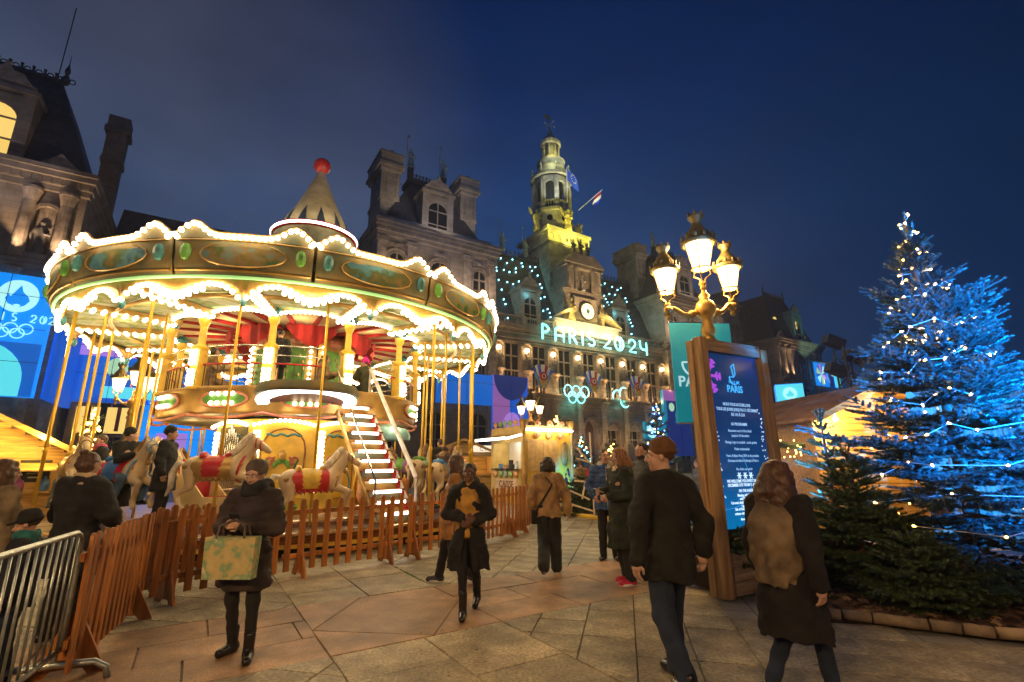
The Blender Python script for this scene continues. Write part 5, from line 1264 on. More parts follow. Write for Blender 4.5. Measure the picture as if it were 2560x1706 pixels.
shape(pF, [(-2.6, 5.6), (1.2, 5.6), (1.6, 7.3), (-2.6, 7.3)], -.01, E_li2); shape(pF, [(-2.0, 0), (-2.0, 5.6), (1.0, 5.6), (1.4, 4.4), (-.2, 3.6), (-.2, 0)], -.05, E_nv); shape(pF, circ(-.9, 4.6, .62, rz=.7), -.1, E_lm); shape(pF, [(0, 0), (2.6, 0), (2.6, 4.0), (0, 4.0)], -.09, E_te); shape(pF, [(.9, 1.0), (2.6, 1.0), (2.6, 2.0), (.9, 2.0)], -.14, E_li)
pG, w, h = panel('glowing_hoarding', 'low teal self-glowing hoarding with lilac discs behind the standing group', 6.7, 17.2, 2.6, 7.6, 2.2, E_te)
shape(pG, circ(-3.9, 3.7, 1.1), -.02, E_pl); shape(pG, circ(-2.2, 1.3, 1.7, 0, 180), -.02, E_li); shape(pG, [(-.6, 0), (5.2, 0), (5.2, 5), (-.6, 5)], -.06, E_nv)
pH = thing('screen_pillar', 'square pillar screen glowing cyan with a flame emblem beyond the chalet', 'screen pillar', (22.9, 40.0, 3.75), rad(-26))
b = B(); b.bb(-1.0, 1.0, -1.0, 1.0, 0, 4.0); b.obj('screen_box', E_az, pH); shape(pH, [(-.98, .03), (.98, .03), (.98, 3.95), (-.98, 3.95)], -1.005, E_cy)
flame(pH, 0, 3.2, .5, -1.05, E_pl, E_cy); rings(pH, 0, 2.2, .14, -1.05, E_pl, .1); shape(pH, [(-.9, .05), (-.1, 1.9), (.95, 1.9), (.95, .05)], -1.05, E_li); shape(pH, [(-.1, 1.9), (.9, .05), (-.0, .4)], -1.1, E_nv); shape(pH, [(-.9, .05), (-.1, 1.9), (-.05, .5)], -1.1, E_lm)
b = B(); b.bb(-.95, .95, -.95, .95, -3.74, 0); b.obj('pillar_base', M_blk, pH)
pI = thing('banner', 'wide banner with a pinwheel disc and lilac shapes on the far pavilion', 'banner', fp(62.8, -3.2, 17.0), FR)
b = B(); b.bb(-5.2, 5.2, 0, .1, 0, 4.9); b.obj('banner_cloth', E_az, pI); b = B(); b.bb(-6.5, 5.4, -.4, .6, 5.0, 5.2); b.obj('banner_bar', M_cop, pI)
shape(pI, circ(-2.6, 2.5, 2.1, rz=2.3), -.01, E_az2)
for k, m in enumerate((E_pl, E_li, E_lm, E_pl, E_lm, E_li)): shape(pI, [(-2.6, 2.5)]+arc(-2.6, 2.5, 2.0, k*60+20, k*60+60, 5, 2.2), -.06, m)
shape(pI, [(.2, 0), (.2, 4.6), (4.6, 4.6), (4.8, 3.2), (2.4, 3.2), (2.4, 0)], -.02, E_nv); shape(pI, [(.2, 3.6), (.2, 4.7), (4.2, 4.7), (4.2, 3.6)], -.07, E_li); shape(pI, [(2.6, .2), (5.1, .2), (5.1, 2.9), (2.6, 2.9)], -.06, E_cy); shape(pI, circ(1.9, 2.9, .5), -.08, E_lm)
# lit shop-like windows under the big hoarding
for x in (-58.6, -56.4): 
    o = B(); o.bb(-.85, .85, 0, .05, 0, 2.4); o = o.obj('lit_window', M_warm, hall, loc=(x, 4.7, 4.6)); q = B(); q.bb(-.1, .2, -.05, 0, .2, 2.4); q.obj('red_curtain', M_redc, o)
# ------------------------------------------------------------------ street lamps with crowned lanterns
M_li = mat('lamp_iron', (.22, .17, .06), .45, .4, var=.25, sc=6, bump=.2)
M_lib = mat('lamp_bronze', (.48, .28, .06), .4, .5, var=.2, sc=6)
M_lg = bpy.data.materials.new('lantern_glass'); M_lg.use_nodes = True; _t = M_lg.node_tree; _t.nodes.clear()      # clear panes full of light
_o = _t.nodes.new('ShaderNodeOutputMaterial'); _a = _t.nodes.new('ShaderNodeAddShader'); _e = _t.nodes.new('ShaderNodeEmission'); _r = _t.nodes.new('ShaderNodeBsdfTransparent')
_e.inputs[0].default_value = (1, .80, .50, 1); _e.inputs[1].default_value = 1.9; _r.inputs[0].default_value = (.8, .8, .8, 1)
_t.links.new(_e.outputs[0], _a.inputs[0]); _t.links.new(_r.outputs[0], _a.inputs[1]); _t.links.new(_a.outputs[0], _o.inputs[0]); M_lg.cycles.emission_sampling = 'NONE'
_lan = {}
def lantern(par, loc, s=1.):
    if not _lan:
        g = B(); g.lathe([(.02, 0), (.15, 0), (.265, .50), (.02, .5)], 6); _lan['g'] = g.mesh('lantern_glass', M_lg)
        c = B(); c.lathe([(.285, .48), (.33, .50), (.33, .56), (.26, .60), (.22, .72), (.13, .86), (.09, .92), (.09, .98), (.15, 1.06), (.16, 1.1), (.02, 1.1)], 12)
        for k in range(12): a = k*math.pi/6; c.ball((.31*math.cos(a), .31*math.sin(a), .62), (.035, .035, .07), 5, 3)
        for k in range(6): a = k*math.pi/3; c.ball((.13*math.cos(a), .13*math.sin(a), 1.13), (.035, .035, .07), 5, 3)
        _lan['c'] = c.mesh('lantern_crown', M_li, True)
        f = B()
        for k in range(6):
            a = k*math.pi/3; f.cyl((.152*math.cos(a), .152*math.sin(a), 0), (.27*math.cos(a), .27*math.sin(a), .5), .011, n=4)
            if k % 2 == 0: f.tube([(.16*math.cos(a), .16*math.sin(a), -.01), (.18*math.cos(a), .18*math.sin(a), -.10), (.07*math.cos(a), .07*math.sin(a), -.18), (.03*math.cos(a), .03*math.sin(a), -.27)], .014, 4)
        f.tube([(.165*math.cos(a), .165*math.sin(a), .0) for a in [k*math.pi/10 for k in range(20)]], .018, 5, True)
        f.lathe([(.06, -.26), (.075, -.3), (.05, -.34), (.06, -.4), (.02, -.42)], 8); _lan['f'] = f.mesh('lantern_frame', M_lib)
    o = link('lantern', _lan['c'], par, loc, scale=s); link('lantern_glass', _lan['g'], o); link('lantern_frame', _lan['f'], o); return o
def street_lamp(label, loc, rz, arms, top, s=1., pw=60, tall=None, ctr=1.25):
    t = thing('street_lamp', label, 'street lamp', loc, rz, 'crowned street lamps on the square'); b = B()
    z = top
    b.lathe([(.32, 0), (.34, .25), (.22, .4), (.2, .9), (.26, 1.0), (.13, 1.15), (.10, z-1.0), (.15, z-.95), (.09, z-.84)], 12); b.obj('post', M_lib, t, True)
    b = B(); b.lathe([(.085, z-.85), (.13, z-.76), (.10, z-.62), (.07, z-.53), (.15, z-.45), (.185, z-.33), (.15, z-.22), (.07, z-.15), (.10, z-.08), (.05, z-.03), (.04, z+.02)], 12); b.obj('stem', M_lib, t, True)
    lantern(t, (0, 0, z+.36*ctr), s*ctr)
    for a, L, dz in arms:
        ca_, sa_ = math.cos(rad(a)), math.sin(rad(a)); zz = z-.33
        P = [(.13, 0), (.38*L, -.08), (.62*L, -.02), (.84*L, .11), (1.0*L, .12)]
        b = B(); b.tube([(r*ca_, r*sa_, zz+dz*(r/L)+h) for r, h in P], [.05, .055, .045, .045, .055], 8); b.ball((L*ca_, L*sa_, zz+dz+.10), (.085, .085, .085), 8, 6).ball((L*ca_, L*sa_, zz+dz-.02), (.05, .05, .07), 8, 5).ball((.38*L*ca_, .38*L*sa_, zz-.05+dz*.38), .075, 8, 5)
        b.obj('arm', M_lib, t, True); lantern(t, (L*ca_, L*sa_, zz+dz+.13+.38*s), s)
        if pw: point((L*ca_, L*sa_, zz+dz+.13+.62*s), pw, (1, .60, .23), .12, t)
    if pw: point((0, 0, z+.36*ctr+.25), pw, (1, .60, .23), .12, t)
    return t
street_lamp('big three-lantern street lamp rising close behind the wooden sign', (3.46, 8.25, 0), rad(0), [(183, .68, -.13), (22, .64, .03)], 4.60, .80, 170, ctr=1.2)
street_lamp('four-lantern street lamp seen between the carousel poles before the blue hoardings', (-15.3, 19.5, 0), 0, [(185, .66, 0), (-20, .66, 0), (100, .6, 0)], 4.45, .95, 90, ctr=1.1)
street_lamp('small distant three-lantern street lamp above the ticket booth roof', (1.18, 32, 0), 0, [(180, .6, 0), (0, .6, 0)], 4.6, 1., 90, ctr=1.2)
# two lamps like these, added unseen behind the camera to light the foreground
street_lamp('added three-lantern street lamp, unseen behind the viewer toward the carousel', (-3.6, -4.2, 0), .4, [(200, .72, 0), (20, .72, .0)], 4.42, .9, 560)
street_lamp('added three-lantern street lamp, unseen behind the viewer toward the firs', (4.4, -3.4, 0), -.3, [(200, .72, 0), (20, .72, .0)], 4.42, .9, 170)
# teal banner on the lamp post
tb = thing('banner', 'teal hanging banner with the word PARIS beside the lamp post', 'banner', (3.28, 8.5, 2.3), rad(5))
b = B(); b.bb(-.42, .72, 0, .03, 0, 1.78); b.obj('banner_cloth', mat('teal_cloth', (.0, .16, .20), .7, var=.1, em=(.0, .16, .20), es=.55), tb)  # banner cloth is given its own glow to look lit
b = B(); b.cyl((-.42, .02, 1.80), (.72, .02, 1.80), .015, n=6).cyl((-.42, .02, -.02), (.72, .02, -.02), .015, n=6); b.obj('banner_rod', M_chr, tb)
M_pt = em_mat('pale_print', (.35, .62, .72), .5)
text('PARIS', .26, M_pt, tb, (-.03, -.006, .62), bold=.006)
def boat(par, x, z, s, m, y=-.006):
    o = []
    for P, r in (([(-.34, .05)]+arc(.02, .0, .36, 172, 330, 10)[1:], .035), ([(-.12, .62), (.12, .80), (.16, .2), (.02, .05)], .035), ([(-.12, .62), (.02, .05)], .03), ([(-.34, .05), (-.1, .05), (.02, .05)], .03)):
        b = B(); b.tube([(x+a*s, y, z+c*s) for a, c in P], r*s, 4); o.append(b.obj('emblem_stroke', m, par))
boat(tb, -.04, 1.02, .62, M_pt)
# ------------------------------------------------------------------ the timber sign with its lit poster and planter
M_tim = mat('larch_timber', (.42, .24, .09), .6, var=.3, sc=2.5, stretch=(9, 9, .7), bump=.3, bsc=14)
M_tim2 = mat('grey_larch', (.36, .24, .14), .65, var=.3, sc=2.5, stretch=(1, 9, 9), bump=.3, bsc=14)
SR = math.atan2(.48, .877)
sn = thing('info_totem', 'tall timber sign frame holding a lit blue VILLE DE PARIS programme poster', 'sign', (2.58, 6.43, 0), SR)
for x0, x1, y0, y1, z1 in ((0, .13, 0, .14, 3.30), (-.02, .02, .142, .24, 3.27), (1.28, 1.42, 0, .14, 3.24), (1.422, 1.46, .1, .26, 3.22)):
    b = B(); b.bb(x0, x1, y0, y1, 0, z1); b.obj('post', M_tim, sn)
b = B(); b.bb(.13, 1.28, .02, .12, 3.12, 3.285); b.obj('top_beam', M_tim2, sn)
b = B(); b.bb(.132, 1.278, .10, .16, .70, 3.118); b.obj('poster_back', M_blk, sn)
def poster_mat():
    m = mat('lit_poster', (.01, .05, .2), .18, var=0, em=(0, 0, 0), es=1.0, nosample=False); t = m.node_tree; b = t.nodes['Principled BSDF']
    co = t.nodes.new('ShaderNodeTexCoord'); sp_ = t.nodes.new('ShaderNodeSeparateXYZ'); rp = t.nodes.new('ShaderNodeValToRGB')   # the printed poster runs from navy to bright blue
    t.links.new(co.outputs['Object'], sp_.inputs[0]); t.links.new(sp_.outputs['Z'], rp.inputs[0])
    mr = t.nodes.new('ShaderNodeMapRange'); mr.inputs[1].default_value = .75; mr.inputs[2].default_value = 3.1; t.links.new(sp_.outputs['Z'], mr.inputs[0]); t.links.new(mr.outputs[0], rp.inputs[0])
    e_ = rp.color_ramp.elements; e_[0].position = 0; e_[0].color = (.0, .17, .42, 1); e_[1].position = 1; e_[1].color = (.002, .018, .075, 1)
    for p, c in ((.16, (.0, .11, .33)), (.3, (.002, .045, .16)), (.62, (.002, .022, .10))): q = e_.new(p); q.color = c+(1,)
    t.links.new(rp.outputs[0], b.inputs['Emission Color']); b.inputs['Emission Strength'].default_value = .62; return m
b = B(); b.bb(.15, 1.26, .085, .10, .78, 3.11); ps = b.obj('poster', poster_mat(), sn)
M_tx = em_mat('poster_text', (.30, .55, .85), .55); M_tx2 = em_mat('poster_text_bright', (.55, .78, .95), .7); M_tb = em_mat('poster_blue', (.05, .40, .85), .7); M_pp = em_mat('poster_purple', (.30, .06, .55), .7)
yx = .078
boat(ps, .70, 2.78, .26, M_tb, yx)
text('VILLE DE', .062, M_tb, ps, (.70, yx, 2.695), ext=.001); text('PARIS', .135, M_tb, ps, (.70, yx, 2.575), bold=.004, ext=.001)
LN = [('NOUS VOUS ACCUEILLONS', 2.38, .058, 1), ("TOUS LES JOURS JUSQU'AU 31 DÉCEMBRE", 2.31, .058, 1), ('DE 11H À 21H', 2.24, .058, 1), ('AU PROGRAMME', 2.11, .055, 1), ('Rencontre avec le Père Noël', 2.02, .052, 0), ("jusqu'au 24 décembre", 1.955, .052, 0), ('Manège, luge et escalade - accès gratuit', 1.865, .052, 0),
      ('Petite restauration', 1.775, .052, 0), ("Vente d'objets Paris 2024 et de produits", 1.685, .052, 0), ("d'artisans du label « Fabriqué à Paris »", 1.62, .052, 0), ("Plus d'infos sur paris.fr", 1.51, .046, 0),
      ('WE WELCOME YOU EVERY DAY UNTIL', 1.24, .054, 2), ('DECEMBER 31ST FROM 11 AM TO 9 PM', 1.18, .054, 2), ('ON THE AGENDA', 1.095, .052, 2), ('Meeting with Santa Claus', 1.03, .05, 2), ('until December 24th', .98, .05, 2), ('Carousel, sledding and climbing - free access', .925, .048, 2),
      ('Light refreshments', .875, .048, 2), ('Sale of Paris 2024 items and products', .83, .046, 2)]
LN = LN[:11]+[(s, 1.0+(z-.83)*.86+(.0), q, k) for s, z, q, k in LN[11:]]+[("artisans with the 'Fabriqué à Paris' label", .945, .046, 2), ('More information at paris.fr', .875, .042, 2)]
for s, z, q, k in LN: text(s, q, M_tx2 if k == 2 else M_tx, ps, (.70, yx, z), bold=.0012 if k else 0, ext=.001, sx=.80)
for x in (.58, .70, .82):
    b = B()
    for k in range(3):
        a = k*math.pi/3; b.box((x, yx, 1.44), (.09, .004, .012), M=Matrix.Rotation(a, 3, 'Y'))
    b.obj('printed_snow_star', M_tx2, ps)
b = B()                                                         # large purple snowflake at the poster edge
def flake(cx, cz, s, half):
    for a in (60, 0, -60):
        d = Vector((math.cos(rad(a)), 0, math.sin(rad(a)))); b.box((cx+d.x*s*.5, yx, cz+d.z*s*.5), (s, .006, s*.14), M=Matrix.Rotation(-rad(a), 3, 'Y'))
        for q in (.55, .8):
            for sg_ in (-50, 50):
                e2 = Vector((math.cos(rad(a+sg_)), 0, math.sin(rad(a+sg_)))); L = s*.3*(1.2-q*.5); c = d*s*q+e2*L*.5; b.box((cx+c.x, yx-.002, cz+c.z), (L, .006, s*.12), M=Matrix.Rotation(-rad(a+sg_), 3, 'Y'))
flake(.17, 2.78, .26, True); b.obj('printed_snowflake', M_pp, ps)
b = B(); b.box((.19, yx-.001, 2.78), (.06, .006, .34)); b.obj('snowflake_core', M_tb, ps)
b = B()
for i in range(60):
    s = i % 2; z = 1.05+1.0*rnd.random() if not s else 1.35+1.0*rnd.random(); x = .17+.09*rnd.random() if not s else 1.14+.1*rnd.random(); b.box((x, yx, z), (.012, .004, .016))
b.obj('printed_dots', M_tx2, ps, kind='stuff')
b = B(); b.tube([(.2+.9*t, yx, 1.02+.30*t*t) for t in [i/12 for i in range(13)]], .002, 3).tube([(.55+.25*math.sin(t*2.6), yx, .8+.9*t) for t in [i/12 for i in range(13)]], .002, 3); b.obj('printed_lines', M_tb, ps)
pl_ = thing('planter', 'timber planter box of stacked boards at the foot of the sign', 'planter', (2.58, 6.43, 0), SR)
for k in range(3):
    b = B(); b.bb(.135, 2.35, -.03, .0, .03+.165*k, .03+.165*k+.158); b.obj('plank', M_tim2, pl_)
    b = B(); b.bb(2.36, 2.40, -.02, .75, .03+.165*k, .03+.165*k+.158); b.obj('plank', M_tim2, pl_)
    b = B(); b.bb(.135, 2.35, .72, .75, .03+.165*k, .03+.165*k+.158); b.obj('plank', M_tim2, pl_)
b = B(); b.bb(.2, 2.32, .02, .7, .02, .42); b.obj('soil', mat('potting_soil', (.035, .022, .014), .95, bump=.6), pl_)
# ------------------------------------------------------------------ picket fence panels round the carousel
M_pk = mat('stained_picket', (.42, .145, .022), .5, var=.35, sc=2.2, stretch=(6, 6, .6), bump=.15, bsc=30, rand=.28)
pkb = B(); pkb.prism([(-.042, .10), (.042, .10), (.042, 1.06)]+arc(0, 1.06, .042, 0, 180, 6)[1:], -.011, .011); PK = pkb.mesh('picket', M_pk)
ft = B(); ft.prism([(-.26, 0), (-.14, 0), (-.10, .05), (.10, .05), (.14, 0), (.26, 0), (.03, .46), (-.03, .46)], -.016, .016, 'yz'); FT = ft.mesh('foot', M_pk)
FEN = [((-3.42, 4.15), (-4.30, 6.10), 14, 'picket fence panel seen edge-on behind the steel barrier'), ((-4.36, 6.30), (-3.46, 7.66), 9, 'picket fence panel behind the person with the printed bag'), ((-3.42, 7.72), (-1.95, 9.13), 11, 'picket fence panel before the stairs of the carousel'),
       ((-1.90, 9.18), (-1.02, 10.05), 6, 'short picket fence panel beside the walker in the yellow roll-neck'), ((-1.0, 10.12), (.08, 12.10), 13, 'picket fence panel behind the walker in the yellow roll-neck'), ((.10, 12.2), (.66, 14.2), 12, 'farthest picket fence panel in front of the ticket booth'),
       ((-4.75, 6.75), (-3.9, 8.0), 8, 'second picket fence panel standing just inside the corner of the fence')]
for (x0, y0), (x1, y1), n, lab in FEN:
    L = math.hypot(x1-x0, y1-y0); a = math.atan2(y1-y0, x1-x0)
    t = thing('picket_fence', 'brown stained '+lab, 'fence panel', (x0, y0, 0), a, 'picket fence panels')
    for i in range(n):
        x = .06+(L-.12)*i/(n-1); o = link('picket', PK, t, (x, -.02, rnd.uniform(-.014, .012))); o.rotation_euler = (rnd.uniform(-.008, .008), rnd.uniform(-.018, .018), 0)
    for z in (.30, .92): b = B(); b.bb(0, L, -.006, .024, z-.032, z+.032); b.obj('rail', M_pk, t)
    for x in (L*.14, L*.86): link('foot', FT, t, (x, .05, 0))
    for x in (L*.14, L*.86): b = B(); b.bb(x-.03, x+.03, .026, .06, .05, .96); b.obj('stake', M_pk, t)
# ------------------------------------------------------------------ galvanised barrier
M_gal = mat('galvanised_steel', (.42, .46, .44), .38, .85, var=.2, sc=14)
bx0, by0 = -3.60, 4.32; bx1, by1 = -2.75, 2.35
L = math.hypot(bx1-bx0, by1-by0); ba_ = math.atan2(by1-by0, bx1-bx0)
br = thing('crowd_barrier', 'galvanised steel crowd barrier with round top rail', 'barrier', (bx0, by0, 0), ba_)
b = B(); P = [(0, 0, .22)]+[(0, 0, z) for z in (.5, .9)]+[(.02, 0, 1.02), (.06, 0, 1.07), (.14, 0, 1.10)]+[(L*.5, 0, 1.10), (L, 0, 1.10)]; b.tube(P, .021, 8); b.obj('top_rail', M_gal, br, True)
b = B(); b.cyl((0, 0, .22), (L, 0, .22), .021, n=8); b.obj('bottom_rail', M_gal, br, True)
for i in range(17): x = .09+i*.118; b = B(); b.cyl((x, 0, .23), (x, 0, 1.09), .009, n=6); b.obj('bar', M_gal, br, True)
b = B(); b.tube([(.1, -.36, .0), (.1, -.34, .08), (.1, -.26, .13), (.1, 0, .14), (.1, .26, .13), (.1, .34, .08), (.1, .36, 0)], .024, 8); b.cyl((.1, 0, .14), (.1, 0, .23), .02, n=6); b.obj('foot', M_gal, br, True)
b = B(); b.box((0, 0, .93), (.02, .06, .03)); b.obj('hook', M_gal, br)
# ------------------------------------------------------------------ ticket booth
M_bth = mat('booth_cream', (.62, .44, .13), .5, var=.12, sc=3); M_bty = mat('booth_yellow', (.62, .36, .03), .5, var=.12, sc=3)
kr = A0; KS = 1.14; ko = thing('ticket_booth', 'cream and yellow ticket booth with carved scrolls, lit window and the word CAISSE', 'ticket booth', (.45, 20.7, 0), kr)
W_, D_ = 2.5, 2.7; ko.scale = (1, 1, KS)
b = B(); b.bb(.0, W_, 0, .08, .25, 2.75); b.obj('front_panel', M_bty, ko)
b = B(); b.bb(.0, .08, .08, D_, .25, 1.22).bb(.0, .08, .08, D_, 2.2, 2.75).bb(.0, .08, .08, .22, 1.22, 2.2).bb(.0, .08, D_-.2, D_, 1.22, 2.2); b.obj('side_wall', M_bth, ko)
b = B(); b.bb(W_-.08, W_, .08, D_, .25, 2.75).bb(.08, W_-.08, D_-.08, D_, .25, 2.75).bb(0, W_, 0, D_, 2.75, 2.8); b.obj('shell', M_bth, ko)
b = B(); b.bb(.02, W_-.02, .02, D_-.02, 0, .25); b.obj('plinth', M_bty, ko)
b = B(); b.bb(.9, .94, .1, D_-.1, .9, 2.6); o = b.obj('shutter', mat('white_shutter', (.75, .70, .62), .5, var=0), ko)
for k in range(16): b = B(); b.bb(.885, .90, .15, D_-.15, 1.15+.09*k, 1.15+.09*k+.07); b.obj('slat', MAT['white_shutter'], o)
b = B(); b.bb(-.14, .9, .2, D_-.2, 1.2, 1.235); b.obj('counter', M_chr, ko)
b = B(); b.prism([(-.85, 2.30), (-.85, 2.34), (.0, 2.52), (.0, 2.46)], .1, D_-.05, 'xz'); aw = b.obj('awning', M_bty, ko)
b = B(); b.bb(-.88, -.83, .1, D_-.05, 2.27, 2.36).prism([(-.85, 2.25), (-.85, 2.33), (-.05, 2.5), (-.05, 2.42)], .06, .1); b.obj('awning_light', M_white, aw)
b = B(); b.bb(.05, W_+.05, -.16, -.06, 2.60, 2.70); b.obj('light_bar', M_white, ko)
for x in (-.02, W_+.02):
    b = B(); b.lathe([(.13, .25), (.14, .35), (.09, .5), (.13, .75), (.15, 1.1), (.1, 1.3), (.08, 1.5), (.07, 2.4), (.1, 2.6), (.15, 2.72), (.2, 3.0), (.13, 3.02)], 10, (x, -.04, 0)); b.obj('corner_column', M_gp, ko, True)
MS = [mat('scroll_green', (.25, .42, .16), .5), mat('scroll_peach', (.68, .33, .16), .5), mat('scroll_blue', (.28, .40, .42), .5)]
def scrolls(y_axis, z, n, L0, L1, up):
    for i in range(n):
        u = L0+(L1-L0)*(i+.5)/n; h = .16+(.06 if abs(i-(n-1)/2) < 1 else 0); b = B()
        pos = (lambda a, c: (u+a, -.07, z+c)) if not y_axis else (lambda a, c: (-.07, u+a, z+c))
        b.tube([pos(.15*math.cos(t)*(1-t/9), h*.75*math.sin(t)*(1-t/9)) for t in [k*.7 for k in range(10)]], .045, 5); b.ball(pos(0, 0), .09, 8, 5)
        b.obj('carved_scroll', MS[(i+(1 if n % 2 else 0)) % 2] if i != n//2 else MS[2 if n == 5 else 1], ko, True)
scrolls(False, 2.86, 3, .35, 2.3, True); scrolls(False, 2.42, 3, .35, 2.2, False); scrolls(True, 2.9, 5, .3, 2.4, True); scrolls(True, 1.02, 5, .3, 2.4, False)
b = B(); b.bb(.18, .98, -.022, -.001, 1.15, 2.28).bb(1.0, 1.82, -.022, -.001, 1.15, 2.28); b.obj('blank_panel', mat('booth_tan', (.52, .32, .11), .6), ko)
b = B(); b.ball((2.15, -.02, 1.75), (.2, .05, .38), 10, 7); b.tube([(2.15+.24*math.cos(t), -.03, 1.75+.44*math.sin(t)) for t in [i*math.pi/8 for i in range(16)]], .035, 5, True); b.obj('oval_carving', M_gp, ko, True)
o = link('name_board', None, ko); bpy.data.objects.remove(o)
b = B(); b.prism([(.45, .50), (2.25, .50), (2.35, .62), (2.25, .86), (.45, .86), (.35, .62)], -.03, -.001, 'yz'); nb = b.obj('name_board', mat('board_rose', (.68, .50, .36), .5), ko)
me = text_mesh('CAISSE', .34, .006, 'CENTER', mat('letter_brown', (.18, .07, .02), .5), .004); o = link('lettering', me, nb, (-.035, 1.35, .56)); o.rotation_euler = (rad(90), 0, rad(-90)); o.scale = (1.15, 1, 1)
point((.45, 1.3, 2.3), 26, (1, .93, .85), .2, ko); point((-.9, 1.3, 2.15), 16, (1, .85, .6), .15, ko); point((1.2, -.6, 2.6), 40, (1, .80, .5), .2, ko); point((2.2, -.6, 2.6), 14, (1, .86, .62), .2, ko)
for lab, yy, c, sz in (('small dark card reader on the ticket booth counter', .9, M_blk, (.08, .1, .18)), ('white dispenser standing on the ticket booth counter', .72, mat('white_plastic', (.7, .75, .78), .4), (.1, .14, .3)), ('black till screen on the ticket booth counter', 1.15, M_blk, (.06, .26, .36)), ('blue box beside the till on the booth counter', 2.0, mat('blue_card', (.05, .2, .4), .5), (.12, .2, .2)), ('brown carton on the ticket booth counter', 1.55, mat('carton', (.4, .24, .1), .7), (.2, .3, .16))):
    v = Matrix.Rotation(kr, 3, 'Z') @ Vector((.1, yy, 1.236+sz[2]/2)); b = B(); b.box((0, 0, 0), sz); b.box((0, 0, -sz[2]/2+.012), (sz[0]*1.25, sz[1]*1.1, .024)); b.box((-sz[0]/2-.003, 0, .02), (.008, sz[1]*.8, sz[2]*.6))
    o = link('counter_item', b.mesh('counter_item', c), None, (.45+v.x, 20.7+v.y, 1.236*KS+sz[2]/2+.001), kr); tag(o, lab, 'counter item')
b = B(); b.box((.87, .55, 1.75), (.01, .42, .3)); pn = b.obj('paper_notice', mat('notice_white', (.75, .8, .85), .6, var=0), ko); b = B(); b.box((.862, .55, 1.8), (.006, .3, .06)).box((.862, .55, 1.7), (.006, .26, .05)); b.obj('notice_print', mat('notice_blue', (.05, .2, .55), .6, var=0), pn)
# ------------------------------------------------------------------ wooden chalets
M_plk = mat('pine_plank', (.52, .29, .075), .55, var=.28, sc=2.2, stretch=(.7, 8, 8), bump=.2, bsc=18, rand=.12)
M_plv = mat('tall_plank', (.36, .23, .13), .6, var=.28, sc=2.2, stretch=(8, 8, .7), bump=.2, bsc=18, rand=.15)
M_rf = mat('chalet_roof', (.20, .10, .035), .6, var=.3, sc=3)
def chalet(label, loc, rz, w, eave, apex, dep, front_open=None, lamp=60):
    t = thing('wooden_chalet', label, 'chalet', loc, rz, 'wooden market chalets'); n = int(eave/.145)
    for i in range(n):
        z = .12+i*.145; x0 = 0
        if front_open and front_open[0] < z < front_open[1]: continue
        b = B(); b.box((w/2, rnd.uniform(-.004, .004), z+.068), (w, .028, .136)); b.obj('plank', M_plk, t)
    z = .12+n*.145
    while z < apex-.1:
        k = (apex-z-.07)/(apex-eave); b = B(); hw = w/2*max(.05, k); b.box((w/2, 0, z+.068), (2*hw, .028, .136)); b.obj('plank', M_plk, t); z += .145
    for x in (0, w): 
        b = B(); b.bb(x-.06, x+.06, -.035, .06, 0, eave); b.obj('corner_post', M_plk, t)
    b = B(); b.bb(0, .03, .02, dep, .1, eave).bb(w-.03, w, .02, dep, .1, eave).bb(.03, w-.03, dep-.03, dep, .1, eave); b.obj('side_wall', M_plk, t)
    for s in (0, 1):
        x0, x1 = (-.35, w/2) if s == 0 else (w+.35, w/2); z0 = eave-.35*(apex-eave)/(w/2)
        b = B(); b.prism([(x0, z0), (x0, z0+.07), (x1, apex+.09), (x1, apex+.02)], -.55, dep+.3); b.obj('roof', M_rf, t)
        b = B(); b.prism([(x0, z0-.06), (x0, z0+.08), (x1, apex+.10), (x1, apex-.04)], -.58, -.551); b.obj('barge_board', M_plk, t)
    if lamp:
        b = B(); b.ball((.3, -.3, eave-.1), .05, 8, 6); b.cyl((.3, -.3, eave-.06), (.3, -.3, eave+.08), .02, n=5); b.obj('eave_lamp', M_bulbw, t); point((.3, -.34, eave-.18), lamp, (1, .66, .22), .08, t)
    return t
chalet('wooden chalet gable lit orange beside the tall blue-lit fir', (6.75, 11.0, 0), rad(6), 2.9, 2.62, 3.25, 3.0, lamp=95)
point((8.3, 10.2, 2.75), 120, (1, .64, .18), .1); b = B(); b.ball((8.3, 10.25, 2.78), .05, 8, 6); b.cyl((8.3, 10.25, 2.8), (8.3, 10.62, 2.95), .012, n=5); o = b.obj('added_gable_lamp', M_bulbw); tag(o, 'small warm lamp added to brighten the orange-lit chalet gable', 'lamp')  # extra lamp, added so the whole gable looks bright
lfc = chalet('open market chalet glowing yellow at the edge behind the carousel', (-14.4, 10.5, 0), rad(50), 3.8, 2.0, 3.0, 2.2, (.95, 1.45), 0)
for x in (.6, 1.9, 3.2): point((x, -.75, 2.35), 75, (1, .66, .16), .1, lfc)
ch2 = chalet('far yellow-lit chalet between the carousel horses and the ticket booth', (-4.4, 27.0, 0), rad(12), 3.4, 2.2, 2.9, 2.5, (1.0, 2.05), 90)
b = B(); b.bb(2.2, 3.4, -.2, -.16, 2.25, 2.6); o = b.obj('name_board', mat('white_board', (.8, .78, .7), .5, var=0, em=(1, .9, .7), es=.5), ch2); text('C', .3, M_blk, o, (2.68, -.205, 2.32), name='letter'); text('I', .3, M_blk, o, (2.9, -.205, 2.32), name='letter')
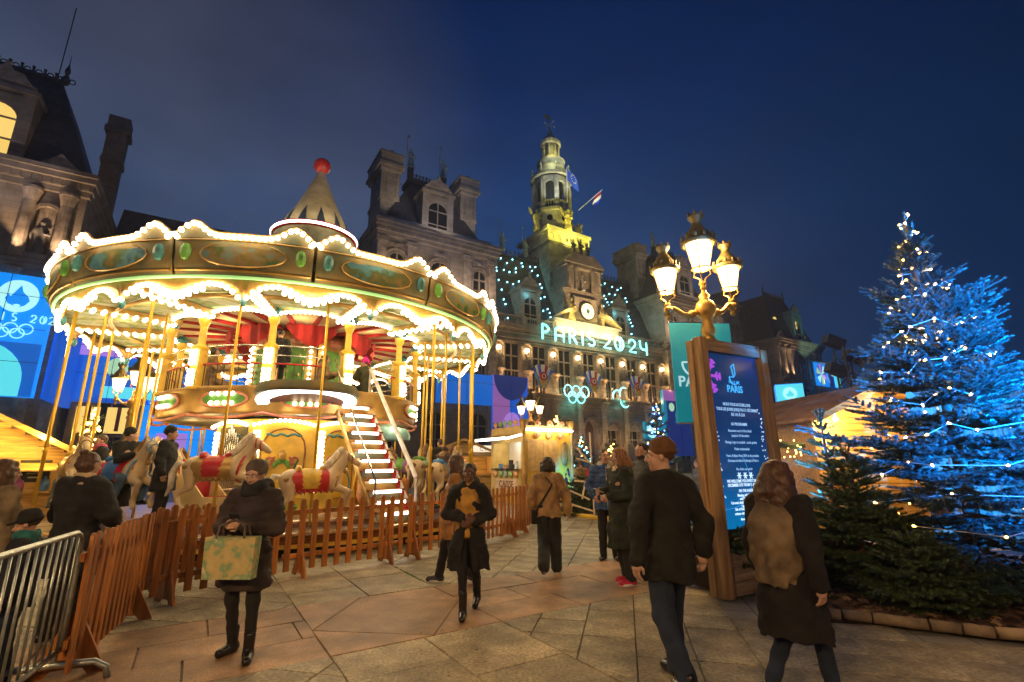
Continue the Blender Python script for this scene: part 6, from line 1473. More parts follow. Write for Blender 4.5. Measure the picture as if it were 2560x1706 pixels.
for t, w in ((lfc, 3.8), (ch2, 3.4)):
    b = B(); b.bb(.1, w-.1, -.35, .3, .98, 1.03); b.obj('counter', M_plk, t); point((w*.5, .5, 1.9), 55, (1, .75, .38), .2, t)
    for k in range(3): b = B(); zz = 1.52 if t is lfc else 2.0; b.prism([(-.62+.2*k, zz+.06*k), (-.62+.2*k, zz+.035+.06*k), (-.38+.2*k, zz+.11+.06*k), (-.38+.2*k, zz+.075+.06*k)], .0, w, 'yz'); b.obj('awning_board', M_plk, t)
GOODS = [(.12, (.55, .05, .04), 'red'), (.10, (.7, .55, .1), 'yellow'), (.11, (.1, .3, .12), 'green'), (.1, (.75, .7, .6), 'cream'), (.12, (.4, .1, .3), 'plum'), (.1, (.1, .25, .5), 'blue')]
for k in range(6):
    r, c, nm = GOODS[k]; v = Matrix.Rotation(rad(50), 3, 'Z') @ Vector((.9+.5*k, -.12, 1.031))
    b = B(); b.lathe([(r*.7, 0), (r, .02), (r*1.1, .16), (r*.9, .26), (r*.35, .30), (r*.3, .36), (.02, .37)], 10); o = link('gift_jar', b.mesh('gift_jar', mat('jar_'+nm, c, .3), True), None, (-14.4+v.x, 10.5+v.y, v.z)); tag(o, nm+' gift jar on the counter of the open chalet', 'jar', 'gift jars on the chalet counter')
bd = thing('menu_board', 'small black menu board with pale lettering on the open chalet', 'menu board', (-12.32, 12.9, 1.25), rad(50)); b = B(); b.bb(-.3, .3, 0, .03, 0, .55); b.obj('board', M_blk, bd)
for i, z in enumerate((.42, .3, .2, .1)): b = B(); b.bb(-.2+.03*i, .2-.03*i, -.008, -.001, z, z+.035); b.obj('chalk_line', mat('chalk', (.6, .55, .4), .7), bd)
tw = thing('board_wall', 'tall wall of upright larch boards behind the big blue-lit fir', 'board wall', (8.05, 9.75, 0), rad(-4))
for i in range(15):
    x = .28*i; b = B(); b.box((x, rnd.uniform(-.012, .012), 1.62), (.262, .03, 3.2)); b.obj('plank', M_plv, tw)
for z in (.5, 1.8, 3.0): b = B(); b.bb(-.15, 4.1, .03, .08, z, z+.1); b.obj('rail', M_plv, tw)
b = B(); b.bb(-.16, 4.12, -.05, .06, 3.225, 3.27); b.obj('cap_board', M_plv, tw)
# ------------------------------------------------------------------ firs, fairy lights, planted bed
M_ndl = mat('fir_needles', (.035, .085, .075), .42, var=.3, sc=9, spec=.6)
M_ndd = mat('dark_fir_needles', (.050, .085, .026), .5, var=.35, sc=7)
M_brk = mat('fir_bark', (.10, .065, .04), .85, var=.3, sc=9, bump=.5)
def twig_template(n, seed=0):
    r = np.random.RandomState(seed); V = []; F = []
    for i in range(n):
        x = i/n; a = r.rand()*2*math.pi; L = .145*(1-.25*x)*(.8+.4*r.rand()); w = .028
        ax = np.array([.62, .78*math.cos(a), .78*math.sin(a)]); side = np.array([0, -math.sin(a), math.cos(a)])
        p = np.array([x, 0, 0]); V += [p-side*w, p+side*w, p+ax*L*1.3]; F.append((3*i, 3*i+1, 3*i+2))
    return np.array(V), np.array(F)
TW = [twig_template(84, k) for k in range(3)]
def fir(label, loc, h, R_, tiers, seed, m=None, twig=.22, bare=0., z0=.12, cat='fir tree', group=None, dens=1., lean=0., lead=True, droop=0., pw=.82, rag=.25):
    m = m or M_ndl; r = random.Random(seed); nr = np.random.RandomState(seed)
    t = thing('fir_tree', label, cat, loc, 0, group)
    b = B(); b.tube([(lean*math.sin(3*i/6)*.3, lean*.1*i/6, h*i/6) for i in range(7)], [.055*h/3*(1-i/6.5)+.008 for i in range(7)], 8); b.obj('trunk', M_brk, t, True)
    st = B(); Vs = []; Fs = []; off = 0; tips = []
    def add_twig(p, d, L):
        nonlocal off
        V, F = TW[r.randrange(3)]
        x = d.normalized(); up = Vector((r.uniform(-.3, .3), r.uniform(-.3, .3), 1)); y = up.cross(x).normalized(); z = x.cross(y)
        A = np.array([x*L, y*.22, z*.22]); W_ = V @ A + np.array(p); Vs.append(W_); Fs.append(F+off); off += len(V)
    for k in range(tiers):
        f = (k+.5*r.random())/tiers; z = z0+(h*(.93 if lead else 1.)-z0)*f**.92
        RL = R_*(1-f)**pw*(.78+.4*r.random())
        nb = max(4, int((9 if f < .7 else 6)*dens))
        a_ = r.random()*6
        for q in range(nb):
            if r.random() < bare: continue
            az = a_+2*math.pi*q/nb+r.uniform(-.25, .25); L = RL*(1.-rag*.9+rag*1.9*r.random())+.05
            el = -.22-droop+.75*f+r.uniform(-.1, .12)
            d = Vector((math.cos(az)*math.cos(el), math.sin(az)*math.cos(el), math.sin(el)))
            s0 = Vector((0, 0, z)); pts = [s0+d*L*u+Vector((0, 0, -.10*L*math.sin(u*2.2)+.16*L*u*u)) for u in (0, .33, .66, 1)]
            st.tube(pts, [.012*L+.004, .009*L+.003, .006, .003], 4)
            hz = Vector((-math.sin(az), math.cos(az), 0)); n = max(2, int(L/(twig*.34)*dens))
            for i in range(n):
                u = .18+.82*(i+.4*r.random())/n; j = min(2, int(u*3)); w = u*3-j; p = pts[j].lerp(pts[j+1], min(1, w)); sgn = 1 if i % 2 else -1
                sl = (.42*L*(1-u)+twig*.75)*(.8+.4*r.random()); dd = (d*.75+hz*sgn*(.75)+Vector((0, 0, r.uniform(-.08, .22)))).normalized()
                if sl > twig*1.35:
                    st.cyl(p, p+dd*sl*.8, .004, .002, 3, False); m2 = int(sl/(twig*.5))
                    for i2 in range(m2):
                        u2 = (i2+.5)/m2; s2 = 1 if i2 % 2 else -1; p2 = p+dd*sl*u2*.85; h2 = Vector((-dd.y, dd.x, 0)).normalized()
                        add_twig(p2, dd*.8+h2*s2*.65+Vector((0, 0, r.uniform(0, .2))), twig*r.uniform(.6, .95))
                add_twig(p+dd*max(0, sl-twig), dd+Vector((0, 0, .1)), twig*r.uniform(.8, 1.15))
            add_twig(pts[3]-d*twig*.6, d+Vector((0, 0, .15)), twig*1.2); add_twig(pts[2], d+Vector((0, 0, .1)), twig*1.1); tips.append(tuple(pts[3]))
    if lead:
        for k in range(5): a = k*2.4; add_twig(Vector((0, 0, h*.93)), Vector((.35*math.cos(a), .35*math.sin(a), 1)), twig*1.4)
        add_twig(Vector((0, 0, h*.93)), Vector((0, 0, 1)), h*.06); add_twig(Vector((0, 0, h*.965)), Vector((.03, 0, 1)), h*.06)
    st.obj('branches', M_brk, t, kind='stuff')
    V = np.concatenate(Vs); F = np.concatenate(Fs)
    me = bpy.data.meshes.new('crown'); me.vertices.add(len(V)); me.vertices.foreach_set('co', V.ravel())
    me.loops.add(F.size); me.loops.foreach_set('vertex_index', F.ravel().astype(np.int32)); me.polygons.add(len(F)); me.polygons.foreach_set('loop_start', np.arange(0, F.size, 3, dtype=np.int32))
    me.materials.append(m); me.update(calc_edges=True); link('crown', me, t); return t, tips
T0 = (6.12, 6.85, 0)
big, tips = fir('tall fir floodlit blue and wound with small warm lights', T0, 5.25, 1.66, 20, 5, twig=.215, z0=.35, dens=1.2, lean=.0, droop=.03, pw=1.02, bare=.10, rag=.5)
fl_ = thing('fairy_lights', 'string of small warm lights wound round the tall blue-lit fir', 'string lights', T0)
bl = B(); bl.lathe([(.003, -.03), (.008, -.02), (.016, .010), (.010, .016), (.001, .018)], 6); blm = bl.mesh('bulb', mat('fairy_bulb', (1, .8, .4), .4, var=0, em=(1, .52, .10), es=9))
P = []; n = 112
for i in range(n):
    u = i/n; z = .7+3.75*u; f = (z-.35)/4.9; r = 1.72*(1-f)**1.1*(.84+.14*math.sin(i*1.7)); a = 17*math.pi*u**.8+.3*math.sin(i*.9)
    P.append((r*math.cos(a), r*math.sin(a), z+.07*math.sin(i*2.3)))
for i in range(18): u = i/17; P.append((.22*math.cos(i*1.1)*(1-u*.75), .2*math.sin(i*1.1)*(1-u*.75), 4.42+.9*u+.05*math.sin(i*2)))
w = B(); w.tube(P, .0055, 4); w.obj('wire', mat('pale_wire', (.55, .5, .42), .5, var=0), fl_)
for i, p in enumerate(P):
    o = link('bulb', blm, fl_, p); o.rotation_euler = (rnd.uniform(-1.6, 1.6), rnd.uniform(-1.6, 1.6), 0)
for i in range(0, len(P), 14): point((P[i][0]*.85, P[i][1]*.85, P[i][2]), 1.0, (1, .62, .2), .03, fl_)
def flood(label, loc, to, pw, ang, col=(.02, .30, 1.)):
    t = thing('floodlight', label, 'floodlight', loc, 0, 'blue floodlights by the fir'); d = (Vector(to)-Vector(loc)).normalized(); M = d.to_track_quat('Z', 'Y').to_matrix()
    b = B(); b.box((0, 0, 0), (.2, .15, .06), M=M); b.obj('housing', M_blk, t); b = B(); b.box(d*.032, (.17, .12, .006), M=M); b.obj('led_face', mat('blue_led', (.1, .3, 1), .4, var=0, em=(.05, .2, 1), es=6), t)
    b = B(); b.cyl((-.09, 0, 0), (-.09, 0, -.14), .012, n=5).cyl((.09, 0, 0), (.09, 0, -.14), .012, n=5).box((0, 0, -.14), (.24, .12, .012)); b.obj('bracket', M_blk, t)
    spot(tuple(d*.06), tuple(d*2), pw, col, ang, .7, .08, t); return t
flood('blue floodlight on the mulch at the outer side of the tall fir', (8.3, 4.0, .17), (6.7, 6.8, 3.6), 22000, 66, (.0, .26, 1.))
flood('blue floodlight on the mulch behind the wooden planter', (3.9, 8.3, .17), (6.0, 6.9, 2.7), 11000, 80, (.02, .26, 1.))
t_ = flood('added blue projector, unseen on the lamp behind the viewer, aimed at the tall fir', (4.55, -3.1, 3.55), (6.75, 6.8, 2.45), 46000, 27, (.0, .21, 1.))  # projector added out of view to light the near side of the fir
b = B(); b.cyl((0, 0, 0), (-.15, -.3, 0), .03, n=6); b.obj('clamp_arm', M_blk, t_)
fir('small dark bushy fir beside the planter', (4.55, 6.8, 0), 1.75, .8, 10, 21, M_ndd, twig=.17, dens=1.1, group='small firs in the bed')
fir('low spreading fir in front of the tall lit fir', (4.55, 5.95, 0), .75, .65, 6, 22, M_ndd, twig=.17, dens=1.2, group='small firs in the bed', lead=False)
fir('thin half-bare fir top sticking up behind the planter', (4.75, 7.55, 0), 2.35, .75, 10, 23, M_ndd, twig=.16, bare=.35, dens=.7, group='small firs in the bed')
# fir sprigs in the planter
pg = B(); 
sp_, _ = fir('fir greenery filling the wooden planter', (2.9, 6.83, .40), .36, .33, 5, 31, M_ndd, twig=.12, dens=.9, z0=.0, lead=False, cat='greenery')
sp_, _ = fir('fir greenery with tiny lights at the far end of the planter', (4.1, 7.5, .40), .45, .35, 5, 32, M_ndd, twig=.12, dens=.9, z0=.0, lead=False, cat='greenery')
# bark bed with chips, leaves and a log edge
M_mul = mat('bark_mulch', (.085, .042, .020), .95, var=.4, sc=14, bump=.8, bsc=40)
BEDP = [(3.02, 5.95), (3.22, 5.66), (3.65, 5.52), (4.07, 5.30), (4.46, 5.08), (4.9, 4.92), (5.5, 4.75), (6.4, 4.5), (9.5, 4.2), (11.5, 9.3), (5, 9.3), (3.2, 7.2)]
b = B(); b.add([(x, y, .0) for x, y in BEDP]+[(x, y, .055) for x, y in BEDP], [tuple(range(12, 24))]+[(i, (i+1) % 12, 12+(i+1) % 12, 12+i) for i in range(12)]); bed = b.obj('bark_bed', M_mul); bed['kind'] = 'structure'
ch = B()
for i in range(3600):
    t = rnd.random()**1.4; x = rnd.uniform(3.0, 7.6); lo = 5.72-.55*(x-3.2) if x < 5 else 4.75-.27*(x-5.5); y = max(4.3, lo)+.06+1.6*t
    s = rnd.uniform(.012, .045); a = rnd.random()*6; u = Vector((math.cos(a), math.sin(a), rnd.uniform(-.3, .3)))*s; v = Vector((-math.sin(a), math.cos(a), rnd.uniform(-.4, .4)))*s*.4; c = Vector((x, y, .06+rnd.random()*.03)); ch.add([c-u-v, c+u-v, c+u*.9+v, c-u*.9+v], [(0, 1, 2, 3)])
ch.obj('bark_chips', mat('bark_chip', (.15, .075, .035), .9, var=.45, sc=60), bed, kind='stuff')
lf = B()
for i in range(46):
    x = rnd.uniform(3.3, 6.6); y = (5.72-.55*(x-3.2) if x < 5 else 4.75-.27*(x-5.5))+rnd.uniform(-.02, .75); s = rnd.uniform(.03, .075); a0 = rnd.random()*6; tz = rnd.uniform(-.5, .5)
    P = []
    for k in range(10): rr = s*(1 if k % 2 == 0 else .55); a = a0+k*math.pi/5; P.append((x+rr*math.cos(a), y+rr*math.sin(a), .095+rr*math.sin(a)*tz+.012*(k % 2)))
    lf.add(P, [tuple(range(10))])
o = lf.obj('fallen_leaves', mat('maple_leaf', (.30, .17, .055), .75, var=.4, sc=20)); o['kind'] = 'stuff'; tag(o, 'dry lobed leaves lying on the bark bed', 'leaves')
M_log = mat('log_edge', (.27, .19, .105), .75, var=.35, sc=5, bump=.4, bsc=18, rand=.2)
LG = [(3.16, 5.72), (3.42, 5.61), (3.66, 5.50), (4.05, 5.27), (4.27, 5.16), (4.47, 5.03), (5.1, 4.80), (5.8, 4.62)]
WL = ['nearest the planter', 'second from the planter', 'third from the planter', 'fourth from the planter', 'fifth from the planter, a short piece', 'sixth from the planter', 'seventh from the planter, at the picture edge']
for i in range(7):
    a, c = Vector((*LG[i], .065)), Vector((*LG[i+1], .065+rnd.uniform(-.006, .006))); d = (c-a).normalized()*.012
    b = B(); b.tube([a+d+(c-a-2*d)*k/4+Vector((0, 0, rnd.uniform(-.003, .003))) for k in range(5)], [.05, .053, .05, .052, .05], 12); o = b.obj('edging_log', M_log, None, True); tag(o, 'round edging log '+WL[i], 'log', 'logs edging the bark bed')
# ------------------------------------------------------------------ bed and stick sculpture by the ticket booth
b = B(); P = [(1.5, 16.9), (1.99, 16.2), (2.66, 15.05), (3.6, 14.4), (6.5, 14.6), (8, 19), (4, 26), (2.6, 24)]
b.add([(x, y, 0) for x, y in P]+[(x, y, .1) for x, y in P], [tuple(range(8, 16))]+[(i, (i+1) % 8, 8+(i+1) % 8, 8+i) for i in range(8)]); bed2 = b.obj('planting_bed', M_mul); bed2['kind'] = 'structure'
b = B(); b.tube([(x, y, .05) for x, y in [(1.5, 16.75), (1.97, 16.05), (2.64, 14.9), (3.6, 14.25)]], .07, 6); o = b.obj('yellow_kerb', M_yl); tag(o, 'yellow painted kerb edging the far planting bed', 'kerb')
bf, _ = fir('narrow fir lit blue beside the ticket booth', (3.25, 23.2, .1), 2.75, .85, 10, 41, M_ndl, twig=.2, dens=.9); 
spot((1.9, 20.0, .3), (3.25, 23.2, 1.8), 700, (.03, .35, 1), 60)
w = thing('fairy_lights', 'warm and blue lights on the narrow fir beside the ticket booth', 'string lights', (3.25, 23.2, .1)); bb_ = B(); bb_.ball((0, 0, 0), .035, 6, 4); bbm = bb_.mesh('bulb', MAT['fairy_bulb']); bbb = bb_.mesh('bulb', M_bulbc)
for i in range(40): u = rnd.random(); a = rnd.random()*6.3; r = .85*(1-u)+.02; link('bulb', bbm if i % 3 == 0 else bbb, w, (r*math.cos(a), r*math.sin(a), .2+2.5*u))
gf, _ = fir('green fir with warm lights behind the standing group', (3.5, 17.5, .1), 2.3, .95, 9, 43, M_ndd, twig=.2, dens=.9)
w = thing('fairy_lights', 'warm lights on the green fir behind the standing group', 'string lights', (3.5, 17.5, .1))
for i in range(46): u = rnd.random(); a = rnd.random()*6.3; r = .98*(1-u)+.02; link('bulb', bbm, w, (r*math.cos(a), r*math.sin(a), .15+2.1*u))
point((-.2, -1.0, 1.2), 14, (1, .7, .3), .1, w)
fir('low green fir at the foot of the white stick sculpture', (2.25, 16.6, .1), 1.15, .75, 7, 44, M_ndd, twig=.18, dens=1.)
yl = thing('fairy_lights', 'column of golden lights above the ticket booth roof', 'string lights', (3.0, 34.0, 0)); tr_, _ = fir('slim fir dressed in golden lights beyond the ticket booth', (3.0, 34.0, 0), 5.0, 1.3, 10, 45, M_ndd, twig=.3, dens=.7)
bg_ = B(); bg_.ball((0, 0, 0), .06, 6, 4); bgm = bg_.mesh('bulb', MAT['fairy_bulb'])
for i in range(80): u = rnd.random(); a = rnd.random()*6.3; r = 1.3*(1-u)+.03; link('bulb', bgm, yl, (r*math.cos(a), r*math.sin(a), .3+4.6*u))
y2 = thing('fairy_lights', 'golden lights on a slim fir before the hoardings behind the carousel', 'string lights', (-17.6, 20.5, 0)); fir('slim fir dressed in golden lights behind the carousel', (-17.6, 20.5, 0), 4.0, .9, 9, 46, M_ndd, twig=.3, dens=.7)
for i in range(70): u = rnd.random(); a = rnd.random()*6.3; r = .95*(1-u)+.03; link('bulb', bgm, y2, (r*math.cos(a), r*math.sin(a), .3+3.7*u))
M_wst = mat('white_sticks', (.62, .50, .34), .6, var=.1)
sk = thing('stick_sculpture', 'sculpture of crossed pale timber sticks by the planting bed', 'sculpture', (2.2, 14.6, 0))
for k, (a, c) in enumerate((((.13, .1, .15), (.1, .1, 2.5)), ((-.35, 0, 1.75), (.12, .05, 1.62)), ((-.25, 0, 1.95), (.25, .1, 1.45)), ((-.42, 0, 1.12), (.35, 0, 1.06)), ((-.55, 0, .85), (.0, 0, .60)), ((-.22, 0, .62), (-.1, 0, 1.1)), ((-.7, 0, .06), (-.5, 0, .48)), ((-.62, 0, .5), (.1, 0, .28)), ((-.3, .1, 2.05), (.1, .1, 1.6)))):
    b = B(); b.cyl(a, c, .028, n=6); b.obj('stick', M_wst, sk)
# blue-lit fir column and a garland of lights right behind the sign
bt_, _ = fir('slim fir glowing blue just behind the wooden sign', (3.05, 10.4, 0), 2.9, .55, 12, 47, M_ndl, twig=.17, dens=.9)
spot((2.4, 9.2, .3), (3.05, 10.4, 1.6), 420, (.02, .2, 1), 75)
w = thing('fairy_lights', 'blue and white lights on the slim fir behind the wooden sign', 'string lights', (3.05, 10.4, 0)); b3 = B(); b3.ball((0, 0, 0), .017, 6, 4); b3m = b3.mesh('bulb', mat('blue_bulb', (.2, .4, 1), .4, var=0, em=(.08, .28, 1), es=9)); b3w = b3.mesh('bulb', MAT['fairy_bulb'])
for i in range(110): u = rnd.random(); a = rnd.random()*6.3; r = .57*(1-u)+.03; link('bulb', b3w if i % 4 == 0 else b3m, w, (r*math.cos(a), r*math.sin(a), .15+2.7*u))
gl_ = thing('light_garland', 'fir garland with warm lights under the chalet eaves by the sign', 'garland', (5.2, 10.9, 2.0))
b = B(); b.tube([(-.9+.3*i, 0, -.06*math.sin(i*math.pi/2.5)) for i in range(8)], .07, 6); b.obj('garland', M_ndd, gl_)
for i in range(60): link('bulb', b3w, gl_, (rnd.uniform(-.9, 1.2), rnd.uniform(-.1, .05), rnd.uniform(-.35, .1)))
# lamp behind the tall fir, lattice mast and a far crane with red lights
street_lamp('street lamp glowing through the branches of the tall fir', (12.5, 14.0, 0), 0, [(180, .7, 0), (0, .7, 0)], 4.4, 1., 60)
M_dk = mat('dark_steel', (.02, .02, .022), .5)
ms = thing('lattice_mast', 'dark lattice lighting mast beside the tall fir', 'mast', (15.2, 21.5, 0)); b = B()
for sx in (-.35, .35):
    for sy in (-.35, .35): b.cyl((sx, sy, 0), (sx, sy, 6.6), .05, n=5)
for k in range(9):
    z = .7*k
    for sx in (-.35, .35): b.cyl((sx, -.35, z), (sx, .35, z+.7), .03, n=4); b.cyl((-.35, sx, z), (.35, sx, z+.7), .03, n=4)
b.obj('lattice', M_dk, ms)
for z, x in ((6.9, -.5), (6.2, .3), (5.6, -.6)): b = B(); b.box((x, 0, z), (.8, .5, .4), M=Matrix.Rotation(.4, 3, 'Y')); b.obj('lamp_head', M_dk, ms)
cr_ = thing('tower_crane', 'far dark tower crane carrying small red lamps', 'crane', (236, 250, 0)); b = B(); b.bb(-1, 1, -1, 1, 0, 42); b.obj('tower', M_dk, cr_); b = B(); b.bb(-26, 34, -.8, .8, 42, 43.6).prism([(-.8, 43.6), (.8, 43.6), (0, 49)], -.6, .6); b.obj('jib', M_dk, cr_)
for x in (-8.5, -5.5, -26, 30): b = B(); b.ball((x, 0, 44.4), .7, 6, 5); b.obj('red_lamp', mat('red_lamp', (1, .05, .03), .4, var=0, em=(1, .03, .02), es=5), cr_)
# ------------------------------------------------------------------ people
def fab(n, c, rough=.85, var=.38, sc=6, bump=.5): return mat(n, c, rough, var=var, sc=sc, bump=bump, bsc=180)
SK = {'light': mat('skin_light', (.50, .29, .20), .5, var=.08, sc=12), 'tan': mat('skin_tan', (.42, .23, .15), .5, var=.08, sc=12), 'dark': mat('skin_dark', (.15, .07, .042), .42, var=.1, sc=12)}
M_eye = mat('eye_dark', (.01, .008, .006), .15, var=0); M_lip = mat('lips', (.30, .10, .08), .5, var=0); M_eyw = mat('eye_white', (.6, .56, .5), .3, var=0)
BASE = dict(pel=(0, 0, .95), che=(0, 0, 1.27), nec=(0, -.01, 1.49), hea=(0, .015, 1.62),
            shR=(.168, -.01, 1.40), elR=(.235, -.03, 1.13), haR=(.245, .05, .90), shL=(-.168, -.01, 1.40), elL=(-.235, -.03, 1.13), haL=(-.245, .05, .90),
            hiR=(.085, 0, .93), knR=(.095, .02, .50), anR=(.10, -.03, .085), hiL=(-.085, 0, .93), knL=(-.095, .02, .50), anL=(-.10, -.03, .085))
SEAT = dict(pel=(0, 0, .12), che=(0, .03, .45), nec=(0, .04, .67), hea=(0, .07, .80), shR=(.18, .03, .60), elR=(.24, .14, .36), haR=(.10, .36, .42), shL=(-.18, .03, .60), elL=(-.24, .14, .36), haL=(-.10, .36, .42),
            hiR=(.10, .02, .10), knR=(.25, .36, -.02), anR=(.27, .22, -.42), hiL=(-.10, .02, .10), knL=(-.25, .36, -.02), anL=(-.27, .22, -.42))
def person(label, loc, rz, h=1.72, J=None, top=None, legs=None, shoe=None, hair=None, hat=None, skin='light', yaw=0, pitch=0, vox=.013, beard=None, scarf=None, group=None, roll=None, base=BASE, foot=(0, 0), fem=False, curl=.5, face=True):
    j = {k: np.array(v, float) for k, v in {**base, **(J or {})}.items()}
    t = thing('person', label, 'person', loc, rad(rz), group); sc = h/1.75; t.scale = (sc,)*3
    allp = np.array(list(j.values())); lo = allp.min(0)-(.32, .34, .12); hi = allp.max(0)+(.32, .34, .2)
    HM = np.array(Matrix.Rotation(rad(yaw), 3, 'Z') @ Matrix.Rotation(rad(-pitch), 3, 'X')); H = lambda *p: j['hea']+HM @ np.array(p)
    sm = SK[skin]; E_ = lambda s, c, r, k=.015: s.ell(H(*c), r, k, HM)
    # --- body, one continuous skin
    s = SD(lo, hi, vox)
    P, C_, N_ = j['pel'], j['che'], j['nec']
    s.cap(P, C_, .125, .13, .04).cap(C_-(.06, 0, 0), C_+(.06, 0, -.0), .12, None, .05).cap(j['shR'], j['shL'], .062, None, .05).cap(P-(.06, 0, 0), P+(.06, 0, 0), .105, None, .05)
    for d in 'RL':
        s.cap(j['sh'+d], j['el'+d], .05, .04, .03).cap(j['el'+d], j['ha'+d], .04, .028, .02)
        s.cap(j['hi'+d], j['kn'+d], .074, .050, .03).cap(j['kn'+d], j['an'+d], .048, .034, .03)
    s.cap(N_-(0, 0, .05), H(0, -.015, -.05), .056, .052, .03)
    E_(s, (0, -.012, .03), (.074, .094, .092)); E_(s, (0, .022, -.052), (.058, .066, .066)); E_(s, (0, .058, -.098), (.026, .024, .02))
    s.cap(H(0, .088, .012), H(0, .110, -.026), .010, .0145, .012).cap(H(.012, .09, -.03), H(-.012, .09, -.03), .011, None, .01)
    s.cap(H(.045, .066, .028), H(-.045, .066, .028), .018, None, .02)
    for q in (-1, 1): s.ell(H(.077*q, -.008, -.008), (.011, .020, .032), .006, HM); s.ell(H(.036*q, .066, -.03), (.022, .018, .02), .02, HM)
    me = s.mesh('body', sm); body = link('body', me, t)
    hb = []
    for d in 'RL':                                            # five-fingered hands, grown finer and joined to the body mesh
        a, e = j['ha'+d], j['el'+d]; f = (a-e)/np.linalg.norm(a-e); sg_ = 1 if d == 'R' else -1
        ref = np.array((0, 1, 0.)) if abs(f[1]) < .8 else np.array((0, 0, 1.)); side = np.cross(f, np.array((sg_*1., 0, 0))); side = side/np.linalg.norm(side) if np.linalg.norm(side) > .2 else ref
        pal = np.cross(side, f); pal = pal*(-1 if pal[0]*sg_ > 0 else 1)
        g = SD(a-.16, a+.2, max(.006, vox*.5)); c0 = a+f*.045
        g.cap(a-f*.03, c0, .026, .03, .02).cap(c0-side*.022, c0+side*.022, .021, None, .015)
        for i, (o_, L) in enumerate(((-.033, .062), (-.011, .074), (.011, .070), (.033, .055))):
            b0 = c0+f*.03+side*o_; k1 = b0+(f*math.cos(curl)+pal*math.sin(curl))*L*.5; k2 = k1+(f*math.cos(curl*2)+pal*math.sin(curl*2))*L*.5
            g.cap(b0, k1, .0098, .009, .006).cap(k1, k2, .009, .0075, .004)
        b0 = c0-f*.025-side*.03 if True else c0; k1 = b0+(f*.6-side*.55+pal*.5)*.042; g.cap(b0, k1, .012, .011, .008).cap(k1, k1+(f*.85+pal*.3)*.03, .011, .009, .004)
        hb.append(g.mesh('hand', sm))
    if hb:
        import bmesh
        bm = bmesh.new(); bm.from_mesh(me)
        for x in hb: bm.from_mesh(x)
        bm.to_mesh(me); bm.free()
        for x in hb: bpy.data.meshes.remove(x)
        me.polygons.foreach_set('use_smooth', [True]*len(me.polygons)); me.update()
    if face:
        for q in (-1, 1):
            b = B(); p = H(.030*q, .079, .004); b.ball(p, .0125, 8, 6); o = b.obj('eye', M_eyw, t, True); b = B(); p2 = H(.030*q, .0885, .004); b.ball(p2, .0068, 6, 5); b.obj('iris', M_eye, o, True)
            b = B(); b.tube([H(.014*q, .089, .027), H(.032*q, .088, .033), H(.05*q, .073, .026)], .0045, 4); b.obj('eyebrow', hair[1] if hair else M_eye, t, True)
        b = B(); b.tube([H(-.024, .078, -.062), H(-.008, .088, -.059), H(.008, .088, -.059), H(.024, .078, -.062)], [.003, .0075, .0075, .003], 6); b.obj('lips', M_lip, t, True)
    def part(nm, m, fn, v=None):
        s = SD(lo, hi, v or vox); fn(s)
        if s.D.min() < 0: return link(nm, s.mesh(nm, m), t)
    zc = lambda z: 0.
    if legs:
        m, r0, r1, r2 = legs
        def f(s):
            s.cap(P+(-.05, -.005, .02), P+(.05, -.005, .02), .125, None, .04)
            for d in 'RL': s.cap(j['hi'+d], j['kn'+d], r0, r1, .03).cap(j['kn'+d], j['an'+d]+(0, 0, .0), r1, r2, .03)
            s.noise(.004, 42, 3)
        part('trousers', m, f)
    if shoe:
        m, boot = shoe
        def f(s):
            for i, d in [(i, d) for i, d in enumerate('RL') if d == DD[0]]:
                a = j['an'+d]; fd = np.array((math.sin(rad(foot[i])), math.cos(rad(foot[i])), 0)); tip = (j['kn'+d]-a); lift = a[2]-.085
                dz = -.04 if lift < .05 else -.05
                s.cap(a+(0, 0, dz)-fd*.03, a+fd*.145+(0, 0, dz-.008-(.05 if lift > .05 else 0)), .047, .040, .03).cap(a+(0, 0, dz), a+(0, 0, .02+boot), .045, .05, .03)
            if base is BASE: s.D = np.maximum(s.D, .004-s.ax[2][None, None, :])
        DD = ['R']; o = part('shoe', m, f, min(vox, .011)); DD[0] = 'L'; part('shoe', m, f, min(vox, .011))
        if m.name.startswith('sneaker'):
            for i, d in enumerate('RL'):
                b = B(); a = j['an'+d]; fd = Vector((math.sin(rad(foot[i])), math.cos(rad(foot[i])), 0)); c = Vector(a)+fd*.055; z = a[2]-.085
                b.prism([(c.x+.055*math.cos(q)*1.0+fd.x*.07*math.sin(q) if False else c.x+.048*math.cos(q)*fd.y+fd.x*.125*math.sin(q), c.y-.048*math.cos(q)*fd.x+fd.y*.125*math.sin(q)) for q in [k*math.pi/8 for k in range(16)]], z+.001, z+.028, 'xy')
                b.obj('sole', mat('white_sole', (.7, .66, .58), .6), t)
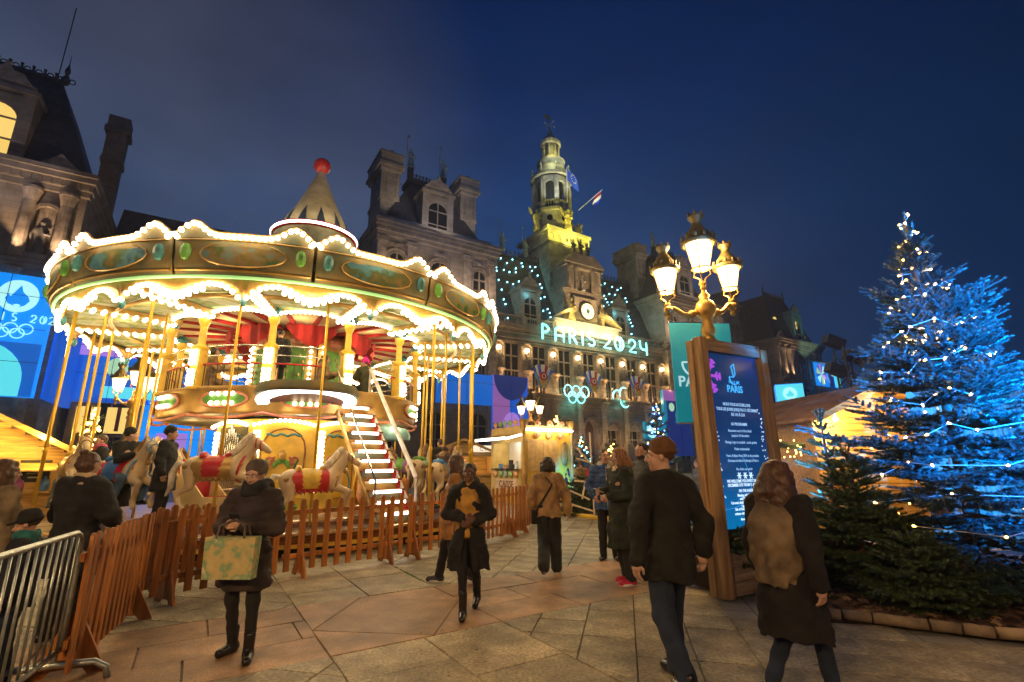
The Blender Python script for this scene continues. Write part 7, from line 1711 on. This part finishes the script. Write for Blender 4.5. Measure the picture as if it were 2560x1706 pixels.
    if top:
        m = top['m']; hem = top.get('hem', .85); w = top.get('w', .21); dp = top.get('d', .16); bk = top.get('bulk', 0.); sl = top.get('sl', .062); dzp = P[2]-.95
        def f(s):
            y0, y1 = P[1], N_[1]; x0, x1 = P[0], N_[0]
            Y = lambda z: y0+(y1-y0)*np.clip((z-.95)/.54, 0, 1); X_ = lambda z: x0+(x1-x0)*np.clip((z-.95)/.54, 0, 1); zs = (N_[2]-P[2])/.54
            Z = lambda z: P[2]+(z-.95)*(zs if z > .95 else 1)
            rows = [(hem, w, dp)] + ([(hem+.25, w*.99-.01*fem, dp*.98)] if hem < .6 else []) + ([(.90, .185+bk, .14+bk)] if hem < .84 else []) + [(1.04, .165+bk-.02*fem, .125+bk), (1.26, .180+bk, .132+bk), (1.37, .172+bk*.6, .115+bk*.6), (1.44, .12, .09), (1.50, .07, .07)]
            s.loft([(Z(z), X_(z), Y(z), a, b) for z, a, b in rows], .03, fold=top.get('fold', .0), nf=top.get('nf', 8), ph=1.)
            for d in 'RL': s.cap(N_-(0, 0, .045), j['sh'+d]-(0, 0, .005), .062+bk*.4, .066+bk*.5, .05)
            for d in 'RL':
                e = j['ha'+d]-(j['ha'+d]-j['el'+d])*.10
                s.cap(j['sh'+d], j['el'+d], sl+.018+bk*.3, sl+.004, .035).cap(j['el'+d], e, sl+.004, sl-.008, .02)
            if top.get('quilt'): s.ridges(.010, math.pi/.075)
            s.noise(top.get('nz', .009), 26, int(h*100)).noise(.004, 62, int(h*77)); 
            if top.get('open'):                                # open front shows what is worn under
                X, Yg, Zg = s._g((slice(None),)*3); Wd = np.where(Zg > 1.0, .012+.075*np.clip((Zg-1.05)/.4, 0, 1), .012+.07*np.clip((1.0-Zg)/.5, 0, 1))
                cut = np.maximum(np.abs(X)-Wd, -(Yg-.06)); s.D = np.maximum(s.D, -np.broadcast_to(cut, s.D.shape))
        part(top.get('name', 'coat'), m, f)
        if top.get('collar'):
            part('collar', top['collar'], lambda s: s.loft([(N_[2]-.06, N_[0], N_[1]-.0, .125, .11), (N_[2]+.0, N_[0], N_[1], .10, .092), (N_[2]+.055, N_[0], N_[1]-.012, .088, .084)], .01).noise(.004, 60, 2))
        if top.get('hood'):
            part('hood', top['hood'], lambda s: s.ell(N_+(0, -.105, .0), (.14, .075, .10), .02).loft([(N_[2]-.05, N_[0], N_[1]-.02, .13, .12), (N_[2]+.04, N_[0], N_[1]-.02, .105, .10)], .03).noise(.006, 40, 5))
    if roll: 
        part('sweater', roll, lambda s: s.loft([(.86, 0, .0, .175, .150), (1.28, 0, 0, .175, .152), (1.42, 0, 0, .15, .10), (1.47, 0, 0, .075, .075), (1.545, 0, .0, .068, .068)], .03).noise(.003, 60, 1))
    if scarf: part('scarf', scarf, lambda s: s.loft([(N_[2]-.06, N_[0], N_[1]+.01, .125, .115), (N_[2]+.015, N_[0], N_[1]+.01, .118, .115), (N_[2]+.07, N_[0], N_[1]+.01, .095, .095)], .02).noise(.012, 45, 7))
    if hair:
        st, m = hair
        def f(s):
            E_(s, (0, -.028, .045), (.084, .098, .092))
            if st in ('bob', 'long'): E_(s, (0, -.045, -.02), (.100, .082, .115), .03)
            if st == 'long':
                hc = j['hea']; s.loft([(hc[2]-.36, hc[0], hc[1]-.10, .10, .045), (hc[2]-.22, hc[0], hc[1]-.085, .125, .065), (hc[2]-.06, hc[0], hc[1]-.05, .112, .088), (hc[2]+.04, hc[0], hc[1]-.03, .098, .098), (hc[2]+.10, hc[0], hc[1]-.03, .08, .085)], .03)
                for q in (-.055, 0, .055): a = H(q, -.06, -.02); b_ = H(q*1.15, -.10, -.10); s.cap(a, b_, .070, .068, .05); c = np.array((b_[0]+q*.35, b_[1]-.03, b_[2]-.27)); s.cap(b_, c, .068, .05, .05)
                for q in (-1, 1): s.cap(H(.085*q, .012, .02), H(.092*q, .012, -.12), .028, .03, .02)
            if st == 'bob':
                for q in (-1, 1): s.cap(H(.088*q, .0, .02), H(.094*q, .006, -.10), .034, .03, .02)
            if st == 'bun': s.ell(H(0, -.075, .125), (.042, .042, .036), .01); E_(s, (0, -.05, .0), (.088, .078, .085), .02)
            s.noise(.003, 60, 4).noise(.004, 120, 9)
        part('hair', m, f, min(vox, .011))
    if beard: part('beard', beard, lambda s: (E_(s, (0, .028, -.075), (.063, .062, .052)), s.D.__setitem__(slice(None), s.D), s.noise(.003, 90, 6)))
    if hat:
        kd, m = hat
        def f(s):
            E_(s, (0, -.028, .064), (.092, .106, .100)); E_(s, (0, -.032, .036), (.095, .110, .034), .01)
            if kd == 'pompom': s.ell(H(0, -.02, .185), (.04, .04, .04), .01)
            if kd == 'peak': s.ell(H(0, .10, .045), (.07, .06, .016), .02, HM)
            if kd == 'knit': s.ridges(.003, 210)
            s.noise(.004, 60, 8)
        part('hat', m, f, min(vox, .011))
    return t
K = dict
c_plum = fab('plum_puffer', (.042, .027, .026)); c_navy = fab('dark_navy_wool', (.014, .015, .020)); c_blk = fab('black_wool', (.009, .009, .009)); c_blkt = fab('black_trousers', (.012, .011, .012)); c_tan = fab('tan_fleece', (.42, .25, .10)); c_org = fab('camel_coat', (.40, .19, .05))
c_blue = fab('blue_padded', (.035, .085, .22)); c_green = fab('bottle_green_coat', (.020, .026, .016)); c_slate = fab('grey_gilet', (.10, .10, .095)); c_jean = fab('dark_jeans', (.014, .026, .055)); c_olive = fab('olive_jacket', (.05, .055, .025)); c_beige = fab('beige_coat', (.36, .24, .13)); c_hood = fab('khaki_jacket', (.24, .18, .11))
c_cream = fab('cream_fleece', (.62, .48, .30)); c_must = fab('mustard_knit', (.52, .27, .045)); c_pink = fab('pink_cloth', (.60, .09, .20)); c_mag = fab('magenta_knit', (.75, .01, .35)); c_redk = fab('red_knit', (.45, .04, .02)); c_knit = fab('brown_knit', (.15, .115, .10)); c_rust = fab('rust_beanie', (.17, .075, .025)); c_tealk = fab('teal_scarf', (.02, .16, .17)); c_brown = fab('brown_jacket', (.07, .04, .028))
h_dk = mat('dark_hair', (.022, .013, .009), .5, var=.3, sc=40, stretch=(1, 1, .2)); h_br = mat('brown_hair', (.085, .042, .022), .5, var=.35, sc=40, stretch=(1, 1, .2)); h_rd = mat('auburn_hair', (.24, .10, .03), .45, var=.35, sc=40, stretch=(1, 1, .2))
s_blk = mat('black_leather', (.014, .012, .011), .25, var=.1, bump=.2, bsc=30); s_snk = mat('sneaker_dark', (.03, .03, .03), .6); s_red = mat('sneaker_red', (.55, .02, .06), .5); s_wht = mat('sneaker_pale', (.55, .45, .36), .5)
person('person in dark padded coat and knitted hat looking down at a phone', (-2.42, 4.75, 0), 176, 1.66, K(elR=(.27, .03, 1.14), haR=(.065, .27, 1.18), elL=(-.27, .03, 1.14), haL=(-.065, .27, 1.18), knL=(-.12, .03, .5), anL=(-.14, .05, .085), anR=(.13, -.13, .085), hea=(0, .03, 1.615)),
       K(m=c_plum, hem=.60, w=.25, d=.20, bulk=.028, sl=.078, quilt=1, hood=c_plum, name='puffer_coat'), (c_blkt, .08, .058, .045), (s_blk, .10), ('short', h_dk), ('knit', c_knit), pitch=13, foot=(10, -28), fem=True, scarf=c_navy, curl=1.1)
ph = thing('phone', 'dark phone held at chest height by the person in the knitted hat', 'phone', (-2.42, 4.47, 1.155), rad(176)); b = B(); b.box((0, 0, 0), (.075, .012, .15), M=Matrix.Rotation(rad(-35), 3, 'X')); b.obj('phone_case', M_blk, ph); b = B(); b.box((0, -.008, .0), (.066, .003, .138), M=Matrix.Rotation(rad(-35), 3, 'X')); b.obj('phone_screen', em_mat('phone_glow', (.5, .55, .8), 1.), ph)
bgm2 = scene_mat('printed_bag', ((.55, .46, .24), (.50, .40, .18), (.18, .34, .20), (.58, .50, .30)), 9)
bg_t = thing('shopping_bag', 'square cream and green printed shopping bag hanging from the arm', 'bag', (-2.40, 4.44, .70), rad(178)); b = B(); b.add([(-.21, -.045, 0), (.21, -.045, 0), (.22, -.05, .33), (-.22, -.05, .33), (-.21, .045, 0), (.21, .045, 0), (.22, .05, .33), (-.22, .05, .33)], [(3, 2, 1, 0), (4, 5, 6, 7), (0, 1, 5, 4), (1, 2, 6, 5), (2, 3, 7, 6), (3, 0, 4, 7)]); b.obj('bag_body', bgm2, bg_t)
b = B(); b.tube([(-.12, .05, .32), (-.11, .04, .42), (0, .0, .47), (.11, .04, .42), (.12, .05, .32)], .01, 5); b.tube([(-.12, -.05, .32), (-.11, -.02, .42), (0, .0, .46), (.11, -.02, .42), (.12, -.05, .32)], .01, 5); b.obj('bag_handles', c_knit, bg_t)
person('person walking forward in an open black coat over a mustard roll-neck', (-.52, 6.0, 0), 178, 1.63, K(elR=(.27, -.0, 1.13), haR=(.02, .19, 1.10), elL=(-.27, -.0, 1.13), haL=(-.06, .20, 1.06), hiR=(.08, 0, .93), knR=(.05, .17, .52), anR=(.03, .22, .085), knL=(-.08, -.06, .50), anL=(-.08, -.30, .15)),
       K(m=c_blk, hem=.50, w=.26, d=.20, bulk=.016, sl=.07, fold=.02, open=1, name='open_coat', hood=c_blk), (c_blkt, .08, .058, .045), (s_blk, .16), ('short', h_dk), None, 'dark', yaw=-8, roll=c_must, fem=True, foot=(-4, 4))
person('person with long dark hair and camel coat passing behind the walker', (-.86, 7.45, 0), 95, 1.76, K(knR=(.09, .12, .5), anR=(.09, .2, .085), anL=(-.1, -.25, .12), elR=(.26, -.08, 1.15), haR=(.27, .0, .92)), K(m=c_org, hem=.58, w=.23, d=.19, bulk=.012, sl=.066, fold=.015), (c_blkt, .085, .07, .06), (s_snk, 0), ('long', h_br), None, 'tan', fem=True, yaw=-15)
person('person seen from behind in tan fleece with a slung strap and short bob', (.55, 7.95, 0), -4, 1.72, K(knL=(-.085, .05, .50), anL=(-.09, -.30, .17), anR=(.10, .10, .085), knR=(.095, .10, .5), elR=(.27, -.05, 1.15), haR=(.30, -.02, .90), elL=(-.27, -.02, 1.15), haL=(-.26, .10, .95)), K(m=c_tan, hem=.84, w=.225, d=.17, bulk=.022, sl=.072, name='fleece_jacket'), (fab('wide_dark_trousers', (.02, .024, .024)), .105, .098, .09), (s_snk, 0), ('bob', h_dk), None, 'light', fem=True, foot=(6, -4))
b = B(); b.tube([(.50, 7.88+.0, 1.42), (.60, 7.80, 1.30), (.50, 7.76, 1.15), (.40, 7.78, 1.0), (.33, 7.86, .88)], .014, 5); b.prism([(.28, .72), (.42, .72), (.42, .92), (.28, .92)], 7.86, 7.93); o = b.obj('shoulder_bag', c_blk); tag(o, 'black strap bag slung across the tan fleece', 'bag')
person('person in blue padded jacket with hands in pockets facing the square', (1.66, 9.0, 0), 172, 1.86, K(elR=(.28, -.04, 1.15), haR=(.20, .09, .98), elL=(-.28, -.04, 1.15), haL=(-.20, .09, .98)), K(m=c_blue, hem=.80, w=.215, d=.165, bulk=.022, sl=.072, quilt=1, name='padded_jacket', hood=fab('grey_hood', (.42, .36, .28))), (c_blkt, .092, .072, .06), (s_blk, .06), ('short', h_dk), None, 'tan', yaw=10, pitch=-8, foot=(18, -10))
def zip_line(t, m, z0, d0):
    b = B(); b.tube([(0, d0+.004, z0), (0, .168, 1.04), (0, .172, 1.24), (0, .142, 1.36), (0, .095, 1.46)], .007, 4); b.obj('zip', m, t)
for q in list(COL.objects):
    if q.name.startswith('person') and 'blue padded jacket' in str(q.get('label')): zip_line(q, MAT['grey_hood'], .82, .18)
person('person with auburn hair in long dark green coat and red trainers', (1.55, 7.3, 0), 105, 1.84, K(elR=(.24, .05, 1.15), haR=(.12, .26, 1.15), elL=(-.25, .02, 1.14), haL=(-.14, .26, 1.10), anR=(.09, -.08, .085)), K(m=c_green, hem=.44, w=.235, d=.20, bulk=.022, sl=.07, fold=.02, collar=c_cream, name='long_coat'), (fab('dark_slacks', (.022, .022, .020)), .09, .075, .07), (s_red, 0), ('long', h_rd), None, 'light', fem=True, curl=.9)
ph = thing('phone', 'pale phone held by the person with auburn hair', 'phone', (1.22, 7.24, 1.24), rad(105)); b = B(); b.box((0, 0, 0), (.07, .14, .012), M=Matrix.Rotation(rad(25), 3, 'X')); b.obj('phone_case', mat('pale_phone', (.5, .45, .4), .3), ph)
person('bearded person in grey padded gilet standing behind the auburn-haired person', (2.02, 7.75, 0), 112, 1.93, K(elR=(.27, -.02, 1.15), haR=(.22, .16, .98)), K(m=c_slate, hem=.80, w=.21, d=.165, bulk=.02, sl=.066, quilt=1, name='gilet'), (c_jean, .092, .075, .065), (s_wht, 0), ('short', h_dk), None, 'light', beard=h_dk, yaw=8)
person('person in dark overcoat and rust beanie walking away close to the camera', (1.22, 4.12, 0), 18, 1.80, K(elR=(.30, -.06, 1.13), haR=(.30, -.02, .88), elL=(-.30, -.1, 1.14), haL=(-.34, -.10, .88), knR=(.095, .14, .5), anR=(.10, .16, .085), knL=(-.095, -.02, .49), anL=(-.10, -.26, .12)), K(m=fab('dark_overcoat', (.011, .011, .009)), hem=.72, w=.225, d=.17, bulk=.020, sl=.072, name='overcoat', nz=.008), (c_jean, .10, .08, .066), (s_blk, .02), ('short', h_br), ('plain', c_rust), 'light', yaw=62)
nw = person('person with long brown hair and beige shawl hurrying past close to the camera', (1.90, 3.66, 0), -62, 1.64, K(knR=(.09, .16, .5), anR=(.09, .22, .085), anL=(-.09, -.28, .12), elR=(.26, -.1, 1.14), haR=(.28, -.08, .9), hea=(0, .05, 1.61)), K(m=fab('dark_parka', (.012, .009, .010)), hem=.52, w=.25, d=.20, bulk=.022, sl=.072, name='parka'), (c_jean, .085, .06, .048), (s_blk, .06), ('long', h_br), None, 'light', fem=True)
s = SD((-.4, -.35, .75), (.4, .35, 1.62), .014); s.loft([(.86, 0, -.10, .13, .13), (1.0, 0, -.08, .19, .17), (1.25, 0, -.035, .235, .19), (1.38, 0, -.01, .205, .15), (1.45, 0, 0, .13, .12), (1.53, 0, .0, .10, .10)], .03, fold=.012, nf=11).noise(.010, 36, 4)
link('shawl', s.mesh('shawl', fab('beige_shawl', (.20, .14, .08))), nw)
person('person in black coat with cream collar and hair in a bun, seen from behind', (-4.42, 5.2, 0), -8, 1.77, K(elR=(.29, .05, 1.14), haR=(.16, .25, 1.05), elL=(-.29, .05, 1.14), haL=(-.16, .25, 1.05)), K(m=c_navy, hem=.58, w=.27, d=.20, bulk=.045, sl=.085, collar=c_cream, name='wool_coat'), (c_blkt, .09, .07, .06), (s_blk, .05), ('bun', h_br), None, 'light', fem=True)
person('person in khaki hooded jacket with brown hair at the picture edge', (-4.82, 4.75, 0), -25, 1.70, None, K(m=c_hood, hem=.80, w=.25, d=.19, bulk=.04, sl=.08, hood=c_hood, name='hooded_jacket'), (c_jean, .09, .07, .06), (s_blk, .05), ('long', h_br), None, 'light', fem=True)
person('child in black cap and teal scarf behind the steel barrier', (-3.82, 4.05, 0), 120, 1.28, K(elR=(.25, .1, 1.15), haR=(.12, .28, 1.1)), K(m=c_navy, hem=.80, w=.22, d=.18, bulk=.03, sl=.075, name='child_jacket'), (c_jean, .09, .075, .065), (s_snk, 0), ('short', h_dk), ('peak', c_blk), 'tan', pitch=15, scarf=c_tealk)
# riders and visitors on the carousel
def on(r, a, z): return (CX+r*math.cos(rad(a)), CY+r*math.sin(rad(a)), z)
def rider(label, r, a, z, h, turn=0, **k): return person(label, on(r, a, z), a+turn, h, k.pop('J', None), base=k.pop('base', SEAT), vox=k.pop('vox', .018), **k)
rider('tall person in a dark coat standing on the carousel beside the near horse', 4.45, -95, .56, 1.78, 20, base=BASE, top=K(m=c_blk, hem=.62, w=.24, d=.19, bulk=.03, sl=.075), legs=(c_blkt, .09, .07, .06), shoe=(s_blk, .05), hair=('short', h_dk), hat=('plain', c_blk), skin='tan')
rider('person in dark jacket with pink scarf standing among the carousel horses', 4.25, -126, .56, 1.70, -90, base=BASE, top=K(m=c_navy, hem=.72, w=.24, d=.19, bulk=.04, sl=.08), legs=(c_blkt, .09, .07, .06), shoe=(s_blk, .05), hair=('short', h_br), scarf=c_pink)
rider('smiling person in black beanie and jeans riding a white carousel horse', 4.52, -106, 1.42, 1.70, 0, top=K(m=c_blk, hem=.02, w=.22, d=.17, bulk=.02, sl=.07), legs=(fab('blue_jeans', (.05, .10, .18)), .095, .075, .06), shoe=(s_blk, .05), hair=('short', h_dk), hat=('plain', c_blk), skin='light', yaw=55)
rider('child in brown jacket with red scarf riding away on the carousel', 4.52, -17, 1.38, 1.25, 0, top=K(m=c_brown, hem=.02, w=.24, d=.19, bulk=.04, sl=.085, hood=c_beige), legs=(c_beige, .10, .08, .07), shoe=(s_snk, 0), hair=('short', h_dk), hat=('plain', c_brown), scarf=c_redk)
rider('person in black puffer jacket standing behind the riding child', 4.15, -6, .56, 1.72, 60, base=BASE, top=K(m=c_blk, hem=.78, w=.24, d=.19, bulk=.05, sl=.09, quilt=1), legs=(c_blkt, .09, .07, .06), shoe=(s_blk, .05), hair=('short', h_dk))
rider('person in olive jacket and magenta hat seated on the upper deck', 2.75, -33, 3.42, 1.6, 100, top=K(m=c_olive, hem=.02, w=.22, d=.17, bulk=.02, sl=.07), legs=(c_jean, .095, .075, .06), shoe=(s_blk, .05), hair=('short', h_br), hat=('pompom', c_mag))
rider('person in pale coat seated on the upper deck near the spiral rail end', 2.75, -112, 3.48, 1.6, 60, top=K(m=c_beige, hem=.02, w=.22, d=.17, bulk=.03, sl=.07), legs=(c_beige, .095, .075, .06), shoe=(s_blk, .05), hair=('bun', h_dk))
rider('person in beige jacket seated at the upper deck rail above the oval lamp', 2.8, -57, 3.36, 1.55, -20, top=K(m=c_beige, hem=.02, w=.23, d=.18, bulk=.035, sl=.075), legs=(c_jean, .095, .075, .06), shoe=(s_blk, .05), hair=('long', h_br))
rider('person in dark jacket standing inside on the upper deck', 2.3, -80, 3.25, 1.6, 100, base=BASE, top=K(m=c_navy, hem=.75, w=.23, d=.18, bulk=.03, sl=.075), legs=(c_blkt, .09, .07, .06), shoe=(s_blk, .05), hair=('short', h_dk))
rider('person in cream puffer standing before the organ on the lower deck', 2.9, -84, .60, 1.72, 15, base=BASE, top=K(m=fab('cream_puffer', (.50, .38, .22)), hem=.62, w=.25, d=.2, bulk=.05, sl=.085, quilt=1), legs=(c_beige, .09, .07, .06), shoe=(s_blk, .05), hair=('long', h_br))
# visitors farther off
for i, (x, y, rz, h, c, hr, lb) in enumerate(((2.55, 18.8, 20, 1.7, c_beige, h_br, 'person in beige coat beyond the stick sculpture'), (2.85, 17.9, -30, 1.65, fab('crimson_coat', (.35, .015, .03)), h_dk, 'person in crimson coat beyond the stick sculpture'), (2.2, 22.0, 10, 1.72, c_navy, h_dk, 'person in dark coat beside the narrow blue fir'), (-2.2, 17.6, 160, 1.72, c_navy, h_dk, 'person in dark coat between the carousel and the ticket booth'), (-11.6, 12.9, 130, 1.7, c_navy, h_br, 'person in dark coat at the open chalet'), (4.6, 12.4, 40, 1.72, c_slate, h_dk, 'person in grey coat by the chalet garland'))):
    person(lb, (x, y, 0), rz, h, None, K(m=c, hem=.65, w=.23, d=.18, bulk=.025, sl=.075), (c_blkt, .09, .07, .06), (s_blk, .05), ('short', hr), None, 'light', vox=.022, group='visitors in the distance')
# ------------------------------------------------------------------ thin haze added over the square so lamps bloom like lens glow
hz = bpy.data.materials.new('glow_haze'); hz.use_nodes = True; t_ = hz.node_tree; t_.nodes.clear()
o_ = t_.nodes.new('ShaderNodeOutputMaterial'); v_ = t_.nodes.new('ShaderNodeVolumePrincipled'); v_.inputs['Color'].default_value = (.9, .92, .95, 1); v_.inputs['Density'].default_value = .0009; v_.inputs['Anisotropy'].default_value = .55
t_.links.new(v_.outputs[0], o_.inputs['Volume'])
b = B(); b.bb(-420, 420, -70, 620, -1, 80); ho = b.obj('haze', hz); ho['kind'] = 'stuff'
S.cycles.volume_bounces = 0; S.cycles.volume_step_rate = 4
